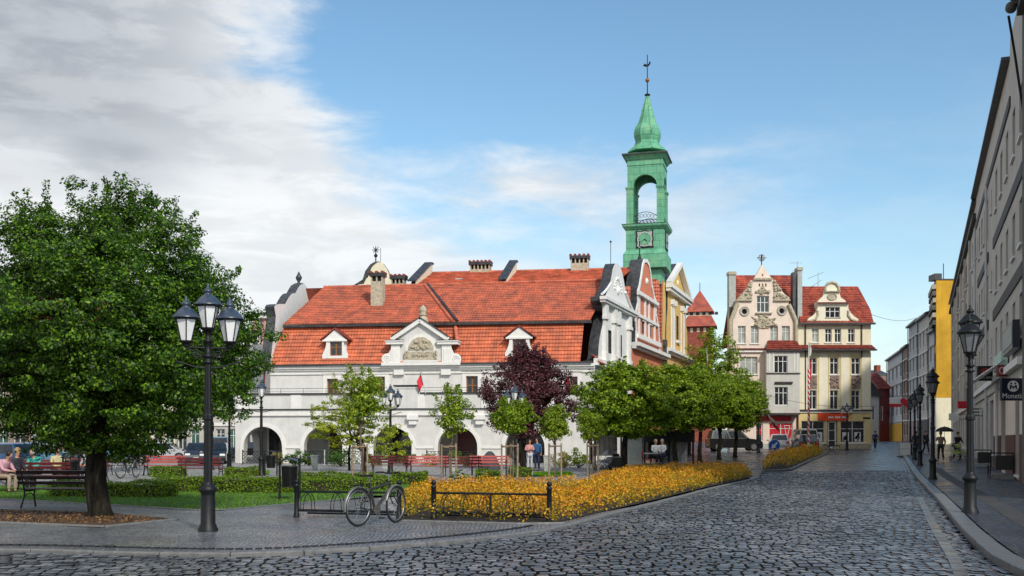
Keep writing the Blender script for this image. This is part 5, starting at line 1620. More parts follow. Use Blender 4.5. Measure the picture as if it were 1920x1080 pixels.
mb = MB(); mb.lathe(E_.p(17.3, .5, 17.0), [(.2, 0), (.1, .3), (.05, .5), (.05, 1.6)], 8, M['iron']); mb.box(E_, 17.1, 17.5, .46, .54, 18.0, 18.1, M['chrome']); mb.build('finial', gr)
# its roof, seen over the front ridge
sW = A.s(800, 17.0)
mb = MB()
Zr = A.sz(1100, 507, 16.5)[1]
roof(mb, A, sW, sR + .9, sW + .3, sR + 2.3, 8.2, Z2 - .1, 16.2, Zr, M['tile'], seed=8)
roof(mb, A, sR - 2, sR + 2.2, sR - 2, sR + 2.2, 12.3, 7.5, 13.6, Z2 + .6, M['tile'], seed=9)
mb.add([A.p(sW, 16.2, Zr), A.p(sR + 2.3, 16.2, Zr), A.p(sR + 3.6, 23, 9.5), A.p(sW, 23, 9.5)], [(0, 1, 2, 3)], M['tile_old'])
rr = mb.build('roof', red)
mb = MB(); ridge(mb, A.p(sW, 16.2, Zr + .03), A.p(sR + 2.2, 16.2, Zr + .03), M['tile']); mb.build('ridge_tiles', rr)
for px in (800, 962):                    # parapet walls across the roof
    s_ = A.s(px, 14); mb = MB()
    f2 = Fr(A.p(s_, 0, 0)[:2], A.n)
    mb.prism(f2, [(9.5, Z2 + .2), (16.3, Zr), (16.3, Zr + .75), (15.6, Zr + .75), (10.2, Z2 + 1.1)], 0, .35, M['cream'], M['slate'])
    mb.prism(f2, [(9.4, Z2 + .75), (9.4, Z2 + .85), (15.7, Zr + .90), (16.4, Zr + .90), (16.4, Zr + .78), (15.7, Zr + .78)], -.12, .55, M['slate'], M['slate'])
    mb.build('parapet_wall', rr)
chimney(red, A, 881, 918, 486, 524, 15.9, 1.0); chimney(red, A, 1070, 1103, 474, 514, 15.6, 1.0)
for px, py in ((861, 527), (856, 540)):
    s0, s1, z0, z1 = A.rect(px - 8, py - 4, px + 6, py + 4, 12.5); mb = MB(); mb.add([A.p(s0, 12.0, z0), A.p(s1, 12.0, z0), A.p(s1, 12.7, z1 + .1), A.p(s0, 12.7, z1 + .1)], [(0, 1, 2, 3)], M['glass_curtain']); mb.box(A, s0 - .06, s1 + .06, 12.0, 12.2, z0 - .2, z0, M['lead']); mb.build('skylight', rr)

# ================================================================== OCHRE GABLED HOUSE
yel = empty('gabled_house', E_.p(25.6, 0, 0)); tag(yel, 'ochre yellow gabled house with a triangular pediment, farthest along the row beside the green tower', 'house')
mb = MB(); mb.box(E_, 25.75, 40.3, 0, .5, 0, 9.9, M['orange_wall']); mb.box(E_, 25.8, 40.4, -.35, -.001, 9.7, 9.9, T); mb.box(E_, 25.8, 40.6, -.62, .1, 9.903, 10.2, T)
mb.box(E_, 25.4, 26.0, -.25, .3, 8.2, 10.9, M['slate'])
mb.build('wall', yel)
o = [(26.6, 10.2), (26.8, 12.5), (27.4, 14.0), (27.4, 15.5), (26.8, 15.7), (26.8, 16.5), (32.6, 19.1), (38.2, 16.5), (38.2, 15.7), (37.6, 15.5), (37.6, 13.6), (38.8, 12.0), (39.3, 10.2)]
hl = [rloop(32.0, 33.2, 11.5, 13.9)]
gy = gable(yel, E_, o, 1.3, M['yellow_wall'], M['slate'], hl)
mb = MB(); mb.box(E_, 26.6, 38.4, -.45, -.001, 15.6, 15.9, T); mb.box(E_, 26.5, 38.5, -.62, -.002, 15.903, 16.25, T)
for a, b in (((26.7, 16.3), (32.6, 19.0)), ((32.6, 19.0), (38.4, 16.3))):
    L_ = math.hypot(b[0] - a[0], b[1] - a[1]); nx_, nz_ = -(b[1] - a[1]) / L_ * .2, (b[0] - a[0]) / L_ * .2
    mb.prism(E_, [(a[0] - nx_, a[1] - nz_), (b[0] - nx_, b[1] - nz_), (b[0] + nx_, b[1] + nz_), (a[0] + nx_, a[1] + nz_)], -.5, -.003, T)
for s in (29.3, 30.6, 34.6, 36.2):
    mb.box(E_, s - .22, s + .22, -.09, -.004, 10.4, 14.6, T); mb.box(E_, s - .34, s + .34, -.32, -.0045, 14.603, 15.1, T)
mb.box(E_, 31.8, 33.4, -.25, -.0048, 11.2, 11.45, T); mb.ball(E_.p(32.6, .15, 17.2), .32, M['cream'], 12, 8)
mb.build('gable_trim', gy)
mb = MB(); mb.quad(E_.p(32.0, .25, 11.5), E_.p(33.2, .25, 11.5), E_.p(33.2, .25, 13.9), E_.p(32.0, .25, 13.9), M['glass']); mb.build('niche_window', gy)
mb = MB()
# roof running west behind the gable; front slope visible left of the gable
Y_ = Fr(E_.p(27.0, 0, 0)[:2], (E_.n[0], E_.n[1]), flip=-1)
roof(mb, Y_, -.02, 14, -.02, 14, -4.5, 9.0, -3.6, 16.1, M['tile'], seed=12)
roof(mb, Y_, .3, 14, 1.35, 14, -3.65, 16.12, 5.4, 18.4, M['tile'], seed=13)
roof(mb, Y_, -.05, 1.6, -.05, 1.6, -2.6, 9, -2.2, 16.3, M['tile'], seed=14)
mb.add([Y_.p(.10, -2.5, 9), Y_.p(.10, 0, 9), Y_.p(.10, 0, 16.5), Y_.p(.10, -2.2, 16.1)], [(0, 1, 2, 3)], M['yellow_wall'])
mb.build('roof', yel)

# ================================================================== GREEN TOWER
Yt = 97.0
th = R(-15); T0 = Fr(GX(1208.5, Yt - 1.9), (math.cos(th), math.sin(th)))
tw = empty('clock_tower', T0.p(0, 1.9, 0)); tag(tw, 'tall green copper clock tower with open belfry and onion spire', 'tower')
CU = M['copper']
def tz(py, Y=Yt - 1.9): return HC - (py - HY) / F * Y
cd = 1.95                                # half depth centre
def block(mb, half, z0, z1, m=None): mb.box(T0, -half, half, cd - half, cd + half, z0, z1, m or CU)
mb = MB(); block(mb, .95, 9.0, tz(532)); block(mb, 1.45, tz(532), tz(502)); block(mb, 1.98, tz(502), tz(475)); 
mb.lathe(T0.p(0, cd, 0), [(2.80, tz(475)), (2.42, tz(467))], 4, CU, False, th + R(45))
block(mb, 1.74, tz(470), tz(430)); 
mb.build('clock_stage', tw)
mb = MB()
mb.lathe(T0.p(0, cd, 0), [(2.45, tz(430)), (2.62, tz(428)), (2.9, tz(423)), (2.95, tz(419)), (2.5, tz(417.5))], 4, M['copper'], False, th + R(45)); 
mb.lathe(T0.p(0, cd, 0), [(2.97, tz(419.4)), (2.97, tz(418.4))], 4, M['lead'], False, th + R(45)); mb.build('ledge', tw)
# belfry: four arched walls
zb0, zb1 = tz(418), tz(296); zsp = tz(348); hw = 1.62; ra = 1.10
for k in range(4):
    a = th + k * math.pi / 2
    c = T0.p(0, cd, 0); u = (math.cos(a), math.sin(a)); n_ = (-u[1], u[0])
    f = Fr((c[0] - n_[0] * hw, c[1] - n_[1] * hw), u)
    e = .0 if k % 2 == 0 else .36
    mb = MB()
    o = [(-hw + e, zb0), (-ra, zb0)] + arc(0, zsp, ra, 180, 0, 16) + [(ra, zb0), (hw - e, zb0), (hw - e, zb1), (-hw + e, zb1)]
    mb.prism(f, o, .0 if k % 2 == 0 else .003, .35, CU)
    ring = arc(0, zsp, ra + .20, 180, 0, 16) + arc(0, zsp, ra + .002, 0, 180, 16)
    mb.prism(f, ring, -.05, -.001, CU)
    for sg in (-1, 1):
        x = sg * (ra + .27)
        mb.box(f, x - .29, x + .29, -.09, -.002, zb0, zsp - .22, CU); mb.box(f, x - .34, x + .34, -.14, -.0024, zsp - .22, zsp - .12, CU); mb.box(f, x - .38, x + .38, -.18, -.0028, zsp - .117, zsp - .0, CU)
    mb.box(f, -hw, hw, -.06, -.003, zb1 - .55, zb1 - .45, CU)
    mb.build('belfry_wall', tw)
    mb = MB()                            # wrought iron railing with scrolls
    for i in range(7):
        x = -ra + 2 * ra * (i + .5) / 7; r = .15
        for zc in (zb0 + .22, zb0 + .55 + .22 * math.sin(math.pi * (i + .5) / 7)):
            mb.tube([f.p(x + r * math.cos(t), .12, zc + r * math.sin(t)) for t in [2 * math.pi * q / 10 for q in range(10)]], .02, 4, M['iron'], True)
    mb.tube([f.p(-ra + 2 * ra * i / 12, .12, zb0 + .72 + .38 * math.sin(math.pi * i / 12)) for i in range(13)], .028, 5, M['iron'])
    mb.cyl(f.p(-ra, .12, zb0 + .38), f.p(ra, .12, zb0 + .38), .022, n=5, m=M['iron']); mb.cyl(f.p(-ra, .12, zb0 + .05), f.p(ra, .12, zb0 + .05), .022, n=5, m=M['iron'])
    mb.build('balcony_railing', tw)
mb = MB()
block(mb, 1.72, zb1, tz(292)); 
mb.lathe(T0.p(0, cd, 0), [(2.48, tz(294)), (2.62, tz(291)), (2.78, tz(289)), (2.92, tz(287)), (2.92, tz(285.5)), (2.5, tz(284)), (1.9, tz(282))], 4, M['copper'], False, th + R(45))
mb.lathe(T0.p(0, cd, 0), [(2.94, tz(288.6)), (2.94, tz(286))], 4, M['lead'], False, th + R(45))
mb.build('belfry_cornice', tw)
px1 = Yt / F
pr = [(38, 287), (34, 283), (27, 277), (23, 271), (22, 267), (24, 262), (25.5, 256), (25.5, 250), (24, 244), (21, 238), (17, 231), (13.5, 220), (10.5, 209), (7.5, 198), (4.5, 188), (2, 179)]
mb = MB(); mb.lathe(T0.p(0, cd, 0), [(r * px1 * 1.0, tz(y, Yt)) for r, y in pr], 8, CU, False, th + R(22.5))
for j in range(8):
    a = th + R(22.5) + 2 * math.pi * j / 8; c = T0.p(0, cd, 0)
    mb.tube([(c[0] + r * px1 * math.cos(a), c[1] + r * px1 * math.sin(a), tz(y, Yt)) for r, y in pr], .035, 5, M['copper'])
mb.build('onion_roof', tw)
mb = MB(); c = T0.p(0, cd, 0)
mb.lathe(c, [(.08, tz(181, Yt)), (.27, tz(179, Yt)), (.27, tz(177.5, Yt)), (.05, tz(175, Yt)), (.04, tz(103, Yt))], 10, M['iron'])
mb.ball((c[0], c[1], tz(150.5, Yt)), .20, M['orange_sign'] if False else M['wood_frame'], 12, 8)
z = tz(122, Yt); f = Fr((c[0], c[1]), (math.cos(R(-30)), math.sin(R(-30))))
mb.prism(f, [(-.45, z), (-.25, z + .18), (-.1, z + .05), (.12, z + .08), (.22, z + .30), (.34, z + .22), (.25, z), (.1, z - .15), (-.15, z - .15)], -.02, .02, M['iron'])
mb.build('weather_vane', tw)
for k in (0, 1):                         # clock faces on the front and on the right side
    a = th + (k * math.pi / 2); c = T0.p(0, cd, 0); u = (math.cos(a), math.sin(a)); n_ = (-u[1], u[0])
    f = Fr((c[0] - n_[0] * 1.74, c[1] - n_[1] * 1.74), u) if k == 0 else Fr((c[0] + T0.u[0] * 1.74, c[1] + T0.u[1] * 1.74), (-T0.n[0] * -1, -T0.n[1] * -1))
    if k == 1: f = Fr((c[0] + T0.u[0] * 1.74, c[1] + T0.u[1] * 1.74), T0.n)
    zc = tz(447.5); h = .78
    mb = MB()
    def wav(hh, amp=.04): 
        o = []
        for sd_ in range(4):
            for i in range(8):
                t = -1 + 2 * i / 8; q = hh + amp * math.cos(t * math.pi * 2)
                o.append(((t * hh, -q), (q, t * hh), (-t * hh, q), (-q, -t * hh))[sd_])
        return [(x, zc + y) for x, y in o]
    mb.prism(f, wav(h), -.10, -.001, M['iron2']); mb.prism(f, wav(h * .86, .03), -.12, -.101, M['planter'])
    mb.prism(f, arc(0, zc, .56, 0, 345, 23), -.135, -.121, M['copper'])
    for i in range(12):
        t = R(30 * i); mb.cyl(f.p(.46 * math.sin(t), -.14, zc + .46 * math.cos(t)), f.p(.56 * math.sin(t), -.14, zc + .56 * math.cos(t)), .022, n=5, m=M['iron'])
    cf = mb.build('clock_face', tw)
    mb = MB()
    for ang, ln, w in ((228, .52, .025), (135 if False else 140, .34, .035)):
        t = R(ang); mb.cyl(f.p(0, -.16, zc), f.p(ln * math.sin(t), -.16, zc + ln * math.cos(t)), w, w * .5, 5, M['iron'])
    mb.build('clock_hands', cf)

# ================================================================== BRICK TOWER far behind
Yb = 160.0
f = Fr(GX(1283, Yb), (math.cos(R(-12)), math.sin(R(-12))))
bt = empty('brick_tower', f.p(3, 3, 0)); tag(bt, 'squat red brick tower with pyramid roof between the ochre gable and the pink house', 'tower')
s1 = f.s(1340); h = s1 / 2; zz = lambda y: f.sz(1312, y)[1]
mb = MB(); mb.box(f, .4, s1 - .4, .4, s1 - .4, 0, zz(611), M['brick']); 
for i in range(4): mb.box(f, .9 + i * 1.0, 1.3 + i * 1.0, .36, .41, zz(622), zz(614), M['cream'])
mb.build('wall', bt)
def pyr(name, half0, z0, half1, z1, m):
    mb = MB(); c = f.p(h, h, 0); mb.lathe(c, [(half0 * 1.414, z0), (half1 * 1.414, z1)], 4, m, False, R(-12) + R(45)); return mb.build(name, bt)
pyr('lower_roof', h + .35, zz(612), h - .5, zz(591), M['tile_old'])
mb = MB(); mb.box(f, .6, s1 - .6, .6, s1 - .6, zz(591), zz(583), M['cream'])
for i in range(5): mb.box(f, .8 + i * .95, 1.3 + i * .95, .57, .61, zz(590), zz(584.5), M['band'])
mb.build('lookout', bt)
pyr('roof', h - .1, zz(584), .05, zz(541), M['tile_old'])
mb = MB(); mb.cyl(f.p(h, h, zz(543)), f.p(h, h, zz(526)), .05, n=6, m=M['iron']); mb.build('finial', bt)

# ================================================================== PINK HOUSE and YELLOW HOUSE (facing the square)
Yh = 102.0; zg = gz(25, Yh)
N_ = Fr(GX(1366, Yh), (1, 0))
def zp(pts, ox, oy, k): return [(ox + x * k, oy + y * k) for x, y in pts]
K2 = lambda pts: zp(pts, 1340, 460, .2222)
K3 = lambda pts: zp(pts, 1360, 640, .2222)
def rk(f, K, x0, y0, x1, y1, d=0.0):
    (a, b), (c, e) = K([(x0, y0), (x1, y1)]); return f.rect(a, b, c, e, d)
pink = empty('house', N_.p(0, 0, 0)); tag(pink, 'tall pale pink house with a scrolled gable, a pointed top and a grey bay', 'house')
P = M['pink_wall']
gout = N_.poly(K2([(128, 1080), (128, 640), (150, 575), (172, 520), (192, 480), (182, 455), (238, 440), (245, 390), (268, 370), (285, 335), (300, 300), (330, 285), (400, 160), (478, 275), (505, 300), (530, 330), (560, 375), (575, 395), (600, 420), (632, 440), (628, 470), (622, 500), (655, 555), (685, 620), (690, 1080)]))
zbase = zg - .3
gout = [(gout[0][0], zbase)] + gout[1:-1] + [(gout[-1][0], zbase)]
hs = []
def W2(root, f, K, x0, y0, x1, y1, hs, **kw):
    r = rk(f, K, x0, y0, x1, y1); hs.append(rloop(*r)); return r
pw = []
for q in ((355, 425, 460, 565), ): pw.append((W2(pink, N_, K2, *q, hs), 3, (.6,), M['glass']))
for q in ((195, 680, 262, 828), (303, 680, 372, 828), (468, 680, 535, 815), (565, 680, 635, 810)): pw.append((W2(pink, N_, K2, *q, hs), 2, (.62,), M['glass_curtain']))
pw.append((W2(pink, N_, K3, 120, 130, 272, 278, hs), 3, (.7,), M['glass_curtain']))
pw.append((W2(pink, N_, K3, 195, 390, 275, 535, hs), 3, (.65,), M['glass']))
pw.append((W2(pink, N_, K3, 60, 390, 130, 535, hs), 3, (.65,), M['glass']))
for cx, cy in ((252, 557), (567, 552)):
    (a, b), = K2([(cx, cy)]); c = N_.sz(a, b); hs.append(arc(c[0], c[1], .30, 0, 345, 23))
for cx in (378, 405, 432):
    hs.append(rloop(*rk(N_, K2, cx - 6, 322, cx + 6, 348)))
hs.append(rloop(*rk(N_, K2, 397, 240, 411, 262)))
shop1 = rk(N_, K3, 370, 690, 568, 852); hs.append(rloop(*shop1))
door1 = rk(N_, K3, 252, 692, 318, 900); hs.append([(door1[0], zg + .02), (door1[1], zg + .02), (door1[1], door1[3]), (door1[0], door1[3])])
mb = MB(); mb.prism(N_, gout, 0, .45, P, P, hs)
mb.build('wall', pink)
mb = MB()
s0_, s1_ = gout[0][0], gout[-1][0]
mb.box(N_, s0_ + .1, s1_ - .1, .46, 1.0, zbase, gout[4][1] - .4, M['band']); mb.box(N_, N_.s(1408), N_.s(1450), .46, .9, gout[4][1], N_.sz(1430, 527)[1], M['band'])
mb.build('interior', pink)
for r, c, rows, g in pw: window(pink, N_, *r, d=.16, cols=c, rows=rows, gm=g, fw=.07)
for cx, cy in ((252, 557), (567, 552)):
    (a, b), = K2([(cx, cy)]); c = N_.sz(a, b); mb = MB()
    mb.prism(N_, arc(c[0], c[1], .42, 0, 345, 23), -.06, -.001, M['planter'], None, [arc(c[0], c[1], .27, 0, 345, 23)]); mb.tube([N_.p(c[0] + .44 * math.cos(t), -.05, c[1] + .44 * math.sin(t)) for t in [2 * math.pi * i / 20 for i in range(20)]], .06, 5, M['stone'], True)
    mb.build('round_window', pink)
mb = MB()                                # sandstone ornament
def rough(K, f, pts, d0, m, n, seed, ball=(.08, .18)):
    q = f.poly(K(pts)); mb.prism(f, q, d0, -.001, m)
    rnd = random.Random(seed); xs_ = [a for a, b in q]; zs_ = [b for a, b in q]; k = 0
    for _ in range(400):
        x, z = rnd.uniform(min(xs_), max(xs_)), rnd.uniform(min(zs_), max(zs_))
        if inside(np.array([[x, z]]), q)[0]:
            mb.ball(f.p(x, d0, z), rnd.uniform(*ball), m, 6, 4); k += 1
            if k >= n: break
rough(K2, N_, [(310, 600), (350, 640), (330, 670), (375, 690), (378, 700), (458, 700), (462, 685), (530, 670), (490, 640), (520, 610), (460, 620), (440, 590), (380, 590), (360, 620)], -.10, M['stone'], 46, 1, (.06, .14))
rough(K2, N_, [(345, 385), (375, 375), (395, 345), (410, 345), (430, 375), (468, 385), (465, 400), (420, 402), (405, 418), (385, 402), (348, 400)], -.12, M['stone'], 22, 2, (.06, .12))
rough(K2, N_, [(245, 385), (270, 365), (290, 315), (308, 305), (310, 390)], -.10, M['stone'], 12, 3); rough(K2, N_, [(498, 300), (525, 325), (568, 382), (502, 390)], -.10, M['stone'], 12, 4)
rough(K2, N_, [(240, 400), (312, 395), (312, 455), (205, 455), (190, 445)], -.10, M['stone'], 12, 5); rough(K2, N_, [(500, 395), (560, 405), (600, 428), (630, 445), (628, 456), (500, 455)], -.10, M['stone'], 12, 6)
for a, b, c, e in ((182, 456, 316, 470), (498, 456, 634, 470), (325, 276, 484, 292), (345, 568, 482, 578)):
    r = rk(N_, K2, a, b, c, e); mb.box(N_, r[0], r[1], -.24, -.002, r[2], r[3], M['stone'])
for pts in ([(131, 850), (131, 640), (150, 600), (175, 530), (192, 490)], [(686, 850), (684, 640), (664, 590), (640, 535), (622, 500)]):
    q = N_.poly(K2(pts)); mb.tube([N_.p(a, -.06, b) for a, b in q], .22, 7, M['stone'])
for q in ((131, 600, 155, 850), (660, 600, 690, 850)): 
    r = rk(N_, K2, *q); mb.box(N_, r[0], r[1], -.05, -.0008, r[2], r[3], M['stone'])
r = rk(N_, K2, 118, 870, 430, 884); mb.box(N_, r[0], r[1], -.30, -.003, r[2], r[3], M['slat_rd2']); mb.box(N_, r[0], r[1], -.22, -.003, r[2] - .22, r[2] - .004, T)
for q in ((190, 350, 290, 364), (50, 350, 140, 364)): r = rk(N_, K3, *q); mb.box(N_, r[0], r[1], -.2, -.003, r[2], r[3], M['band'])
mb.build('ornament', pink)
# grey bay window
b0, b1, zb_, zt_ = rk(N_, K3, 328, 78, 606, 606)
zsh = rk(N_, K3, 0, 600, 10, 606)[2]
hb = []; bw = []
for q in ((412, 122, 525, 268), (415, 385, 528, 540)): r = rk(N_, K3, *q, d=-.9); hb.append(rloop(*r)); bw.append(r)
mb = MB(); mb.prism(N_, rloop(b0, b1, zsh, zt_), -.9, -.6, M['bay_wall'], None, hb); mb.box(N_, b0, b0 + .3, -.6, -.001, zsh, zt_, M['bay_wall']); mb.box(N_, b1 - .3, b1, -.6, -.001, zsh, zt_, M['bay_wall']); mb.box(N_, b0 + .3, b1 - .3, -.6, -.001, zsh, zsh + .2, M['bay_wall'])
for y in (275,): r = rk(N_, K3, 325, y - 4, 608, y + 4); mb.box(N_, b0 - .06, b1 + .06, -1.0, -.901, r[2], r[3], M['band'])
r = rk(N_, K3, 398, 345, 545, 360); mb.box(N_, r[0], r[1], -1.08, -.902, r[2], r[3], M['band'])
for x in (350, 380, 555, 585): r = rk(N_, K3, x, 95, x + 8, 262); mb.box(N_, r[0], r[1], -.93, -.9015, r[2], r[3], T)
mb.box(N_, b0 - .03, b1 + .03, -.96, -.0, zsh - .18, zsh - .003, M['band'])
bay = mb.build('bay', pink)
for r in bw: window(pink, N_, *r, d=-.78, cols=3, rows=(.68,), fw=.07, sill=False)
mb = MB(); 
bl = N_.sz(*K3([(322, 75)])[0]); tl = N_.sz(*K3([(360, 22)])[0]); tr = N_.sz(*K3([(600, 22)])[0]); br = N_.sz(*K3([(618, 75)])[0])
roof(mb, N_, bl[0], br[0], tl[0], tr[0], -1.15, zt_ - .02, -.05, zt_ + 1.0, M['tile_dark'], course=.3, seed=3); mb.box(N_, bl[0], br[0], -1.2, -.95, zt_ - .12, zt_ - .02, M['lead']); mb.build('bay_roof', pink)
# main roof left and right of the gable, firewall chimneys
mb = MB(); zt = N_.sz(1400, 516, 5)[1]
roof(mb, N_, N_.s(1372), N_.s(1489), N_.s(1374, 5), N_.s(1487, 5), .5, N_.sz(1400, 600)[1] + .2, 5, zt, M['tile_old'], seed=4)
mb.add([N_.p(N_.s(1374, 5), 5, zt), N_.p(N_.s(1487, 5), 5, zt), N_.p(N_.s(1487, 5), 11, zt - 7), N_.p(N_.s(1374, 5), 11, zt - 7)], [(0, 1, 2, 3)], M['tile_old']); mb.build('roof', pink)
for x0, x1, yt, nm in ((1363.5, 1376, 512, 'chimney'), (1491, 1499.5, 504, 'chimney')):
    s0, s1, z0, z1 = N_.rect(x0, yt, x1, 700, 1.5); mb = MB(); mb.box(N_, s0, s1, .6, 1.5, zg, z1 - .3, M['planter']); mb.box(N_, s0 - .06, s1 + .06, .5, 1.6, z1 - .3, z1, M['stone']); mb.build(nm, pink)
mb = MB(); s0, s1, z0, z1 = N_.rect(1487, 510, 1492, 640, .4); mb.box(N_, s0, s1, .46, 1.3, z0, z1, M['slate']); mb.build('flashing', pink)
mb = MB(); (a, b), = K2([(400, 160)]); c = N_.sz(a, b); zf = N_.sz(1429, 477)[1]
mb.cyl(N_.p(c[0], .2, c[1] - .1), N_.p(c[0], .2, zf), .05, n=6, m=M['iron'])
for i in range(4):
    t = math.pi * i / 4
    for q in (0,): mb.tube([N_.p(c[0] + .32 * math.cos(a_) * math.cos(t), .2 + .32 * math.cos(a_) * math.sin(t), zf - .3 + .32 * math.sin(a_)) for a_ in [2 * math.pi * j / 12 for j in range(12)]], .03, 4, M['chrome'], True)
mb.cyl(N_.p(c[0] - .5, .2, zf - .3), N_.p(c[0] + .5, .2, zf - .3), .03, n=5, m=M['iron']); mb.build('finial', pink)
# shop front
mb = MB(); s0, s1, z0, z1 = rk(N_, K3, 258, 632, 552, 672); mb.box(N_, s0, s1, -.14, -.001, z0, z1, M['red_sign']); fs = mb.build('fascia', pink)
text(fs, 'BANK', N_, s0 + (s1 - s0) * .72, (z0 + z1) / 2, .42, M['white'], -.15) if False else None
mb = MB(); mb.box(N_, shop1[0], shop1[1], .25, .3, shop1[2], shop1[3], M['slat_rd2']); 
mb.build('shop_glass', pink)
window(pink, N_, *shop1, d=.1, cols=2, rows=(.72,), fw=.06, gm=M['red_sign'], name='shop_window')
mb = MB()
sx0, sx1, sz0, sz1 = rk(N_, K3, 498, 712, 545, 850)
for a, b in (((sx0, sz1), (sx0 + .22, sz0 + .6)), ((sx1, sz1), (sx1 - .22, sz0 + .6)), ((sx0, sz1), (sx1, sz1)), ((sx0 + .22, sz0 + .6), (sx1 - .22, sz0 + .6)), ((sx0 + .2, sz0 + .35), (sx1 - .2, sz0 + .35)), ((sx0 + .2, sz0 + .0), (sx1 - .2, sz0)), ((sx0 + .2, sz0), (sx0 + .2, sz0 + .35)), ((sx1 - .2, sz0), (sx1 - .2, sz0 + .35))):
    mb.cyl(N_.p(a[0], .08, a[1]), N_.p(b[0], .08, b[1]), .035, n=5, m=M['white'])
mb.build('window_graphic', pink)
window(pink, N_, door1[0], door1[1], zg + .02, door1[3], d=.12, cols=1, rows=(.28, .72), fw=.12, sill=False, name='door')
mb = MB(); mb.box(N_, door1[0] + .2, door1[1] - .2, .09, .12, zg + 1.3, zg + 2.0, M['red_sign']); mb.build('door_sign', pink)
mb = MB(); mb.box(N_, gout[0][0], gout[-1][0], -.06, -.001, zg - .2, zg + .45, M['planter']); mb.build('plinth', pink)

# ---- yellow house
yh = empty('house', N_.p(N_.s(1497), 0, 0)); tag(yh, 'cream and yellow corner house with a small curved dormer gable and an orange shop sign', 'house')
y0_, y1_ = N_.s(1496.5), N_.s(1633)
zc_ = rk(N_, K3, 0, 64, 1, 76)[2]; ze_ = N_.sz(1600, 607)[1]
hs = []; yw = []
for xs_ in ((700, 772), (882, 955), (1062, 1138)):
    for ys_ in ((138, 280), (412, 575)):
        r = rk(N_, K3, xs_[0], ys_[0], xs_[1], ys_[1]); hs.append(rloop(*r)); yw.append((r, 2, (.70,), M['glass']))
for a, b in ((820, 878), (932, 988), (1012, 1068), (1125, 1182)):
    r = rk(N_, K2, a, 702, b, 820); hs.append(rloop(*r)); yw.append((r, 2, (.66,), M['glass_curtain'] if a == 820 else M['glass']))
lw = rk(N_, K3, 640, 672, 838, 856); rw = rk(N_, K3, 972, 672, 1176, 856); dr = rk(N_, K3, 858, 674, 946, 905)
hs += [rloop(*lw), rloop(*rw), rloop(dr[0], dr[1], zg + .02, dr[3])]
mb = MB(); mb.prism(N_, rloop(y0_, y1_, zbase, ze_), 0, .45, M['cream'], None, hs)
mb.box(N_, y1_ - .5, y1_, .451, 9, zbase, ze_, M['cream']); mb.box(N_, y0_, y0_ + .3, .451, 9, zbase, ze_, M['cream'])
mb.build('wall', yh)
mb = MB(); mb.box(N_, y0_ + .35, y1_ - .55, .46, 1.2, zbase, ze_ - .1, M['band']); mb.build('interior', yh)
for r, c, rows, g in yw: window(yh, N_, *r, d=.16, cols=c, rows=rows, gm=g, fw=.08)
mb = MB()
for x0, x1, m in ((612, 690, 'cream_lt'), (790, 860, 'cream_lt'), (975, 1045, 'cream_lt'), (1152, 1222, 'cream_lt')):
    r = rk(N_, K3, x0, 95, x1, 575); mb.box(N_, r[0], r[1], -.07, -.001, r[2], r[3], M[m])
for x0, x1 in ((690, 790), (870, 970), (1052, 1150)):
    r = rk(N_, K3, x0, 118, x1, 128); mb.box(N_, r[0], r[1], -.10, -.0015, r[2], r[3], M['ochre_lt'])
    for q in (x0, x1 - 8): r = rk(N_, K3, q, 128, q + 8, 575); mb.box(N_, r[0], r[1], -.05, -.0012, r[2], r[3], M['ochre_lt'])
mb.box(N_, y0_, y1_, -.04, -.0006, zbase, rk(N_, K3, 0, 600, 1, 601)[3], M['ochre_lt']) if False else None
r = rk(N_, K3, 0, 578, 1, 590); mb.box(N_, y0_ - .0, y1_ + .15, -.26, -.002, r[2], r[3], M['lead']); r2 = rk(N_, K3, 0, 590, 1, 602); mb.box(N_, y0_, y1_ + .08, -.18, -.002, r2[2], r2[3] - .003, T)
mb.build('pilasters', yh)
mb = MB(); zq = r2[2] - .004
o = rloop(y0_, y1_, zbase, zq); 
mb.prism(N_, o, -.05, -.0008, M['ochre_lt'], None, [rloop(lw[0] - .002, lw[1] + .002, lw[2], lw[3]), rloop(rw[0], rw[1], rw[2], rw[3]), rloop(dr[0], dr[1], zg + .02, dr[3])])
mb.build('ground_floor_wall', yh)
mb = MB()
for x0, x1 in ((706, 772), (884, 958), (1064, 1138)): rough(K3, N_, [(x0, 290), (x1, 290), (x1, 402), (x0, 402)], -.05, M['brown_wall'], 22, x0, (.06, .15))
mb.build('relief_panel', yh)
mb = MB(); r = rk(N_, K3, 605, 30, 1232, 72)
roof(mb, N_, y0_, y1_ + .2, y0_, y1_ + .05, -.75, r[2] + .05, -.02, r[3], M['tile_dark'], course=.25, seed=5); mb.box(N_, y0_, y1_ + .35, -.80, -.3, r[2] - .12, r[2] + .02, M['lead']); mb.build('string_roof', yh)
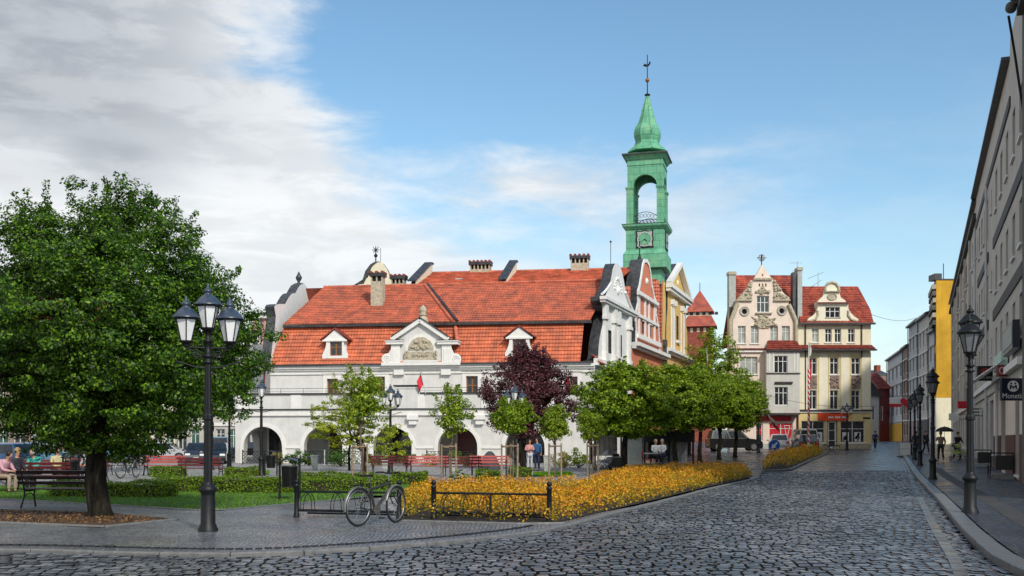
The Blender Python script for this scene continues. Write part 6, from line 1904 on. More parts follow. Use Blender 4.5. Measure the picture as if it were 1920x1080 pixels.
# roof with hipped right end and dormer gable
zt = N_.sz(1560, 537, 5.0)[1]; dR = 5.0
mb = MB()
sa, sb = N_.s(1500, dR), N_.s(1608, dR)
tq = .38; dq = -.35 + (dR + .35) * tq; zq_ = ze_ + (zt - ze_) * tq; zh = zq_
sq = N_.s(1631, dq)
roof(mb, N_, y0_ + .1, y1_ + .15, N_.s(1497.5, dq), sq, -.35, ze_, dq, zq_, M['tile_old'], seed=6)
roof(mb, N_, N_.s(1497.5, dq), sq, sa, sb, dq, zq_, dR, zt, M['tile_old'], seed=16)
mb.add([N_.p(sa, dR, zt), N_.p(sb, dR, zt), N_.p(sq, 9, zq_), N_.p(y1_ + .15, 10, ze_), N_.p(y0_, 10, ze_)], [(0, 1, 2, 3, 4)], M['tile_old'])
mb.add([N_.p(y1_ + .15, -.3, ze_), N_.p(y1_ + .15, 10, ze_), N_.p(sq, 9, zq_), N_.p(sq, dq, zq_)], [(0, 1, 2, 3)], M['tile_old']); mb.add([N_.p(sq, dq, zq_), N_.p(sq, 9, zq_), N_.p(sb, dR, zt)], [(0, 1, 2)], M['tile_old'])
mb.box(N_, y0_, y1_ + .3, -.5, -.32, ze_ - .12, ze_ + .06, M['lead']); mb.build('roof', yh)
do = N_.poly(K2([(785, 652), (783, 630), (800, 610), (835, 590), (858, 560), (872, 520), (880, 492), (868, 480), (885, 455), (915, 430), (925, 405), (930, 385), (934, 350), (955, 320), (990, 308), (1022, 320), (1045, 350), (1050, 385), (1055, 410), (1065, 440), (1098, 462), (1102, 478), (1128, 490), (1128, 535), (1150, 570), (1180, 600), (1212, 622), (1214, 652)]), -.1)
tw3 = rk(N_, K2, 935, 520, 1058, 610, -.1)
mb = MB(); mb.prism(N_, do, -.1, .35, M['cream_lt'], None, [rloop(*tw3)]); mb.box(N_, do[6][0] + .1, do[22][0] - .1, .36, 1.9, ze_, ze_ + 2.3, M['cream_lt'])
for q, m, e in (((868, 482, 1130, 492), 'tile_dark', .34), ((925, 386, 1056, 394), 'stone', .26), ((880, 492, 1126, 500), 'trim', .2)):
    r = rk(N_, K2, *q, -.1); mb.box(N_, r[0], r[1], -.1 - e, -.102, r[2], r[3] - .003, M[m])
q = N_.poly(K2([(934, 380), (934, 350), (955, 322), (990, 311), (1022, 322), (1045, 350), (1048, 380)]), -.1); mb.tube([N_.p(a, -.14, b) for a, b in q], .14, 6, M['stone'])
(a, b), = K2([(990, 435)]); c = N_.sz(a, b, -.1); mb.tube([N_.p(c[0] + .45 * math.cos(t), -.14, c[1] + .3 * math.sin(t)) for t in [2 * math.pi * i / 16 for i in range(16)]], .06, 5, M['stone'], True)
mb.prism(N_, arc(c[0], c[1] + .3 * .0, .33, 0, 345, 20), -.15, -.101, M['stone'])
for pts in ([(800, 640), (850, 625), (870, 590), (868, 550)], [(1200, 640), (1150, 625), (1125, 590), (1128, 550)]): mb.tube([N_.p(a, -.14, b) for a, b in N_.poly(K2(pts), -.1)], .12, 6, M['stone'])
dg = mb.build('dormer_gable', yh)
window(yh, N_, *tw3, d=.05, cols=3, rows=(.6,), fw=.06, name='dormer_window')
# shop front
window(yh, N_, *lw, d=.1, cols=2, rows=(.64,), fw=.07, gm=M['glass_shop'], name='shop_window'); window(yh, N_, *rw, d=.1, cols=2, rows=(.64,), fw=.07, gm=M['glass_shop'], name='shop_window')
window(yh, N_, dr[0] + .1, dr[1] - .1, zg + .02, dr[3], d=.12, cols=1, rows=(.28, .66), fw=.13, sill=False, name='door')
rnd = random.Random(7)
for q in ((762, 766, 820, 845), (990, 766, 1045, 845), (1092, 766, 1145, 845), (650, 766, 690, 845)):
    mb = MB(); r = rk(N_, K3, *q); mb.box(N_, r[0], r[1], .088, .098, r[2], r[3], M['white'])
    for i in range(9):
        x = rnd.uniform(r[0], r[1] - .3); z = rnd.uniform(r[2], r[3] - .35); a = rnd.uniform(-.7, .7)
        mb.prism(N_, [(x, z), (x + .16, z + .02), (x + .3, z + .3 + a * .1), (x + .12, z + .28)], .080, .087, M['band'])
    mb.build('window_poster', yh)
mb = MB(); s0, s1, z0, z1 = rk(N_, K3, 780, 598, 1035, 668); mb.box(N_, s0, s1, -.16, -.052, z0, z1, M['orange_sign']); fs = mb.build('fascia', yh)
mb = MB()
for i in range(15):                      # unreadable white lettering line and dark emblem
    x = s0 + (s1 - s0) * (.33 + .045 * i); 
    if i % 5 != 4: mb.box(N_, x, x + .11, -.168, -.161, z0 + .22, z0 + .40, M['white'])
mb.prism(N_, [(s0 + (s1 - s0) * .17, z0 + .65), (s0 + (s1 - s0) * .26, z0 + 1.0), (s0 + (s1 - s0) * .34, z0 + .7), (s0 + (s1 - s0) * .27, z0 + .78)], -.168, -.161, M['slat_rd2']); mb.box(N_, s0 + (s1 - s0) * .38, s0 + (s1 - s0) * .72, -.168, -.161, z0 + .66, z0 + .80, M['slat_rd2'])
mb.build('sign_lettering', fs)
mb = MB(); r = rk(N_, K3, 1160, 640, 1222, 656); mb.box(N_, r[0], r[1], -.08, -.051, r[2], r[3], M['band']); mb.build('street_name_plate', yh)
mb = MB()
for q in ((600, 862, 850, 905), (955, 862, 1232, 905)): r = rk(N_, K3, *q); mb.box(N_, max(r[0], y0_), min(r[1], y1_ + .03), -.14, -.052, zbase, r[3], M['stone'])
mb.build('plinth', yh)
for x in (764, 1238): 
    (a, b), = K2([(x, 680)]); s_ = N_.s(a); mb = MB(); mb.cyl(N_.p(s_, -.10, zg + (3.6 if x < 1000 else 8.9)), N_.p(s_, -.10, ze_ - .1), .06, n=7, m=M['lead']); mb.build('downpipe', yh)
s_ = N_.s(1495.5); mb = MB(); mb.cyl(N_.p(s_, -.14, zg), N_.p(s_, -.14, zc_), .07, n=7, m=M['slat_rd2']); mb.build('downpipe', pink)
def aerial(parent, f, px, pyb, pyt, d, w, tilt):
    s_, zb = f.sz(px, pyb, d); zt = f.sz(px, pyt, d)[1]; mb = MB()
    mb.cyl(f.p(s_, d, zb), f.p(s_, d, zt), .035, n=5, m=M['chrome'])
    for j, k in ((0, 1), (.8, .6)):
        mb.cyl(f.p(s_ - w * k, d, zt - .25 - j - tilt), f.p(s_ + w * k * .5, d, zt - .1 - j + tilt * .3), .025, n=5, m=M['chrome'])
        for i in range(5): t = i / 4; x = s_ - w * k + w * k * 1.5 * t; z = zt - .25 - j - tilt + (.15 + tilt * 1.3) * t; mb.cyl(f.p(x, d - .3, z), f.p(x, d + .3, z), .015, n=4, m=M['chrome'])
    mb.build('aerial', parent)
aerial(yh, N_, 1534, 540, 511, 4.8, 1.0, .35); aerial(pink, N_, 1495, 505, 490, 2.5, .7, -.1)

# ================================================================== RIGHT-HAND ROW
def S_(z=0): return Fr((18.07, 36.7), (.3633, .9317), flip=-1, z=z)
Sf = S_()
g1 = empty('apartment_block', Sf.p(6, 0, 0)); tag(g1, 'long grey four storey block with dark bands, right of the nearest lamp', 'building')
Gm = M['grey_wall']
E0, E1, H1 = 6.2, 32.3, 17.1
cols1 = [8.4 + 0, 11.0, 13.6, 16.2] 
xs1 = [.6, 3.6, 6.9, 10.1, 13.3, 20.0, 22.6, 25.2, 27.8]; small = [16.9, 30.6]
hs = []; gw = []
for z0, z1 in ((12.6, 14.5), (8.7, 10.4), (5.35, 6.95)):
    for x in xs1: hs.append(rloop(x, x + 1.25, z0, z1)); gw.append((x, x + 1.25, z0, z1))
    for x in small: hs.append(rloop(x, x + .6, z0 + .5, z1 - .2)); gw.append((x, x + .6, z0 + .5, z1 - .2))
for x, w_, z0, z1 in ((1.5, 1.8, .3, 3.3), (8.0, 2.6, .9, 3.6), (12.6, 1.3, .2, 3.2), (15.4, 3.0, .9, 3.6), (20.2, 3.0, .9, 3.6), (24.6, 1.3, .3, 3.3), (27.4, 3.2, .9, 3.6)):
    hs.append(rloop(x, x + w_, z0, z1)); gw.append((x, x + w_, z0, z1))
mb = MB(); mb.prism(Sf, [(-.4, -.2), (E1, -.2), (E1, H1), (E0, H1), (E0 - .3, 17.9), (-.4, 17.9)], 0, .5, Gm, None, hs)
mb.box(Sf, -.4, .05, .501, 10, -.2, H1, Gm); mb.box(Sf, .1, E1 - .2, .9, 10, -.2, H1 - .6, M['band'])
mb.build('wall', g1)
for r in gw: window(g1, Sf, *r, d=.24, cols=2 if r[1] - r[0] > .8 else 1, rows=(), fw=.08, fm=M['wframe'] if r[2] > 4 else M['band'], sillm=M['wframe'], gm=M['glass'])
mb = MB()
for z in (15.05, 11.0, 7.45):
    mb.box(Sf, E0 - .6, E1 - .1, -.06, -.001, z, z + .42, M['band']) if z > 15 else [mb.box(Sf, a, b, -.06, -.001, z, z + .50, M['band']) for a, b in ((.2, 15.6), (19.4, 29.8))]
mb.box(Sf, E0 - .1, E1 + .1, -.32, .3, H1, H1 + .14, M['lead'])
mb.build('dark_bands', g1)
mb = MB(); mb.box(Sf, -.2, E1, -.24, -.001, 4.28, 4.55, M['trim']); mb.box(Sf, 6.2, E1, -.10, -.0012, 3.9, 4.277, Gm)
mb.box(Sf, 6.0, 13.9, -.05, -.0014, -.1, 1.85, M['plinth']) if False else None
mb.build('string_course', g1)
for a, b in ((.0, 1.4), (3.4, 7.9), (10.7, 12.5), (14.0, 15.3)):
    mb = MB(); mb.box(Sf, a, b, -.04, -.0016, -.15, 1.8, M['plinth']); mb.box(Sf, a, b, -.03, -.0014, 1.803, 3.9, M['pink_wall']); mb.build('plinth', g1)
for s_ in (11.6, 19.6, 31.2):
    mb = MB(); mb.cyl(Sf.p(s_, -.13, .4), Sf.p(s_, -.13, 15.0 if s_ > 12 else 4.2), .07, n=8, m=M['white_wall']); mb.build('downpipe', g1)
mb = MB()                                # slatted awning over the first shop
for i in range(12): z = 4.9 - i * .07; mb.box(Sf, 6.3, 13.4, -.25 - i * .10, -.18 - i * .10, z - .05, z, M['chrome'])
mb.build('awning', g1)
g2 = empty('apartment_block', Sf.p(32.5, 0, 0)); tag(g2, 'lighter grey block with tall windows, second building along the right pavement', 'building')
hs = []; gw = []; H2 = 17.0
for z0, z1 in ((13.3, 15.2), (10.2, 12.2), (7.1, 9.1), (4.4, 6.1)):
    for i in range(15): x = 34 + i * 3.2; hs.append(rloop(x, x + 1.3, z0, z1)); gw.append((x, x + 1.3, z0, z1))
for i in range(11): x = 34 + i * 4.4; hs.append(rloop(x, x + 2.6, 1.0, 3.4)); gw.append((x, x + 2.6, 1.0, 3.4))
mb = MB(); mb.prism(Sf, rloop(32.42, 87.5, -.2, H2), .05, .5, M['grey_wall2'], None, hs); mb.box(Sf, 32.6, 87.3, .9, 10, -.2, H2 - .6, M['band']); mb.box(Sf, 32.4, 87.6, -.25, .4, H2, H2 + .14, M['lead']); mb.box(Sf, 32.4, 87.6, -.14, .045, 3.9, 4.2, M['trim'])
mb.box(Sf, 32.4, 87.6, -.2, .046, 15.9, 16.2, M['band'])
for k in range(6):
    x = 40 + k * 8.0; mb.box(Sf, x, x + .5, -.12, .047, 4.3, 15.8, M['grey_wall'])
mb.build('wall', g2)
for r in gw: window(g2, Sf, *r, d=.26, cols=2, rows=(), fw=.08, sillm=M['wframe'])
# nearer old building whose dark cornice enters at the top right
g0 = empty('old_house', Sf.p(-4, 0, 0)); tag(g0, 'sooty old house with a heavy bracketed cornice at the upper right corner', 'house')
hs = [rloop(-2.6 - 3.2 * i, -1.4 - 3.2 * i, z, z + 2.2) for i in range(3) for z in (11.3, 7.4, 3.9)]
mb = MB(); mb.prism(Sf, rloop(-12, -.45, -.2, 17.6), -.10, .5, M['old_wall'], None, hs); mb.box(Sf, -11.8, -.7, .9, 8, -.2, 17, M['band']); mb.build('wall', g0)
for h in hs: window(g0, Sf, h[0][0], h[1][0], h[0][1], h[2][1], d=.2, cols=2, rows=(.7,), fm=M['old_wall'])
mb = MB()
for i, (e, a, b) in enumerate(((.25, 14.7, 14.95), (.45, 15.4, 15.6), (.75, 15.6, 15.95), (1.0, 15.95, 16.15), (1.12, 16.15, 16.5))): mb.box(Sf, -12, -.9 + e * .4, -.1 - e * .8, -.101, a + 1.6, b + 1.6 - .003, M['old_wall'])
for i in range(9): x = -1.3 - i * 1.1; mb.box(Sf, x, x + .35, -.5, -.102, 16.56, 16.99, M['old_wall']); mb.ball(Sf.p(x + .17, -.5, 16.5), .2, M['old_wall'], 8, 6)
mb.build('cornice', g0)
mb = MB(); pw_ = lambda x, y, Y: ((x - 960) / F * Y, Y, HC + (HY - y) / F * Y)
mb.tube([pw_(1891, 30, 36.6), pw_(1896, 60, 36.9), pw_(1904, 110, 37.1), pw_(1912, 165, 37.4), pw_(1922, 230, 37.6), pw_(1924, 560, 37.8), pw_(1924, 880, 37.8)], .045, 8, M['iron']); mb.build('downpipe', g0)

# yellow gable wall and the houses where the street bends left
Yy = 128.0
yf = Fr(GX(1755.5, Yy), (1, 0)); zy = gz(52, Yy)
yg = empty('gable_house', yf.p(0, 0, 0)); tag(yg, 'narrow tall house with a blank bright yellow side wall facing down the street', 'house')
s1 = yf.s(1800); zt = yf.sz(1770, 525)[1]; zm = yf.sz(1770, 746)[1]
yd = Fr(GX(1755.5, Yy), (math.sin(R(19)), math.cos(R(19))), flip=-1)     # its street side, running away from us
def slab(mb, z0, z1, m, o=0.0):
    a, b = yf.p(-o, -o, 0), yf.p(s1, -o, 0); c, d_ = yd.p(9, -o, 0), (yd.p(9, 0, 0)[0] + s1, yd.p(9, 0, 0)[1], 0)
    P = [(q[0], q[1], z) for z in (z0, z1) for q in (a, b, d_, c)]
    mb.add(P, [(3, 2, 1, 0), (4, 5, 6, 7), (0, 1, 5, 4), (1, 2, 6, 5), (2, 3, 7, 6), (3, 0, 4, 7)], m)
mb = MB(); slab(mb, zm, zt, M['bright_yellow']); slab(mb, zt + .003, zt + .15, M['lead'], .08); mb.build('upper_wall', yg)
mb = MB(); slab(mb, zy - .5, zm - .003, M['cream']); mb.build('lower_wall', yg)
mb = MB(); mb.box(yd, 0.01, 8.9, -.10, -.002, zy, zm - .01, M['white_wall'])
for i, y in enumerate((533, 545, 558, 572, 586, 600)): z = yf.sz(1752, y)[1]; mb.box(yd, .02, 8.9, -.5 + .06 * (i % 3), -.003, z - .55, z, M['old_wall'] if i % 2 else M['stone'])
for i in range(5): z = zy + 3.4 + i * 3.0; mb.box(yd, 1.2, 2.6, -.13, -.101, z, z + 1.9, M['glass']); mb.box(yd, 4.6, 6.0, -.13, -.101, z, z + 1.9, M['glass'])
mb.box(yf, .05, .9, .5, 2.5, zt + .155, zt + .9, M['lead']); mb.cyl(yf.p(1.3, 1, zt), yf.p(1.3, 1, zt + 2.2), .05, n=5, m=M['iron'])
mb.build('cornice', yg)
B_ = Fr(GX(1756, 130), (-0.0, 1)); 
t_ = math.atan((1450 - 960) / F)
B_ = Fr(GX(1752, 131), (math.sin(t_), math.cos(t_)), flip=-1); zB = 1.36
def row_house(px0, px1, ytop0, wall, label, rows, ncol, roofm='lead', shop=None, over=.5, curtain=False):
    s0, s1 = B_.s(px0), B_.s(px1); zt = B_.sz(px0, ytop0)[1]
    r = empty('street_house', B_.p(s0, 0, 0)); tag(r, label, 'house')
    hs = []; ww = []
    H = zt - zB; fl = H / (rows + .6)
    for k in range(rows):
        for i in range(ncol):
            w = (s1 - s0) / ncol; x = s0 + w * (i + .28); z = zB + fl * (k + .30) + (.2 if k else 0); q = (x, x + w * .44, z, z + fl * (.62 if k else .55)); hs.append(rloop(*q)); ww.append(q)
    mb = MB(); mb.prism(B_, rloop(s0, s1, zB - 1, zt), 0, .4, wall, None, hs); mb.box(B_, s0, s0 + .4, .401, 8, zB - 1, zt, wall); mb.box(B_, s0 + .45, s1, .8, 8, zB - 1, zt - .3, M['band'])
    mb.build('wall', r)
    for q in ww: window(r, B_, *q, d=.2, cols=2, rows=(.65,), fw=.1, bar=.05, gm=M['glass'])
    mb = MB(); mb.box(B_, s0 - .1, s1 + .1, -over, .4, zt, zt + .25, M[roofm]); mb.add([B_.p(s0 - .1, -over, zt + .25), B_.p(s1 + .1, -over, zt + .25), B_.p(s1 + .1, 5, zt + 2.2), B_.p(s0 - .1, 5, zt + 2.2)], [(0, 1, 2, 3)], M[roofm]); mb.build('roof', r)
    mb = MB()
    for k in range(1, rows + 1): mb.box(B_, s0 - .02, s1 + .02, -.14, -.002, zB + fl * k + .02, zB + fl * k + .16, M['trim'] if wall is not M['white_wall'] else M['stone'])
    mb.cyl(B_.p(s0 + .25, -.1, zB), B_.p(s0 + .25, -.1, zt), .07, n=6, m=M['lead']); mb.build('string_courses', r)
    if shop: mb = MB(); mb.box(B_, s0 + .1, s1 - .1, -.1, -.001, zB, zB + 2.9, M[shop]); mb.build('shopfront', r)
    return r
row_house(1742, 1756, 628, M['white_wall'], 'narrow white street house next to the bright yellow gable wall', 4, 2)
row_house(1722.5, 1741.5, 604, M['grey_wall2'], 'tall warm grey street house left of the narrow white house', 5, 3, shop='band')
row_house(1704, 1722, 616, M['grey_wall3'], 'tall cool grey street house between the warm grey and the brownish house', 5, 3, shop='slat_rd2')
row_house(1693.5, 1703.5, 656, M['brown_wall'], 'brownish street house between the tall grey house and the pale house', 4, 2)
row_house(1664, 1693, 678, M['white_wall'], 'pale blue white street house with a yellow ground floor at the bend of the street', 4, 4, shop='bright_yellow')
# low dark red houses at the end of the street
Ye = 176.0; ef = Fr(GX(1633, Ye), (math.cos(.2), math.sin(.2))); ze0 = 1.36
for a, b, ye, yr, wm, lab in ((1648, 1668, 728, 700, M['slat_rd2'], 'small dark red house with a low tiled roof at the far end of the street'), (1632, 1650, 742, 706, M['white_wall'], 'small pale house with a dark roof, half behind the corner of the yellow house')):
    s0, s1 = ef.s(a), ef.s(b); zt = ef.sz(a, ye)[1]; zr = ef.sz(a, yr, 4)[1]
    r = empty('street_house', ef.p(s0, 0, 0)); tag(r, lab, 'house')
    mb = MB(); hs = [rloop(s0 + .35 + i * 1.0, s0 + .8 + i * 1.0, ze0 + 3.6, ze0 + 6.0) for i in range(max(1, int(s1 - s0 - .3)))]
    mb.prism(ef, rloop(s0, s1, 0, zt), 0, .3, wm, None, hs); mb.box(ef, s0, s1, .5, 6, 0, zt, M['band']); mb.build('wall', r)
    for h in hs: window(r, ef, h[0][0], h[1][0], h[0][1], h[2][1], d=.1, cols=1, rows=(), fw=.1, sill=False)
    mb = MB(); roof(mb, ef, s0 - .2, s1 + .2, s0 - .1, s1 + .1, -.5, zt - .1, 4, zr, M['tile_dark'] if wm is M['slat_rd2'] else M['slate'], tile=.5, course=.5, seed=1); mb.build('roof', r)
r = empty('street_house', ef.p(0, 12, 0)); tag(r, 'distant brown roofed house with a chimney behind the low red house', 'house')
mb = MB(); s0, s1 = ef.s(1636, 12), ef.s(1668, 12); zt = ef.sz(1640, 692, 12)[1]; mb.box(ef, s0, s1, 12, 18, 0, zt - 1, M['brown_wall']); mb.build('wall', r)
mb = MB(); mb.add([ef.p(s0, 11.8, zt - 1), ef.p(s1, 11.8, zt - 1), ef.p(s1, 15, zt), ef.p(s0, 15, zt)], [(0, 1, 2, 3)], M['slate']); mb.box(ef, s1 - 1.4, s1 - .6, 14, 15, zt - .5, zt + .9, M['brick']); mb.build('roof', r)

# ================================================================== BUILDINGS BEHIND THE BIG TREE (left)
def back_block(px0, px1, Y, ytop, wall, label, ang=0, rows=3, ncol=5, rise=3.2, rm='tile_old'):
    f = Fr(GX(px0, Y), (math.cos(ang), math.sin(ang))); s1 = f.s(px1); zt = f.sz(px0, ytop)[1]
    r = empty('house', f.p(0, 0, 0)); tag(r, label, 'house')
    hs = []; ww = []; fl = (zt - 3.6) / rows
    for k in range(rows):
        for i in range(ncol):
            w = s1 / ncol; q = (w * (i + .32), w * (i + .68), 3.9 + fl * k + .5, 3.9 + fl * (k + 1) - .7); hs.append(rloop(*q)); ww.append(q)
    sw = [(s1 / ncol * (i + .15), s1 / ncol * (i + .85), .7 if i % 2 else .1, 2.7) for i in range(ncol)]
    hs += [rloop(*q) for q in sw]
    mb = MB(); mb.prism(f, rloop(0, s1, -.3, zt), 0, .4, wall, None, hs); mb.box(f, .1, s1 - .1, .8, 8, -.3, zt - .2, M['band']); mb.box(f, s1 - .4, s1, .401, 8, -.3, zt, wall); mb.box(f, -.1, s1 + .1, -.3, -.001, zt - .4, zt, M['trim']); mb.box(f, 0, s1, -.12, -.0012, 3.0, 3.3, M['trim']); mb.build('wall', r)
    for q in ww: window(r, f, *q, d=.2, cols=2, rows=(.65,), fw=.08)
    for i, q in enumerate(sw): window(r, f, *q, d=.15, cols=2, rows=(.75,), fw=.08, gm=M['glass_green'] if i % 3 == 1 else M['glass_shop'], name='shop_window', sill=False)
    mb = MB(); roof(mb, f, -.2, s1 + .2, .3, s1 - .3, -.4, zt - .05, 4.5, zt + rise, M[rm], tile=.5, course=.5); mb.build('roof', r)
    return r
back_block(474, 524, 112, 590, M['pink2'], 'pink house showing between the big tree and the white town hall', rows=3, ncol=2, rise=.8, rm='slate')
back_block(330, 473, 104, 640, M['stucco_in'], 'beige house behind the parked silver hatchback', rows=2, ncol=6, rise=1.2, rm='slate')
back_block(150, 329, 104, 610, M['cream'], 'pale ochre house with a green lit shop window behind the big tree', rows=3, ncol=8)
back_block(-140, 149, 96, 600, M['brown_wall'], 'brownish house row behind the people on the benches at the far left', rows=3, ncol=9)

# ================================================================== STREET LAMPS
L1 = lamp_proto(4.28, label='nearest black triple lamp with frosted white lanterns, standing before the big tree')
GRP = 'old style lamps around the square'
L1['group'] = GRP
def at(px, py, off=PZ):
    x, y = Gt(px, py, off); return (x, y, gz(x, y) + off)
def atY(px, Y, off=PZ):
    x = (px - 960) / F * Y; return (x, Y, gz(x, Y) + off)
protoR = lamp_proto(4.30, pane=M['lantern_grey'], baskets=False, label='large dark triple lamp on the right pavement, nearest of the row along the kerb', metal=M['iron2']); protoR['group'] = GRP
L1.location = at(390, 996); L1.rotation_euler = (0, 0, R(14))
L0 = lamp_proto(4.28, label='slim single lamp behind the big trunk beside the silver hatchback', single=True); L0['group'] = GRP
L0.location = atY(252, 58)
for px, Y, rz, lab in ((490, 46, 5, 'black lamp post in front of the first arch of the arcade'), (732, 50, 0, 'black triple lamp behind the tall staked tree, before the third arch'), (965, 50, 3, 'black triple lamp whose lanterns show against the purple tree'), (430, 60, 20, 'thin black lamp post between the parked cars and the first arch'),
                       (1588, 93, 0, 'black triple lamp in front of the yellow corner house'), (1422, 84, 30, 'black lamp post in front of the pink house shop')):
    dup(L0 if px in (490, 430) else L1, atY(px, Y), R(rz), lab)
protoR.location = at(1819, 962, .10); protoR.rotation_euler = (0, 0, R(64))
for i, (px, py, lab) in enumerate(((1749, 899, 'second dark lamp along the right kerb, behind the largest one'), (1725, 873, 'third dark lamp along the right kerb, beside the white pavement sign'), (1715, 862, 'fourth dark lamp along the right kerb, small and slender'), (1707, 853, 'farthest dark lamp along the right kerb'))):
    dup(protoR, at(px, py, .10), R(64 + i * 3), lab)

# ================================================================== TREES
tree('maple_tree', 'huge leafy green maple filling the left side, with a thick dark trunk', *G(187, 968, PZ), .215, 1.75,
     dict(c=(-.05, .3, 3.85), rx=2.98, ry=3.1, rz=2.75, nclump=1600, per=155, crad=.31, leaf=.070, seed=3, shape=lambda z: 1.08 if z < .45 else 1.08 - (z - .45) * .42, inner=.35, sprigs=60, flat=.5, gap=.10), M['leaf_big'], M['bark'], nlimb=16, z0=PZ, flare=1.45)
tree('maple_tree', 'second green tree at the far left edge, partly outside the picture', -19.5, 33, .2, 2.1,
     dict(c=(0, 0, 5.2), rx=3.4, ry=3, rz=3.6, nclump=260, per=80, crad=.5, leaf=.13, seed=8, inner=.3, sprigs=16), M['leaf_dark'], M['bark'], nlimb=8, z0=PZ)
tree('park_tree', 'dark many stemmed tree behind the people on the benches', *GX(152, 50), .42, 1.6,
     dict(c=(0, 0, 4.9), rx=4.6, ry=3, rz=2.9, nclump=260, per=80, crad=.55, leaf=.17, seed=21, inner=.3), M['leaf_dark'], M['bark'], nlimb=14, z0=PZ)
tree('park_tree', 'dark tree in the shade between the benches and the silver hatchback', *GX(395, 55), .16, 1.9,
     dict(c=(0, 0, 4.7), rx=2.9, ry=2.4, rz=2.4, nclump=150, per=80, crad=.5, leaf=.17, seed=23, inner=.3), M['leaf_dark'], M['bark'], nlimb=8, z0=PZ)
bush('purple_shrub', 'small bush with pinkish purple leaves at the edge of the big crown, left of the first arch', *GX(448, 50), .8, .9, 31, M['leaf_purple'], leaf=.12, z0=1.9) if False else None
tree('copper_beech', 'dark purple leaved tree in the middle of the arcade front', *GX(981, 55), .16, 1.6,
     dict(c=(.35, 0, 4.0), rx=2.5, ry=2.2, rz=2.55, nclump=420, per=85, crad=.42, leaf=.13, seed=14, shape=lambda z: 1.05 - .62 * max(0, z - .55) * 1.6, inner=.2, sprigs=30, gap=.12), M['leaf_purple'], M['bark'], nlimb=16, z0=PZ)
rt = [(1171, 50, 92, 2.2, 1.72, 3.75, 'largest round crowned maple, right of the young staked trees', .15), (1268, 57, 84, 2.0, 1.7, 4.05, 'round crowned maple with a leaning trunk, second of the row', .14), (1312, 64, 78, 1.75, 1.6, 4.05, 'round crowned maple in the middle of the row', .13), (1348, 69, 74, 1.75, 1.6, 4.1, 'round crowned maple, fourth of the row, trunk beside the kerb', .13), (1378, 73, 70, 1.95, 1.85, 4.1, 'rightmost round crowned maple in front of the black car', .14)]
for i, (px, Y, per, rx, rz, cz, lab, tr) in enumerate(rt):
    tree('globe_maple', lab, *GX(px, Y), tr, 1.75, dict(c=(.15, 0, cz - .35), rx=rx, ry=rx, rz=rz + .08, nclump=430, per=per, crad=.40, leaf=.15, seed=40 + i, shape=lambda z: 1.08 if z < .5 else 1.08 - (z - .5) * .35, inner=.40, sprigs=14, flat=.5, up=.7), M['leaf_round'], M['bark'], 'round crowned maples in a row', nlimb=10, lean=(-.25 if i == 1 else .05, 0))
tree('poplar_tree', 'taller pointed green tree behind the round maples, beside the ochre gable', *GX(1338, 92), .2, 2.2,
     dict(c=(0, 0, 6.2), rx=3.2, ry=2.6, rz=4.5, nclump=230, per=70, crad=.55, leaf=.20, seed=60, shape=lambda z: 1.1 - .75 * max(0, z - .45), inner=.35, sprigs=10), M['leaf_round'], M['bark'], nlimb=8)
tree('round_tree', 'green tree in front of the ochre house, behind the second round maple', *GX(1290, 78), .2, 2.2,
     dict(c=(0, 0, 4.6), rx=2.6, ry=2.2, rz=2.2, nclump=150, per=60, crad=.5, leaf=.18, seed=61, inner=.35), M['leaf_dark'], M['bark'], nlimb=8)
tree('shrub_tree', 'yellow green low branching tree before the second arch', *GX(684, 52), .10, .9,
     dict(c=(-.9, 0, 2.35), rx=2.15, ry=1.5, rz=1.25, nclump=120, per=62, crad=.33, leaf=.12, seed=70, inner=.2, sprigs=10, flat=.35, up=1.0), M['leaf_yg'], M['bark'], nlimb=16, z0=PZ)
tree('birch_tree', 'thin tree with pale yellowish leaves rising behind the low branching tree', *GX(655, 54), .06, 2.2,
     dict(c=(.2, 0, 4.0), rx=1.35, ry=1.2, rz=1.45, nclump=70, per=34, crad=.30, leaf=.10, seed=71, inner=.1, sprigs=6), M['leaf_cream'], M['bark'], nlimb=16, z0=PZ)
bush('shrub', 'bright yellow green shrub behind the saddle of the bicycle, right of the staked tree', *GX(735, 47), .8, 1.0, 72, M['leaf_yg'], leaf=.11, n=26, z0=PZ + .5)
def stakes(px0, px1, Y, label, h=1.38):
    x0, x1 = (px0 - 960) / F * Y, (px1 - 960) / F * Y; xm = (x0 + x1) / 2
    r = empty('tree_stakes', (xm, Y, PZ)); tag(r, label, 'tree stakes', 'timber stakes of the young trees')
    rnd = random.Random(px0); w = (x1 - x0) / 2; P3 = [(xm - w, Y - .12), (xm + w, Y - .12), (xm + w * .1, Y + w * 1.1)]
    for x, y in P3:
        mb = MB(); l = rnd.uniform(-.03, .03); mb.tube([(x, y, PZ - .1), (x + l, y + l, PZ + h + rnd.uniform(0, .06))], [.04, .036], 9, M['stake']); mb.build('stake', r)
    mb = MB()
    for i in range(3):
        a, b = P3[i], P3[(i + 1) % 3]; mb.cyl((a[0], a[1] - .045, PZ + h - .05 - .02 * i), (b[0], b[1] - .045, PZ + h - .05 - .02 * i), .024, n=6, m=M['stake'])
    mb.build('crossbar', r)
    return r
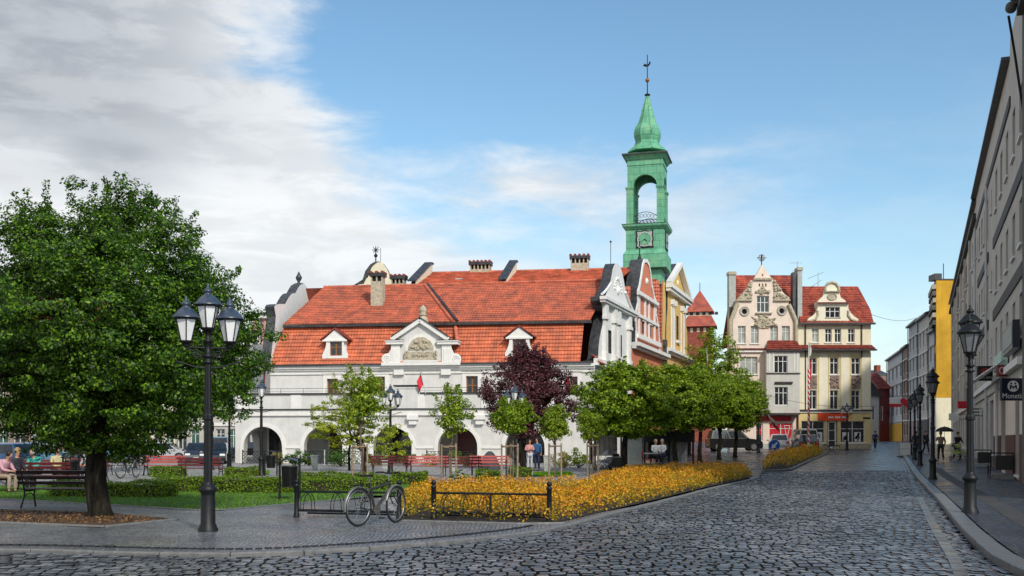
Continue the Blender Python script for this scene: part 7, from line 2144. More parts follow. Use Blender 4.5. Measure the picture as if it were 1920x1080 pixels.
sap = [(677, 37.0, 662, 690, 1.38, 3.05, .95, 1.0, 84, 80, 'tallest young staked tree with a full green crown, left of the lamp', 'leaf_sap', 2.0),
       (847, 38.5, 829, 856, 1.36, 2.55, .78, .92, 58, 70, 'young staked tree with a sparse ragged crown before the fourth arch', 'leaf_sap', 1.5),
       (962, 41.0, 941, 970, 1.40, 2.50, .80, .68, 90, 90, 'young staked tree whose bright crown hides the triple lamp post', 'leaf_round', 1.6),
       (1040, 43.0, 1029, 1052, 1.38, 2.20, .62, .72, 62, 80, 'young staked tree to the right of the standing couple', 'leaf_sap', 1.4),
       (1106, 45.0, 1101, 1121, 1.38, 2.15, .60, .66, 60, 80, 'young staked tree just left of the largest round maple', 'leaf_sap', 1.4)]
for i, (px, Y, a, b, sh, cz, rx, rz, nc, per, lab, lm, fz) in enumerate(sap):
    tree('young_tree', lab, *GX(px, Y), .032, fz, dict(c=(0, 0, cz), rx=rx, ry=rx, rz=rz, nclump=nc, per=per, crad=.25, leaf=.10, seed=80 + i, inner=.1, sprigs=7, flat=.7), M[lm], M['bark_lt'], 'young staked trees by the flower bed', nlimb=12, z0=PZ, sinuous=.02, flare=1.2)
    stakes(a, b, Y, ('timber stakes around the tallest young tree', 'timber stakes around the ragged young tree', 'timber stakes around the young tree before the triple lamp', 'timber stakes around the young tree beside the couple', 'timber stakes around the young tree next to the largest round maple')[i])

# ================================================================== HEDGES AND SHRUBS
HG = 'clipped box hedges'
hedge('low clipped hedge behind the front bench and the big trunk', [G(105, 930, PZ), G(322, 932, PZ)], .75, .42, 1, leaf=.055, dens=1500, group=HG)
hedge('long clipped hedge behind the nearest lamp, running to the litter bin', [G(300, 921, PZ), G(545, 924, PZ)], .85, .46, 2, leaf=.055, dens=1500, group=HG)
hedge('clipped hedge between the litter bin and the bicycle', [G(556, 921, PZ), G(735, 918, PZ)], .8, .42, 3, leaf=.055, dens=1500, group=HG)
hedge('second hedge strip directly behind the one by the bicycle', [G(552, 906, PZ), G(700, 905, PZ)], .7, .38, 31, leaf=.06, dens=1100, group=HG)
hedge('short rounded hedge right of the bicycle handlebar', [G(737, 908, PZ), G(800, 908, PZ)], .9, .44, 4, leaf=.06, dens=1300, group=HG)
hedge('far hedge strip in front of the first arch', [G(425, 892, PZ), G(482, 892, PZ)], .8, .36, 5, leaf=.07, dens=800, group=HG)
hedge('far hedge strip beneath the red benches at the left', [G(285, 893, PZ), G(345, 893, PZ)], .8, .40, 6, leaf=.07, dens=800, group=HG)
hedge('short dark hedge between the red benches in the middle', [G(893, 899, PZ), G(936, 899, PZ)], .8, .36, 7, leaf=.07, dens=800, group=HG)
hedge('small square hedge at the feet of the standing couple', [G(955, 894, PZ), G(995, 894, PZ)], .8, .42, 8, leaf=.07, dens=900, group=HG)
bush('shrub', 'small round shrub at the foot of the ragged young tree', *G(861, 908, PZ), .33, .30, 41, M['leaf_hedge'], leaf=.055, n=16, per=60, z0=PZ)
for i, (px, Y, rx, rz, m, lab) in enumerate(((552, 64, .7, .85, 'leaf_dark', 'dark shrub between the first and second arch'), (578, 64, .55, .7, 'leaf_dark', 'small dark shrub beside the white planter at the second arch'), (640, 62, 1.3, .9, 'leaf_dark', 'wide dark shrub under the second arch behind the iron lattice'),
        (520, 65, .6, .75, 'leaf_cream', 'brownish shrub inside the right half of the first arch'), (700, 62, .6, .7, 'leaf_hedge', 'green shrub behind the dark red bench at the third arch'), (765, 62, .6, .75, 'leaf_dark', 'dark shrub at the right foot of the third arch'), (808, 62, .7, .7, 'leaf_cream', 'pale green shrub between the third and fourth arch'), (880, 61, .9, .65, 'leaf_cream', 'olive brown shrub under the fourth arch beside the boulder'),
        (1055, 58, .7, .8, 'leaf_cream', 'thin pale shrub right of the white planter'), (1085, 57, .65, 1.0, 'leaf_round', 'fresh green shrub leaning on the wall near the last young tree'))):
    bush('shrub', lab, *GX(px, Y), rx, rz * .62, 50 + i, M[m], leaf=.11, n=26, per=45, z0=PZ, group='shrubs along the arcade')

# ================================================================== BENCHES, BINS, PLANTERS
BG = 'park benches'
bd = bench_proto(M['slat_dark'], n=1.85); tag(bd, 'dark park bench in front of the low hedge, partly behind the big trunk', 'bench', BG)
br_ = bench_proto(M['slat_red'], n=1.75); tag(br_, 'red park bench with a bright red backrest, in front of the silver hatchback', 'bench', BG)
bk = bench_proto(M['slat_rd2'], n=1.75); tag(bk, 'dark red park bench next to the nearest lamp post', 'bench', BG)
bd.location = at(118, 951); bd.rotation_euler = (0, 0, R(176))
br_.location = atY(306, 46); br_.rotation_euler = (0, 0, R(2))
bk.location = atY(379, 41.5); bk.rotation_euler = (0, 0, R(178))
dup(bd, atY(240, 46.5), R(180), 'black bench behind the big trunk beside the parked bicycle')
dup(bk, (*G(17, 921, PZ), PZ), R(95), 'dark bench seen end on at the left edge, under the woman in pink')
dup(bk, atY(88, 33.0), R(181), 'dark red bench turned away from us in front of the man in turquoise')
dup(bk, atY(74, 36.6), R(0), 'red bench on which the man in turquoise sits')
dup(br_, atY(-12, 37), R(10), 'red bench at the very left edge below the blue car')
dup(bk, atY(731, 47), R(180), 'dark red bench under the lamp at the third arch')
dup(br_, atY(803, 45.5), R(3), 'light red bench left of the ragged young tree')
dup(bk, atY(864, 44), R(182), 'dark red bench behind the ragged young tree')
dup(br_, atY(917, 46), R(-2), 'light red bench right of the ragged young tree, below the boulder')
bn = bin_proto(); tag(bn, 'black slatted litter bin with a curved hood on two posts beside the bike rack', 'litter bin', 'black litter bins'); bn.location = at(543, 937)
dup(bn, atY(508, 46), R(10), 'small black litter bin beside the lamp at the first arch')
dup(bn, atY(133, 34), R(0), 'black litter bin next to the benches with the seated people')
def planter(label, px, Y, h, r0, r1, plant=None):
    r = empty('planter', atY(px, Y)); tag(r, label, 'planter', 'tall pale planters'); c = tuple(r.location)
    mb = MB(); mb.lathe(c, [(r0, 0), (r1, h), (r1 + .03, h), (r1 + .03, h + .05), (r1 - .04, h + .05), (r1 - .05, h - .05)], 4, M['planter'], False, R(45)); mb.build('pot', r)
    if plant:
        rng = np.random.default_rng(px); Pn, Nn, Sn = clump_leaves(np.array([0, 0, h + .25]), .35, 220, .1, rng); raw_mesh('foliage', leaf_quads(Pn, Nn, Sn, rng), 4, [M[plant]], parent=r)
planter('tall pale planter before the second arch', 590, 55, .72, .16, .26)
planter('tall pale planter beside the lamp at the third arch', 722, 56, .70, .17, .27)
planter('tall pale planter behind the ragged young tree', 852, 52, .62, .17, .25, 'leaf_hedge')
planter('tall pale planter right of the standing couple', 1026, 52, .74, .2, .26)
planter('tall pale planter at the foot of the purple tree', 958, 52, .62, .17, .25)

# ================================================================== BICYCLES AND RACKS
a_, b_ = G(556, 970, PZ), G(748, 974, PZ); rack('bike_rack', 'left black bike rack with round hoops, the bicycle leaning at its right end', *a_, *b_, (.06, .36, .66))
a_, b_ = G(813, 974, PZ), G(1030, 979, PZ); rack('bike_rack', 'right black bike rack standing empty in front of the orange shrubs', *a_, *b_, (.08, .25, .42, .62, .80), True)
x, y = G(672, 987, PZ); bik = bicycle('grey city bicycle with silver mudguards parked at the left bike rack', (x, y, PZ), R(56), R(9)); bik['group'] = 'parked bicycles'
dup(bik, (*G(226, 897, PZ), PZ), R(75), 'dark bicycle parked beside the black bench behind the big trunk')
dup(bik, (*GX(1548, 80), gz(18, 80) + .02), R(20), 'dark bicycle at the end of the smaller orange shrub bed')

# ================================================================== IRON LATTICE FENCES, BOULDER, FLAGS
def lattice(label, px0, px1, Y, h=.85):
    x0, x1 = (px0 - 960) / F * Y, (px1 - 960) / F * Y; r = empty('iron_fence', (x0, Y, PZ)); tag(r, label, 'fence', 'iron lattice fences along the arcade')
    mb = MB(); L_ = x1 - x0
    for z in (.08, h): mb.cyl((x0, Y, PZ + z), (x1, Y, PZ + z), .018, n=5, m=M['iron'])
    n = max(1, int(L_ / 1.2))
    for i in range(n + 1): x = x0 + L_ * i / n; mb.box(WF, x - .03, x + .03, Y - .03, Y + .03, PZ, PZ + h + .1, M['white_wall'] if i % 2 else M['iron'])
    mb.build('fence_frame', r)
    mb = MB(); s_ = .22; k = int(L_ / s_)
    for i in range(-4, k + 1):
        for sg in (0, 1):
            xa, xb = i * s_, i * s_ + (h - .08)
            ta, tb = max(0, -xa / (xb - xa)), min(1, (L_ - xa) / (xb - xa))
            if tb - ta < .08: continue
            za, zb_ = (.08 + (h - .08) * ta, .08 + (h - .08) * tb); 
            if sg: za, zb_ = h + .08 - za, h + .08 - zb_
            mb.cyl((x0 + xa + (xb - xa) * ta, Y + .01 * sg, PZ + za), (x0 + xa + (xb - xa) * tb, Y + .01 * sg, PZ + zb_), .011, n=4, m=M['iron'])
    mb.build('lattice', r)
lattice('iron lattice fence in the first arch', 455, 528, 66.5); lattice('iron lattice fence in the second arch', 572, 682, 65); lattice('iron lattice fence in the third arch', 702, 772, 65); lattice('iron lattice fence in the fourth arch', 800, 892, 64)
bm = bmesh.new(); bmesh.ops.create_icosphere(bm, subdivisions=3, radius=1); rnd = random.Random(9)
dirs = [Vector((rnd.gauss(0, 1), rnd.gauss(0, 1), rnd.gauss(0, 1))).normalized() for _ in range(16)]
for v in bm.verts:
    d = v.co.normalized(); r = min(.62 + .3 * rnd.random() * .1, *[(.70 + .22 * ((i * 7) % 5) / 5) / max(.05, d.dot(q)) for i, q in enumerate(dirs)], 1.15); v.co = Vector((d.x * r * .62, d.y * r * .5, max(-.2, d.z) * r * .95 + .1)); v.co.x *= (1.15 - .45 * max(0, v.co.z)); v.co.z *= 1.25
me = bpy.data.meshes.new('boulder'); bm.to_mesh(me); bm.free(); me.materials.append(M['rock'])
o = bpy.data.objects.new('boulder', me); C.objects.link(o); o.location = (*GX(918, 55), PZ); o.scale = (1.25, 1.2, 1.12); tag(o, 'dark pointed boulder behind the light red bench, before the arcade', 'boulder')
def flag(label, top, bot, size, two=True, droop=.6, name='flag', hang=1):
    r = empty(name, bot); tag(r, label, 'flag'); mb = MB(); mb.cyl(bot, top, .03, .02, 7, M['white_wall']); mb.ball(top, .05, M['chrome'], 8, 6); mb.build('flagpole', r)
    w, h = size; nx_, nz_ = 10, 8; t = Vector(top); ax = (Vector(bot) - t).normalized(); 
    for k, mm in enumerate(('white', 'red') if two else ('red',)):
        V = []; mb = MB()
        for j in range(nz_ + 1):
            v = (j / nz_ + k) * (h / 2 if two else h)
            for i in range(nx_ + 1):
                u = i / nx_ * w; p = t + ax * (v + .05) + Vector((-hang * u * (1 - droop * .4), .10 * math.sin(u * 9 + v * 3), -u * droop + .04 * math.sin(u * 7)))
                V.append(tuple(p))
        mb.add(V, [(j * (nx_ + 1) + i, j * (nx_ + 1) + i + 1, (j + 1) * (nx_ + 1) + i + 1, (j + 1) * (nx_ + 1) + i) for j in range(nz_) for i in range(nx_)], M[mm], True); mb.build('flag_cloth', r)
    return r
p_ = lambda px, py, d: A.p(*(lambda q: (q[0], d, q[1]))(A.sz(px, py, d)))
flag('red flag on a leaning pole over the centre of the arcade terrace', p_(789, 699, -4.3), p_(798, 738, -4.2), (.5, .75), False, 1.1)
flag('small red flag at the right end of the terrace beside the purple tree', p_(1066, 703, -4.3), p_(1073, 735, -4.2), (.45, .8), False, .8)
flag('red and white flag in front of the pointed tree', (*GX(1325, 86), 1.6 + 172 / F * 86), (*GX(1330, 86), 3.0), (.55, 1.5), True, 1.2, hang=-.3)
flag('red and white banner hanging at an angle over the pink house shop', (*GX(1441, 99), 1.6 + 46 / F * 99), (*GX(1450, 100), 1.6 + 24 / F * 100), (.9, 1.6), True, .5, hang=-.9)
# striped pole
x, y = GX(1516.5, 86); z0 = gz(x, y); r = empty('striped_pole', (x, y, z0)); tag(r, 'tall flagpole wrapped in a red and white spiral before the yellow house', 'flagpole')
H = 1.6 + 185 / F * 86 - z0; n = 12; seg = 110
V = []; fs = []; ms = []
for i in range(seg + 1):
    for j in range(n): a = 2 * math.pi * j / n; V.append((x + .10 * math.cos(a), y + .10 * math.sin(a), z0 + (H - 2.2) * i / seg))
mb = MB(); mb.mi(M['white']); mb.mi(M['red'])
for i in range(seg):
    for j in range(n): mb.add([V[i * n + j], V[i * n + (j + 1) % n], V[(i + 1) * n + (j + 1) % n], V[(i + 1) * n + j]], [(0, 1, 2, 3)], M['red'] if ((j / n + i / 14.0) % .5) < .25 else M['white'])
mb.cyl((x, y, z0 + H - 2.2), (x, y, z0 + H), .06, .03, 8, M['white']); mb.build('pole', r)
mb = MB(); W = [(0, -.1), (.30, -.6), (.34, -2.0), (.22, -2.9), (.05, -3.2), (0, -1.4)]
for k, (a, b, mm) in enumerate(((.1, 1.2, 'white'), (1.2, 3.2, 'red'))):
    V = [(x + (.05 + (.20 * math.sin(min(1, t) * 2.6)) * u), y + .08 * math.sin(u * 6 + t * 3), z0 + H - a - (b - a) * t) for t in [i / 8 for i in range(9)] for u in [j / 5 for j in range(6)]]
    mb.add(V, [(i * 6 + j, i * 6 + j + 1, (i + 1) * 6 + j + 1, (i + 1) * 6 + j) for i in range(8) for j in range(5)], M[mm], True)
mb.build('flag_cloth', r)

# ================================================================== CARS
P_ = {k: mk('car_paint_' + k, c, .22, .03, 2, 0, coat=.8, spec=.6) for k, c in dict(blue=(.04, .13, .28), red=(.22, .02, .02), ltblue=(.10, .22, .32), silver=(.50, .51, .52), black=(.010, .010, .012), dark=(.025, .028, .035), white=(.62, .62, .60), green=(.006, .03, .028)).items()}
def cz(px, Y, off=.0): x = (px - 960) / F * Y; return (x, Y, gz(x, Y) + off)
car('blue car parked at the far left edge behind the benches', cz(0, 55), R(160), P_['blue'], 'hatch')
car('red car behind the blue one at the left', cz(32, 66), R(80), P_['red'], 'hatch'); car('light blue car left of the many stemmed tree', cz(88, 62), R(20), P_['ltblue'], 'hatch')
car('silver hatchback parked sideways behind the red benches', cz(312, 82), R(4), P_['silver'], 'hatch')
car('pale blue car just visible right of the big trunk', cz(228, 72), R(190), P_['ltblue'], 'sedan')
car('dark car with its bonnet towards us, behind the nearest lamp', cz(372, 72), R(-75), P_['dark'], 'sedan'); car('black car next to the first arch', cz(405, 70), R(-80), P_['black'], 'sedan')
car('light blue van behind the black car near the first arch', cz(412, 84), R(-80), P_['ltblue'], 'van'); car('dark car seen through the first arch', cz(476, 90), R(10), P_['dark'], 'sedan')
car('black off road car under the rightmost round maples', cz(1376, 90), R(2), P_['black'], 'suv')
car('white van seen from behind in front of the pink house', cz(1506, 95), R(88), P_['white'], 'van'); car('dark green hatchback seen from behind in front of the white van', cz(1509, 88.5), R(84), P_['green'], 'hatch')
car('silver car half hidden by the blue arrow sign', cz(1460, 93), R(78), P_['silver'], 'hatch')

# ================================================================== PEOPLE
C_ = {k: mk('cloth_' + k, c, .85, .12, 12, .1) for k, c in dict(pink=(.62, .34, .40), dark=(.03, .03, .04), navy=(.02, .035, .09), teal=(.05, .42, .38), cream=(.55, .48, .26), grey=(.32, .34, .38), beige=(.36, .28, .20), jeans=(.50, .52, .58), rose=(.62, .30, .28), denim=(.03, .12, .28), black=(.012, .012, .014), white=(.70, .72, .74), coat=(.22, .16, .13), tan=(.34, .26, .22)).items()}
def pz_(px, Y, off=PZ): return cz(px, Y, off)
bx, by = G(17, 921, PZ)
person('woman in a pale pink jacket sitting sideways on the bench at the left edge', (bx + .05, by - .62, PZ - .02), R(75), 'lean', C_['pink'], C_['beige'], M['hair_dk'])
person('person in dark clothes beside the woman in pink', (bx + .12, by + .25, PZ - .02), R(80), 'sit', C_['dark'], C_['black'], M['hair_bl'])
person('bald man in a turquoise shirt sitting and facing us', pz_(69, 36.4, PZ - .02), R(-5), 'lean', C_['teal'], C_['black'], M['hair_gy'], bald=True)
person('person in a cream jacket sitting at the right end of the red bench', pz_(107, 36.2, PZ - .02), R(50), 'sit', C_['cream'], C_['dark'], M['hair_dk'], long_hair=True)
person('person in a grey top sitting just left of the big trunk', pz_(165, 40, PZ - .02), R(-20), 'sit', C_['grey'], C_['dark'], M['hair_dk'])
dup(bk, atY(160, 40.3), R(-12), 'dark red bench with the person in a grey top, just left of the big trunk')
person('woman with folded arms in a rose top and pale trousers under the purple tree', pz_(993, 52), R(12), 'folded', C_['rose'], C_['jeans'], M['hair_dk'], .93, long_hair=True)
person('man in a denim blue shirt standing beside the woman with folded arms', pz_(1007, 52.4), R(-30), 'stand', C_['denim'], C_['navy'], M['hair_dk'], .97)
person('woman in a white shirt seated at the terrace, left of the two', pz_(1229, 55, PZ + .12), R(20), 'sit', C_['white'], C_['dark'], M['hair_bl'])
person('man in a white shirt seated at the terrace, right of the two', pz_(1242, 55.2, PZ + .12), R(-40), 'sit', C_['white'], C_['navy'], M['hair_gy'])
person('small child sitting behind the black box on the terrace', pz_(1155, 54, PZ), R(0), 'sit', C_['black'], C_['black'], M['hair_dk'], .75)
person('woman walking away on the right pavement with an umbrella', pz_(1764, 61, .1), R(170), 'brolly', C_['coat'], C_['black'], M['hair_bl'])
person('man in black pushing a pram on the right pavement', pz_(1795, 62.5, .1), R(12), 'push', C_['black'], C_['black'], M['hair_dk'])
person('person in dark clothes walking between the lamps on the right pavement', pz_(1717, 72, .1), R(175), 'walk', C_['dark'], C_['navy'], M['hair_dk'])
person('second person in dark clothes farther along the right pavement', pz_(1736, 78, .1), R(10), 'walk', C_['dark'], C_['black'], M['hair_dk'])
person('person in dark clothes at the right corner of the yellow house', pz_(1641, 97, 0), R(150), 'walk', C_['navy'], C_['black'], M['hair_dk'])
def umbrella(label, c, r=.55):
    e = empty('umbrella', c); tag(e, label, 'umbrella'); mb = MB(); mb.lathe(c, [(r, 0), (r * .93, .08), (r * .7, .19), (r * .35, .27), (.01, .30)], 8, C_['black'], False); mb.build('canopy', e)
    mb = MB(); mb.cyl((c[0], c[1], c[2] - .55), (c[0], c[1], c[2] + .36), .012, n=5, m=M['iron']); mb.build('shaft', e)
x, y, z = pz_(1771, 60.9, .1); umbrella('open black umbrella held over the woman on the right pavement', (x, y, z + 1.72))
def pram(label, loc, cm, rz=0.0):
    r = empty('pram'); tag(r, label, 'pram'); mb = MB()
    for sx in (-1, 1):
        mb.tube([(sx * .24, .42, 1.02), (sx * .24, .10, .58), (sx * .24, -.38, .14)], .014, 6, M['alloy']); mb.tube([(sx * .24, -.25, .62), (sx * .24, .30, .14)], .014, 6, M['alloy'])
    mb.cyl((-.24, .42, 1.02), (.24, .42, 1.02), .016, n=6, m=M['tyre']); mb.build('frame', r)
    for sx in (-1, 1):
        for y in (-.38, .30):
            mb = MB(); mb.tube([(sx * .27, y + .12 * math.cos(t), .13 + .12 * math.sin(t)) for t in [2 * math.pi * i / 14 for i in range(14)]], .018, 6, M['tyre'], True); mb.cyl((sx * .26, y, .13), (sx * .28, y, .13), .09, n=12, m=M['alloy']); mb.build('wheel', r)
    mb = MB(); mb.prism(Fr((-.2, 0), (0, 1), 1), [(-.42, .42), (.20, .36), (.30, .60), (.22, .66), (.10, .52), (-.36, .54)], -.40, -.0, cm); mb.build('seat', r)
    mb = MB(); V = []
    for i in range(9):
        t = R(20 + 130 * i / 8)
        for s_ in (-.21, .21): V.append((s_, .16 - .30 * math.cos(t) * .9, .66 + .32 * math.sin(t)))
    mb.add(V, [(2 * i, 2 * i + 1, 2 * i + 3, 2 * i + 2) for i in range(8)], cm); mb.build('hood', r)
    r.location = loc; r.rotation_euler = (0, 0, rz); return r
cm2 = mk('lime_pram_cloth', (.30, .40, .12), .8, .1, 6, 0)
pram('pram with lime and white cloth pushed along the right pavement', pz_(1796, 61.8, .1), cm2, R(12))
pram('folded grey pushchair standing on the terrace beside the last young tree', pz_(1135, 51.5, PZ), C_['grey'], R(-60))

# ================================================================== TERRACE TENT under the round maples
Yt_ = 58.0
tx = lambda px: (px - 960) / F * Yt_
zt0 = gz(tx(1200), Yt_) + PZ
r = empty('terrace_tent', (tx(1116), Yt_, zt0)); tag(r, 'black flat topped cafe tent with white side curtains under the round maples', 'cafe tent')
zc0, zc1 = 1.6 + (825 - 824) / F * Yt_, 1.6 + (825 - 811) / F * Yt_ + .1
mb = MB(); mb.box(WF, tx(1114), tx(1166), Yt_, Yt_ + 3, zc0 + .12, zc1, M['canvas_black']); mb.box(WF, tx(1208), tx(1302), Yt_ - .1, Yt_ + 3, zc0 - .15, zc1 + .05, M['canvas_black']); mb.box(WF, tx(1167), tx(1207), Yt_ + .4, Yt_ + 3, zc1 - .1, zc1, M['canvas_black']); mb.build('canopy', r)
for px in (1116, 1165, 1209, 1255, 1300):
    for dd in (.05, 2.8): mb = MB(); mb.box(WF, tx(px) - .05, tx(px) + .05, Yt_ + dd, Yt_ + dd + .1, zt0, zc0 + .11, M['iron']); mb.build('post', r)
def curtain(px0, px1, d, m, z0=None, z1=None, amp=.07):
    n = 40; x0, x1 = tx(px0), tx(px1); V = []; z0 = zt0 + .1 if z0 is None else z0; z1 = zc0 + .12 if z1 is None else z1
    for i in range(n + 1):
        x = x0 + (x1 - x0) * i / n; yy = Yt_ + d + amp * math.sin(i * 1.9) + .03 * math.sin(i * .7)
        V += [(x, yy, z0), (x, yy, z1)]
    mb = MB(); mb.add(V, [(2 * i, 2 * i + 2, 2 * i + 3, 2 * i + 1) for i in range(n)], M[m], True); mb.build('curtain', r)
curtain(1120, 1163, 2.5, 'curtain', zt0 + .5); curtain(1276, 1298, 1.5, 'curtain'); curtain(1256, 1275, 2.4, 'curtain')
mb = MB(); mb.box(WF, tx(1173), tx(1205), Yt_ + .3, Yt_ + .38, zt0 + .05, zc0 + .25, M['planter']); mb.build('wind_screen', r)
mb = MB(); mb.box(WF, tx(1211), tx(1226), Yt_ + 2.4, Yt_ + 2.5, zt0 + .3, zc0 - .1, M['pink_wall']); mb.box(WF, tx(1227), tx(1254), Yt_ + 2.6, Yt_ + 2.7, zt0 + .3, zc0 - .1, M['rock']); mb.build('back_panel', r)
r = empty('black_box', pz_(1153, 52.2, PZ)); tag(r, 'black waist high box on the terrace in front of the seated child', 'box'); c = tuple(r.location)
mb = MB(); mb.box(WF, c[0] - .34, c[0] + .34, c[1] - .2, c[1] + .2, c[2], c[2] + .62, M['black_panel']); mb.build('body', r, .02)
mb = MB(); mb.box(WF, c[0] - .38, c[0] + .38, c[1] - .24, c[1] + .24, c[2] + .625, c[2] + .66, M['planter']); mb.build('top', r)
def cafe_table(label, px, Y):
    r = empty('cafe_table', pz_(px, Y, PZ)); tag(r, label, 'table'); c = tuple(r.location); mb = MB(); mb.lathe(c, [(.38, .72), (.40, .73), (.40, .76), (.38, .77)], 18, M['white_wall']); mb.build('table_top', r)
    mb = MB(); mb.lathe(c, [(.22, 0), (.22, .03), (.03, .06), (.03, .715)], 10, M['iron']); mb.build('leg', r)
cafe_table('round cafe table beside the two people in white shirts', 1221, 54.2)
def chair(label, px, Y, rz, m):
    r = empty('cafe_chair'); tag(r, label, 'chair'); mb = MB(); mb.box(WF, -.22, .22, -.22, .22, .42, .46, m); mb.build('seat', r, .01); mb = MB(); mb.box(WF, -.22, .22, .20, .24, .55, .90, m); mb.build('backrest', r, .01)
    for sx in (-1, 1):
        for sy in (-1, 1): mb = MB(); mb.cyl((sx * .19, sy * .19, 0), (sx * .19, sy * .21, .42 if sy < 0 else .90), .014, n=6, m=M['iron']); mb.build('leg', r)
    r.location = pz_(px, Y, PZ); r.rotation_euler = (0, 0, rz)
chair('red cafe chair left of the round cafe table', 1212, 54.6, R(80), M['red_sign']); chair('dark cafe chair under the woman in white', 1229, 55.05, R(20), M['black_panel']); chair('dark cafe chair under the man in white', 1242, 55.25, R(-40), M['black_panel'])

# ================================================================== SIGNS
r = empty('road_sign', cz(1452, 70, .0)); tag(r, 'round blue road sign with a white arrow pointing down left', 'road sign'); c = tuple(r.location)
f = Fr((c[0], c[1]), (1, 0)); zc = 1.6 - 10 / F * 70
mb = MB(); mb.cyl((c[0], c[1] + .04, c[2]), (c[0], c[1] + .04, zc + .38), .035, n=8, m=M['alloy']); mb.build('post', r)
mb = MB(); mb.prism(f, arc(0, zc, .40, 0, 345, 24), -.02, 0, M['white']); mb.prism(f, arc(0, zc, .375, 0, 345, 24), -.026, -.021, M['blue_sign']); sg = mb.build('sign_disc', r)
a = R(-135); ca, sa = math.cos(a), math.sin(a)
def rot(p): return (p[0] * ca - p[1] * sa, zc + p[0] * sa + p[1] * ca)
mb = MB(); mb.prism(f, [rot(p) for p in ((-.27, -.055), (.02, -.055), (.02, -.17), (.29, 0), (.02, .17), (.02, .055), (-.27, .055))], -.032, -.027, M['white']); mb.build('arrow', r)
def hang(label, name, px0, py0, px1, py1, Y, m, extra=None, bracket=True):
    x0, x1 = (px0 - 960) / F * Y, (px1 - 960) / F * Y; z1, z0 = HC + (HY - py0) / F * Y, HC + (HY - py1) / F * Y
    r = empty(name, (x1, Y, z0)); tag(r, label, 'sign'); mb = MB(); mb.box(WF, x0, x1, Y, Y + .14, z0, z1, m); mb.build('panel', r, .01)
    xw = 18.07 + .39 * (Y - 36.7) 
    if bracket and xw > x1:
        mb = MB(); 
        for z in (z0 + (z1 - z0) * .2, z0 + (z1 - z0) * .8): mb.cyl((x1, Y + .07, z), (xw + .05, Y + .07, z), .025, n=6, m=M['iron'])
        mb.build('bracket', r)
    if extra: extra(r, x0, x1, z0, z1, Y)
    return r
def bph(r, x0, x1, z0, z1, Y):
    cx = (x0 + x1) / 2; h = z1 - z0; mb = MB()
    for dx, dz in ((-.09, .0), (.09, .0)):
        for i in range(3):
            a = R(90 + 120 * i + dx * 300); q = (cx + dx + .06 * math.cos(a), z0 + h * .64 + .06 * math.sin(a)); mb.tube([(q[0] + .055 * math.cos(t), Y - .012, q[1] + .07 * math.sin(t)) for t in [2 * math.pi * k / 12 for k in range(12)]], .016, 5, M['red'], True)
    mb.build('emblem', r); text(r, 'Bank BPH', Fr((cx, Y), (1, 0)), 0, z0 + h * .20, .15, M['white'], -.01)
hang('square black bank sign with a red emblem on the right facade', 'hanging_sign', 1833, 686, 1862, 714, 48.9, M['black_panel'], bph)
def rlogo(r, x0, x1, z0, z1, Y):
    mb = MB(); cx, cz_ = (x0 + x1) / 2, (z0 + z1) / 2
    for k in (-1, 1): mb.tube([(cx + k * .12 + .09 * math.cos(t), Y - .012, cz_ + .13 * math.sin(t)) for t in [2 * math.pi * i / 14 for i in range(14)]], .03, 5, M['pink2'], True)
    mb.build('emblem', r)
hang('smaller dark red sign between the two hanging signs', 'hanging_sign', 1871, 684, 1896, 706, 42.5, M['slat_rd2'], rlogo)
def monetia(r, x0, x1, z0, z1, Y):
    cx = (x0 + x1) / 2; h = z1 - z0; f = Fr((cx, Y), (1, 0)); zc = z0 + h * .64; R0 = h * .25
    mb = MB(); mb.prism(f, arc(0, zc, R0, 0, 350, 30), -.016, -.001, M['white']); 
    for k in (-1, 1):
        mb.prism(f, arc(k * R0 * .38, zc + R0 * .48, R0 * .17, 0, 345, 14), -.022, -.017, M['navy'])
        mb.prism(f, [(k * R0 * .68, zc - R0 * .55), (k * R0 * .62, zc + R0 * .2), (k * R0 * .40, zc + R0 * .22), (0, zc - R0 * .12), (0, zc - R0 * .48), (k * R0 * .36, zc - R0 * .12), (k * R0 * .42, zc - R0 * .55)][::k], -.022, -.017, M['navy'])
    mb.build('emblem', r); text(r, 'Monetia', f, 0, z0 + h * .20, .26, M['white'], -.012, sx=.92)
hang('navy sign with a white round emblem reading Monetia at the right edge', 'hanging_sign', 1878, 709, 1921, 751, 36.9, M['navy'], monetia)
hang('red sign box on the right facade beside the nearest lamp', 'hanging_sign', 1797, 752, 1815, 766, 70, M['red_sign'])
def lines3(r, x0, x1, z0, z1, Y):
    mb = MB(); h = z1 - z0
    for i in range(3):
        for k in range(4):
            w = (x1 - x0) / 5; mb.box(WF, x0 + w * .5 + w * k, x0 + w * 1.25 + w * k, Y - .01, Y - .002, z0 + h * (.16 + .28 * i), z0 + h * (.30 + .28 * i), M['band'])
    mb.build('lettering', r)
hang('white sign with three dark text lines right of the nearest lamp', 'hanging_sign', 1823, 762, 1838, 784, 60, M['white'], lines3)
hang('plain white sign box left of the nearest lamp', 'hanging_sign', 1780, 775, 1798, 788, 80, M['white'])
r = empty('wall_sign', Sf.p(1.5, 0, 4.9)); tag(r, 'navy framed pale blue wall panel above the awning at the right edge', 'sign')
mb = MB(); mb.box(Sf, .3, 4.9, -.35, -.105, 4.9, 5.9, M['navy']); mb.build('panel', r); mb = MB(); mb.box(Sf, .5, 4.6, -.37, -.352, 5.05, 5.75, M['planter']); mb.build('face', r)
r = empty('wall_sign', Sf.p(7, 0, 4.9)); tag(r, 'pale green wall panel left of the navy framed panel', 'sign')
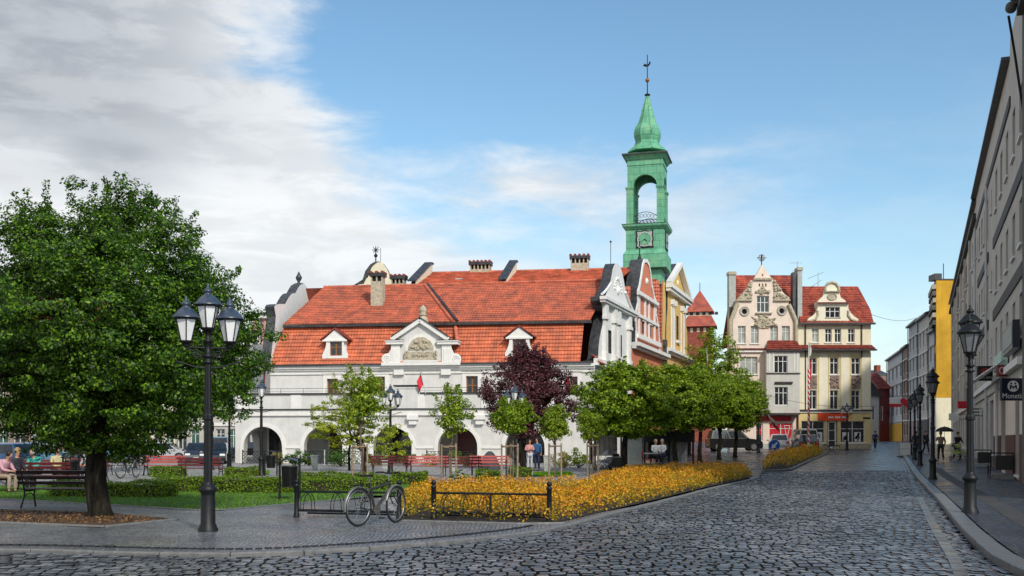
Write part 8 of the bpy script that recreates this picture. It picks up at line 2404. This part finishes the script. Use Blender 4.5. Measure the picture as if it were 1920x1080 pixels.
mb = MB(); mb.box(Sf, 6.4, 10.8, -.3, -.05, 4.62, 5.28, mk('pale_green_panel', (.42, .62, .55), .5, .05, 3, 0)); mb.build('panel', r)
def rail_box(label, s_, dd=.0):
    r = empty('stair_railing', Sf.p(s_, -.6, .1)); tag(r, label, 'railing'); mb = MB()
    for a, d in ((0, -.9), (0, -.1), (1.3, -.9)): mb.cyl(Sf.p(s_ + a, d, .1), Sf.p(s_ + a, d, 1.1), .025, n=7, m=M['iron'])
    mb.tube([Sf.p(s_, -.1, 1.1), Sf.p(s_, -.9, 1.1), Sf.p(s_ + 1.3, -.9, 1.1), Sf.p(s_ + 1.7, -.9, .95)], .028, 7, M['iron']); mb.build('rail', r)
    mb = MB(); mb.box(Sf, s_ + .15, s_ + .85, -.7, -.1, .45, 1.0, M['black_panel']); mb.build('box', r, .02); mb = MB(); mb.box(Sf, s_ - .2, s_ + 1.9, -.85, -.045, .1, .28, M['kerb']); mb.build('step', r)
rail_box('black railing with a dark box by the shop step at the right edge', 3.2); rail_box('black railing with a dark box by the second shop door on the right', 15.8)
r = empty('pavement_sign', at(1698, 857, .0)); tag(r, 'white pavement sign board on a metal frame in the street', 'sign'); c = tuple(r.location)
mb = MB()
for k in (0, 1): mb.box(WF, c[0] - .36, c[0] + .36, c[1] + .05, c[1] + .10, c[2] + .16 + k * .43, c[2] + .56 + k * .43, M['white'])
mb.build('board', r)
mb = MB(); mb.tube([(c[0] - .42, c[1] + .12, c[2]), (c[0] - .40, c[1] + .12, c[2] + 1.05), (c[0] - .38, c[1] + .12, c[2] + 1.25)], .025, 6, M['alloy']); mb.tube([(c[0] + .38, c[1] + .12, c[2]), (c[0] + .38, c[1] + .12, c[2] + 1.0)], .025, 6, M['alloy']); mb.box(WF, c[0] - .5, c[0] + .5, c[1] - .2, c[1] + .35, c[2] + .01, c[2] + .08, M['band']); mb.build('frame', r)
# banners and lit signs across the far street
r = empty('street_banner', GX(1670, 120) + (5.5,)); tag(r, 'red and white banner with a big red heart strung across the far street', 'banner')
Yq = 120; q = lambda px, py: ((px - 960) / F * Yq, HC + (HY - py) / F * Yq)
mb = MB(); 
for (x0, y0, x1, y1, m) in ((1668, 745, 1690, 760, 'white'), (1668, 757, 1690, 763, 'red'), (1710, 744, 1718, 764, 'white'), (1725, 745, 1735, 757, 'white')):
    a, b = q(x0, y1), q(x1, y0); mb.box(WF, a[0], b[0], Yq - (.02 if m == 'red' else 0), Yq + .03, a[1], b[1], M[m])
mb.build('cloth', r)
mb = MB(); c = q(1699, 754); h = []
for i in range(30): t = 2 * math.pi * i / 30; h.append((c[0] + .045 * 16 * math.sin(t) ** 3 * .95, c[1] + .045 * (13 * math.cos(t) - 5 * math.cos(2 * t) - 2 * math.cos(3 * t) - math.cos(4 * t)) * .85))
mb.prism(WF, h, Yq - .1, Yq, M['red']); mb.build('heart', r)
mb = MB(); a, b = q(1660, 743), q(1740, 742); mb.cyl((a[0], Yq + .05, a[1]), (b[0], Yq + .05, b[1]), .03, n=4, m=M['iron']); mb.build('cord', r)
def cable(label, pts): o = MB().tube(pts, .018, 5, M['iron']).build('overhead_cable'); tag(o, label, 'cable')
P0 = (*GX(1634, 101), 1.6 + 235 / F * 101); P1 = (*GX(1754, 127), 1.6 + 250 / F * 127)
cable('thin cable from the yellow corner house to the bright yellow gable', [tuple(Vector(P0).lerp(Vector(P1), t) - Vector((0, 0, 1.1 * math.sin(math.pi * t)))) for t in [i / 12 for i in range(13)]])
P0 = (*GX(1425, 101), 1.6 + 84 / F * 101); P1 = (*GX(1634, 101), 1.6 + 63 / F * 101)
cable('thin cable sagging across the fronts of the pink and yellow houses', [tuple(Vector(P0).lerp(Vector(P1), t) - Vector((0, 1.5, .5 * math.sin(math.pi * t)))) for t in [i / 12 for i in range(13)]])
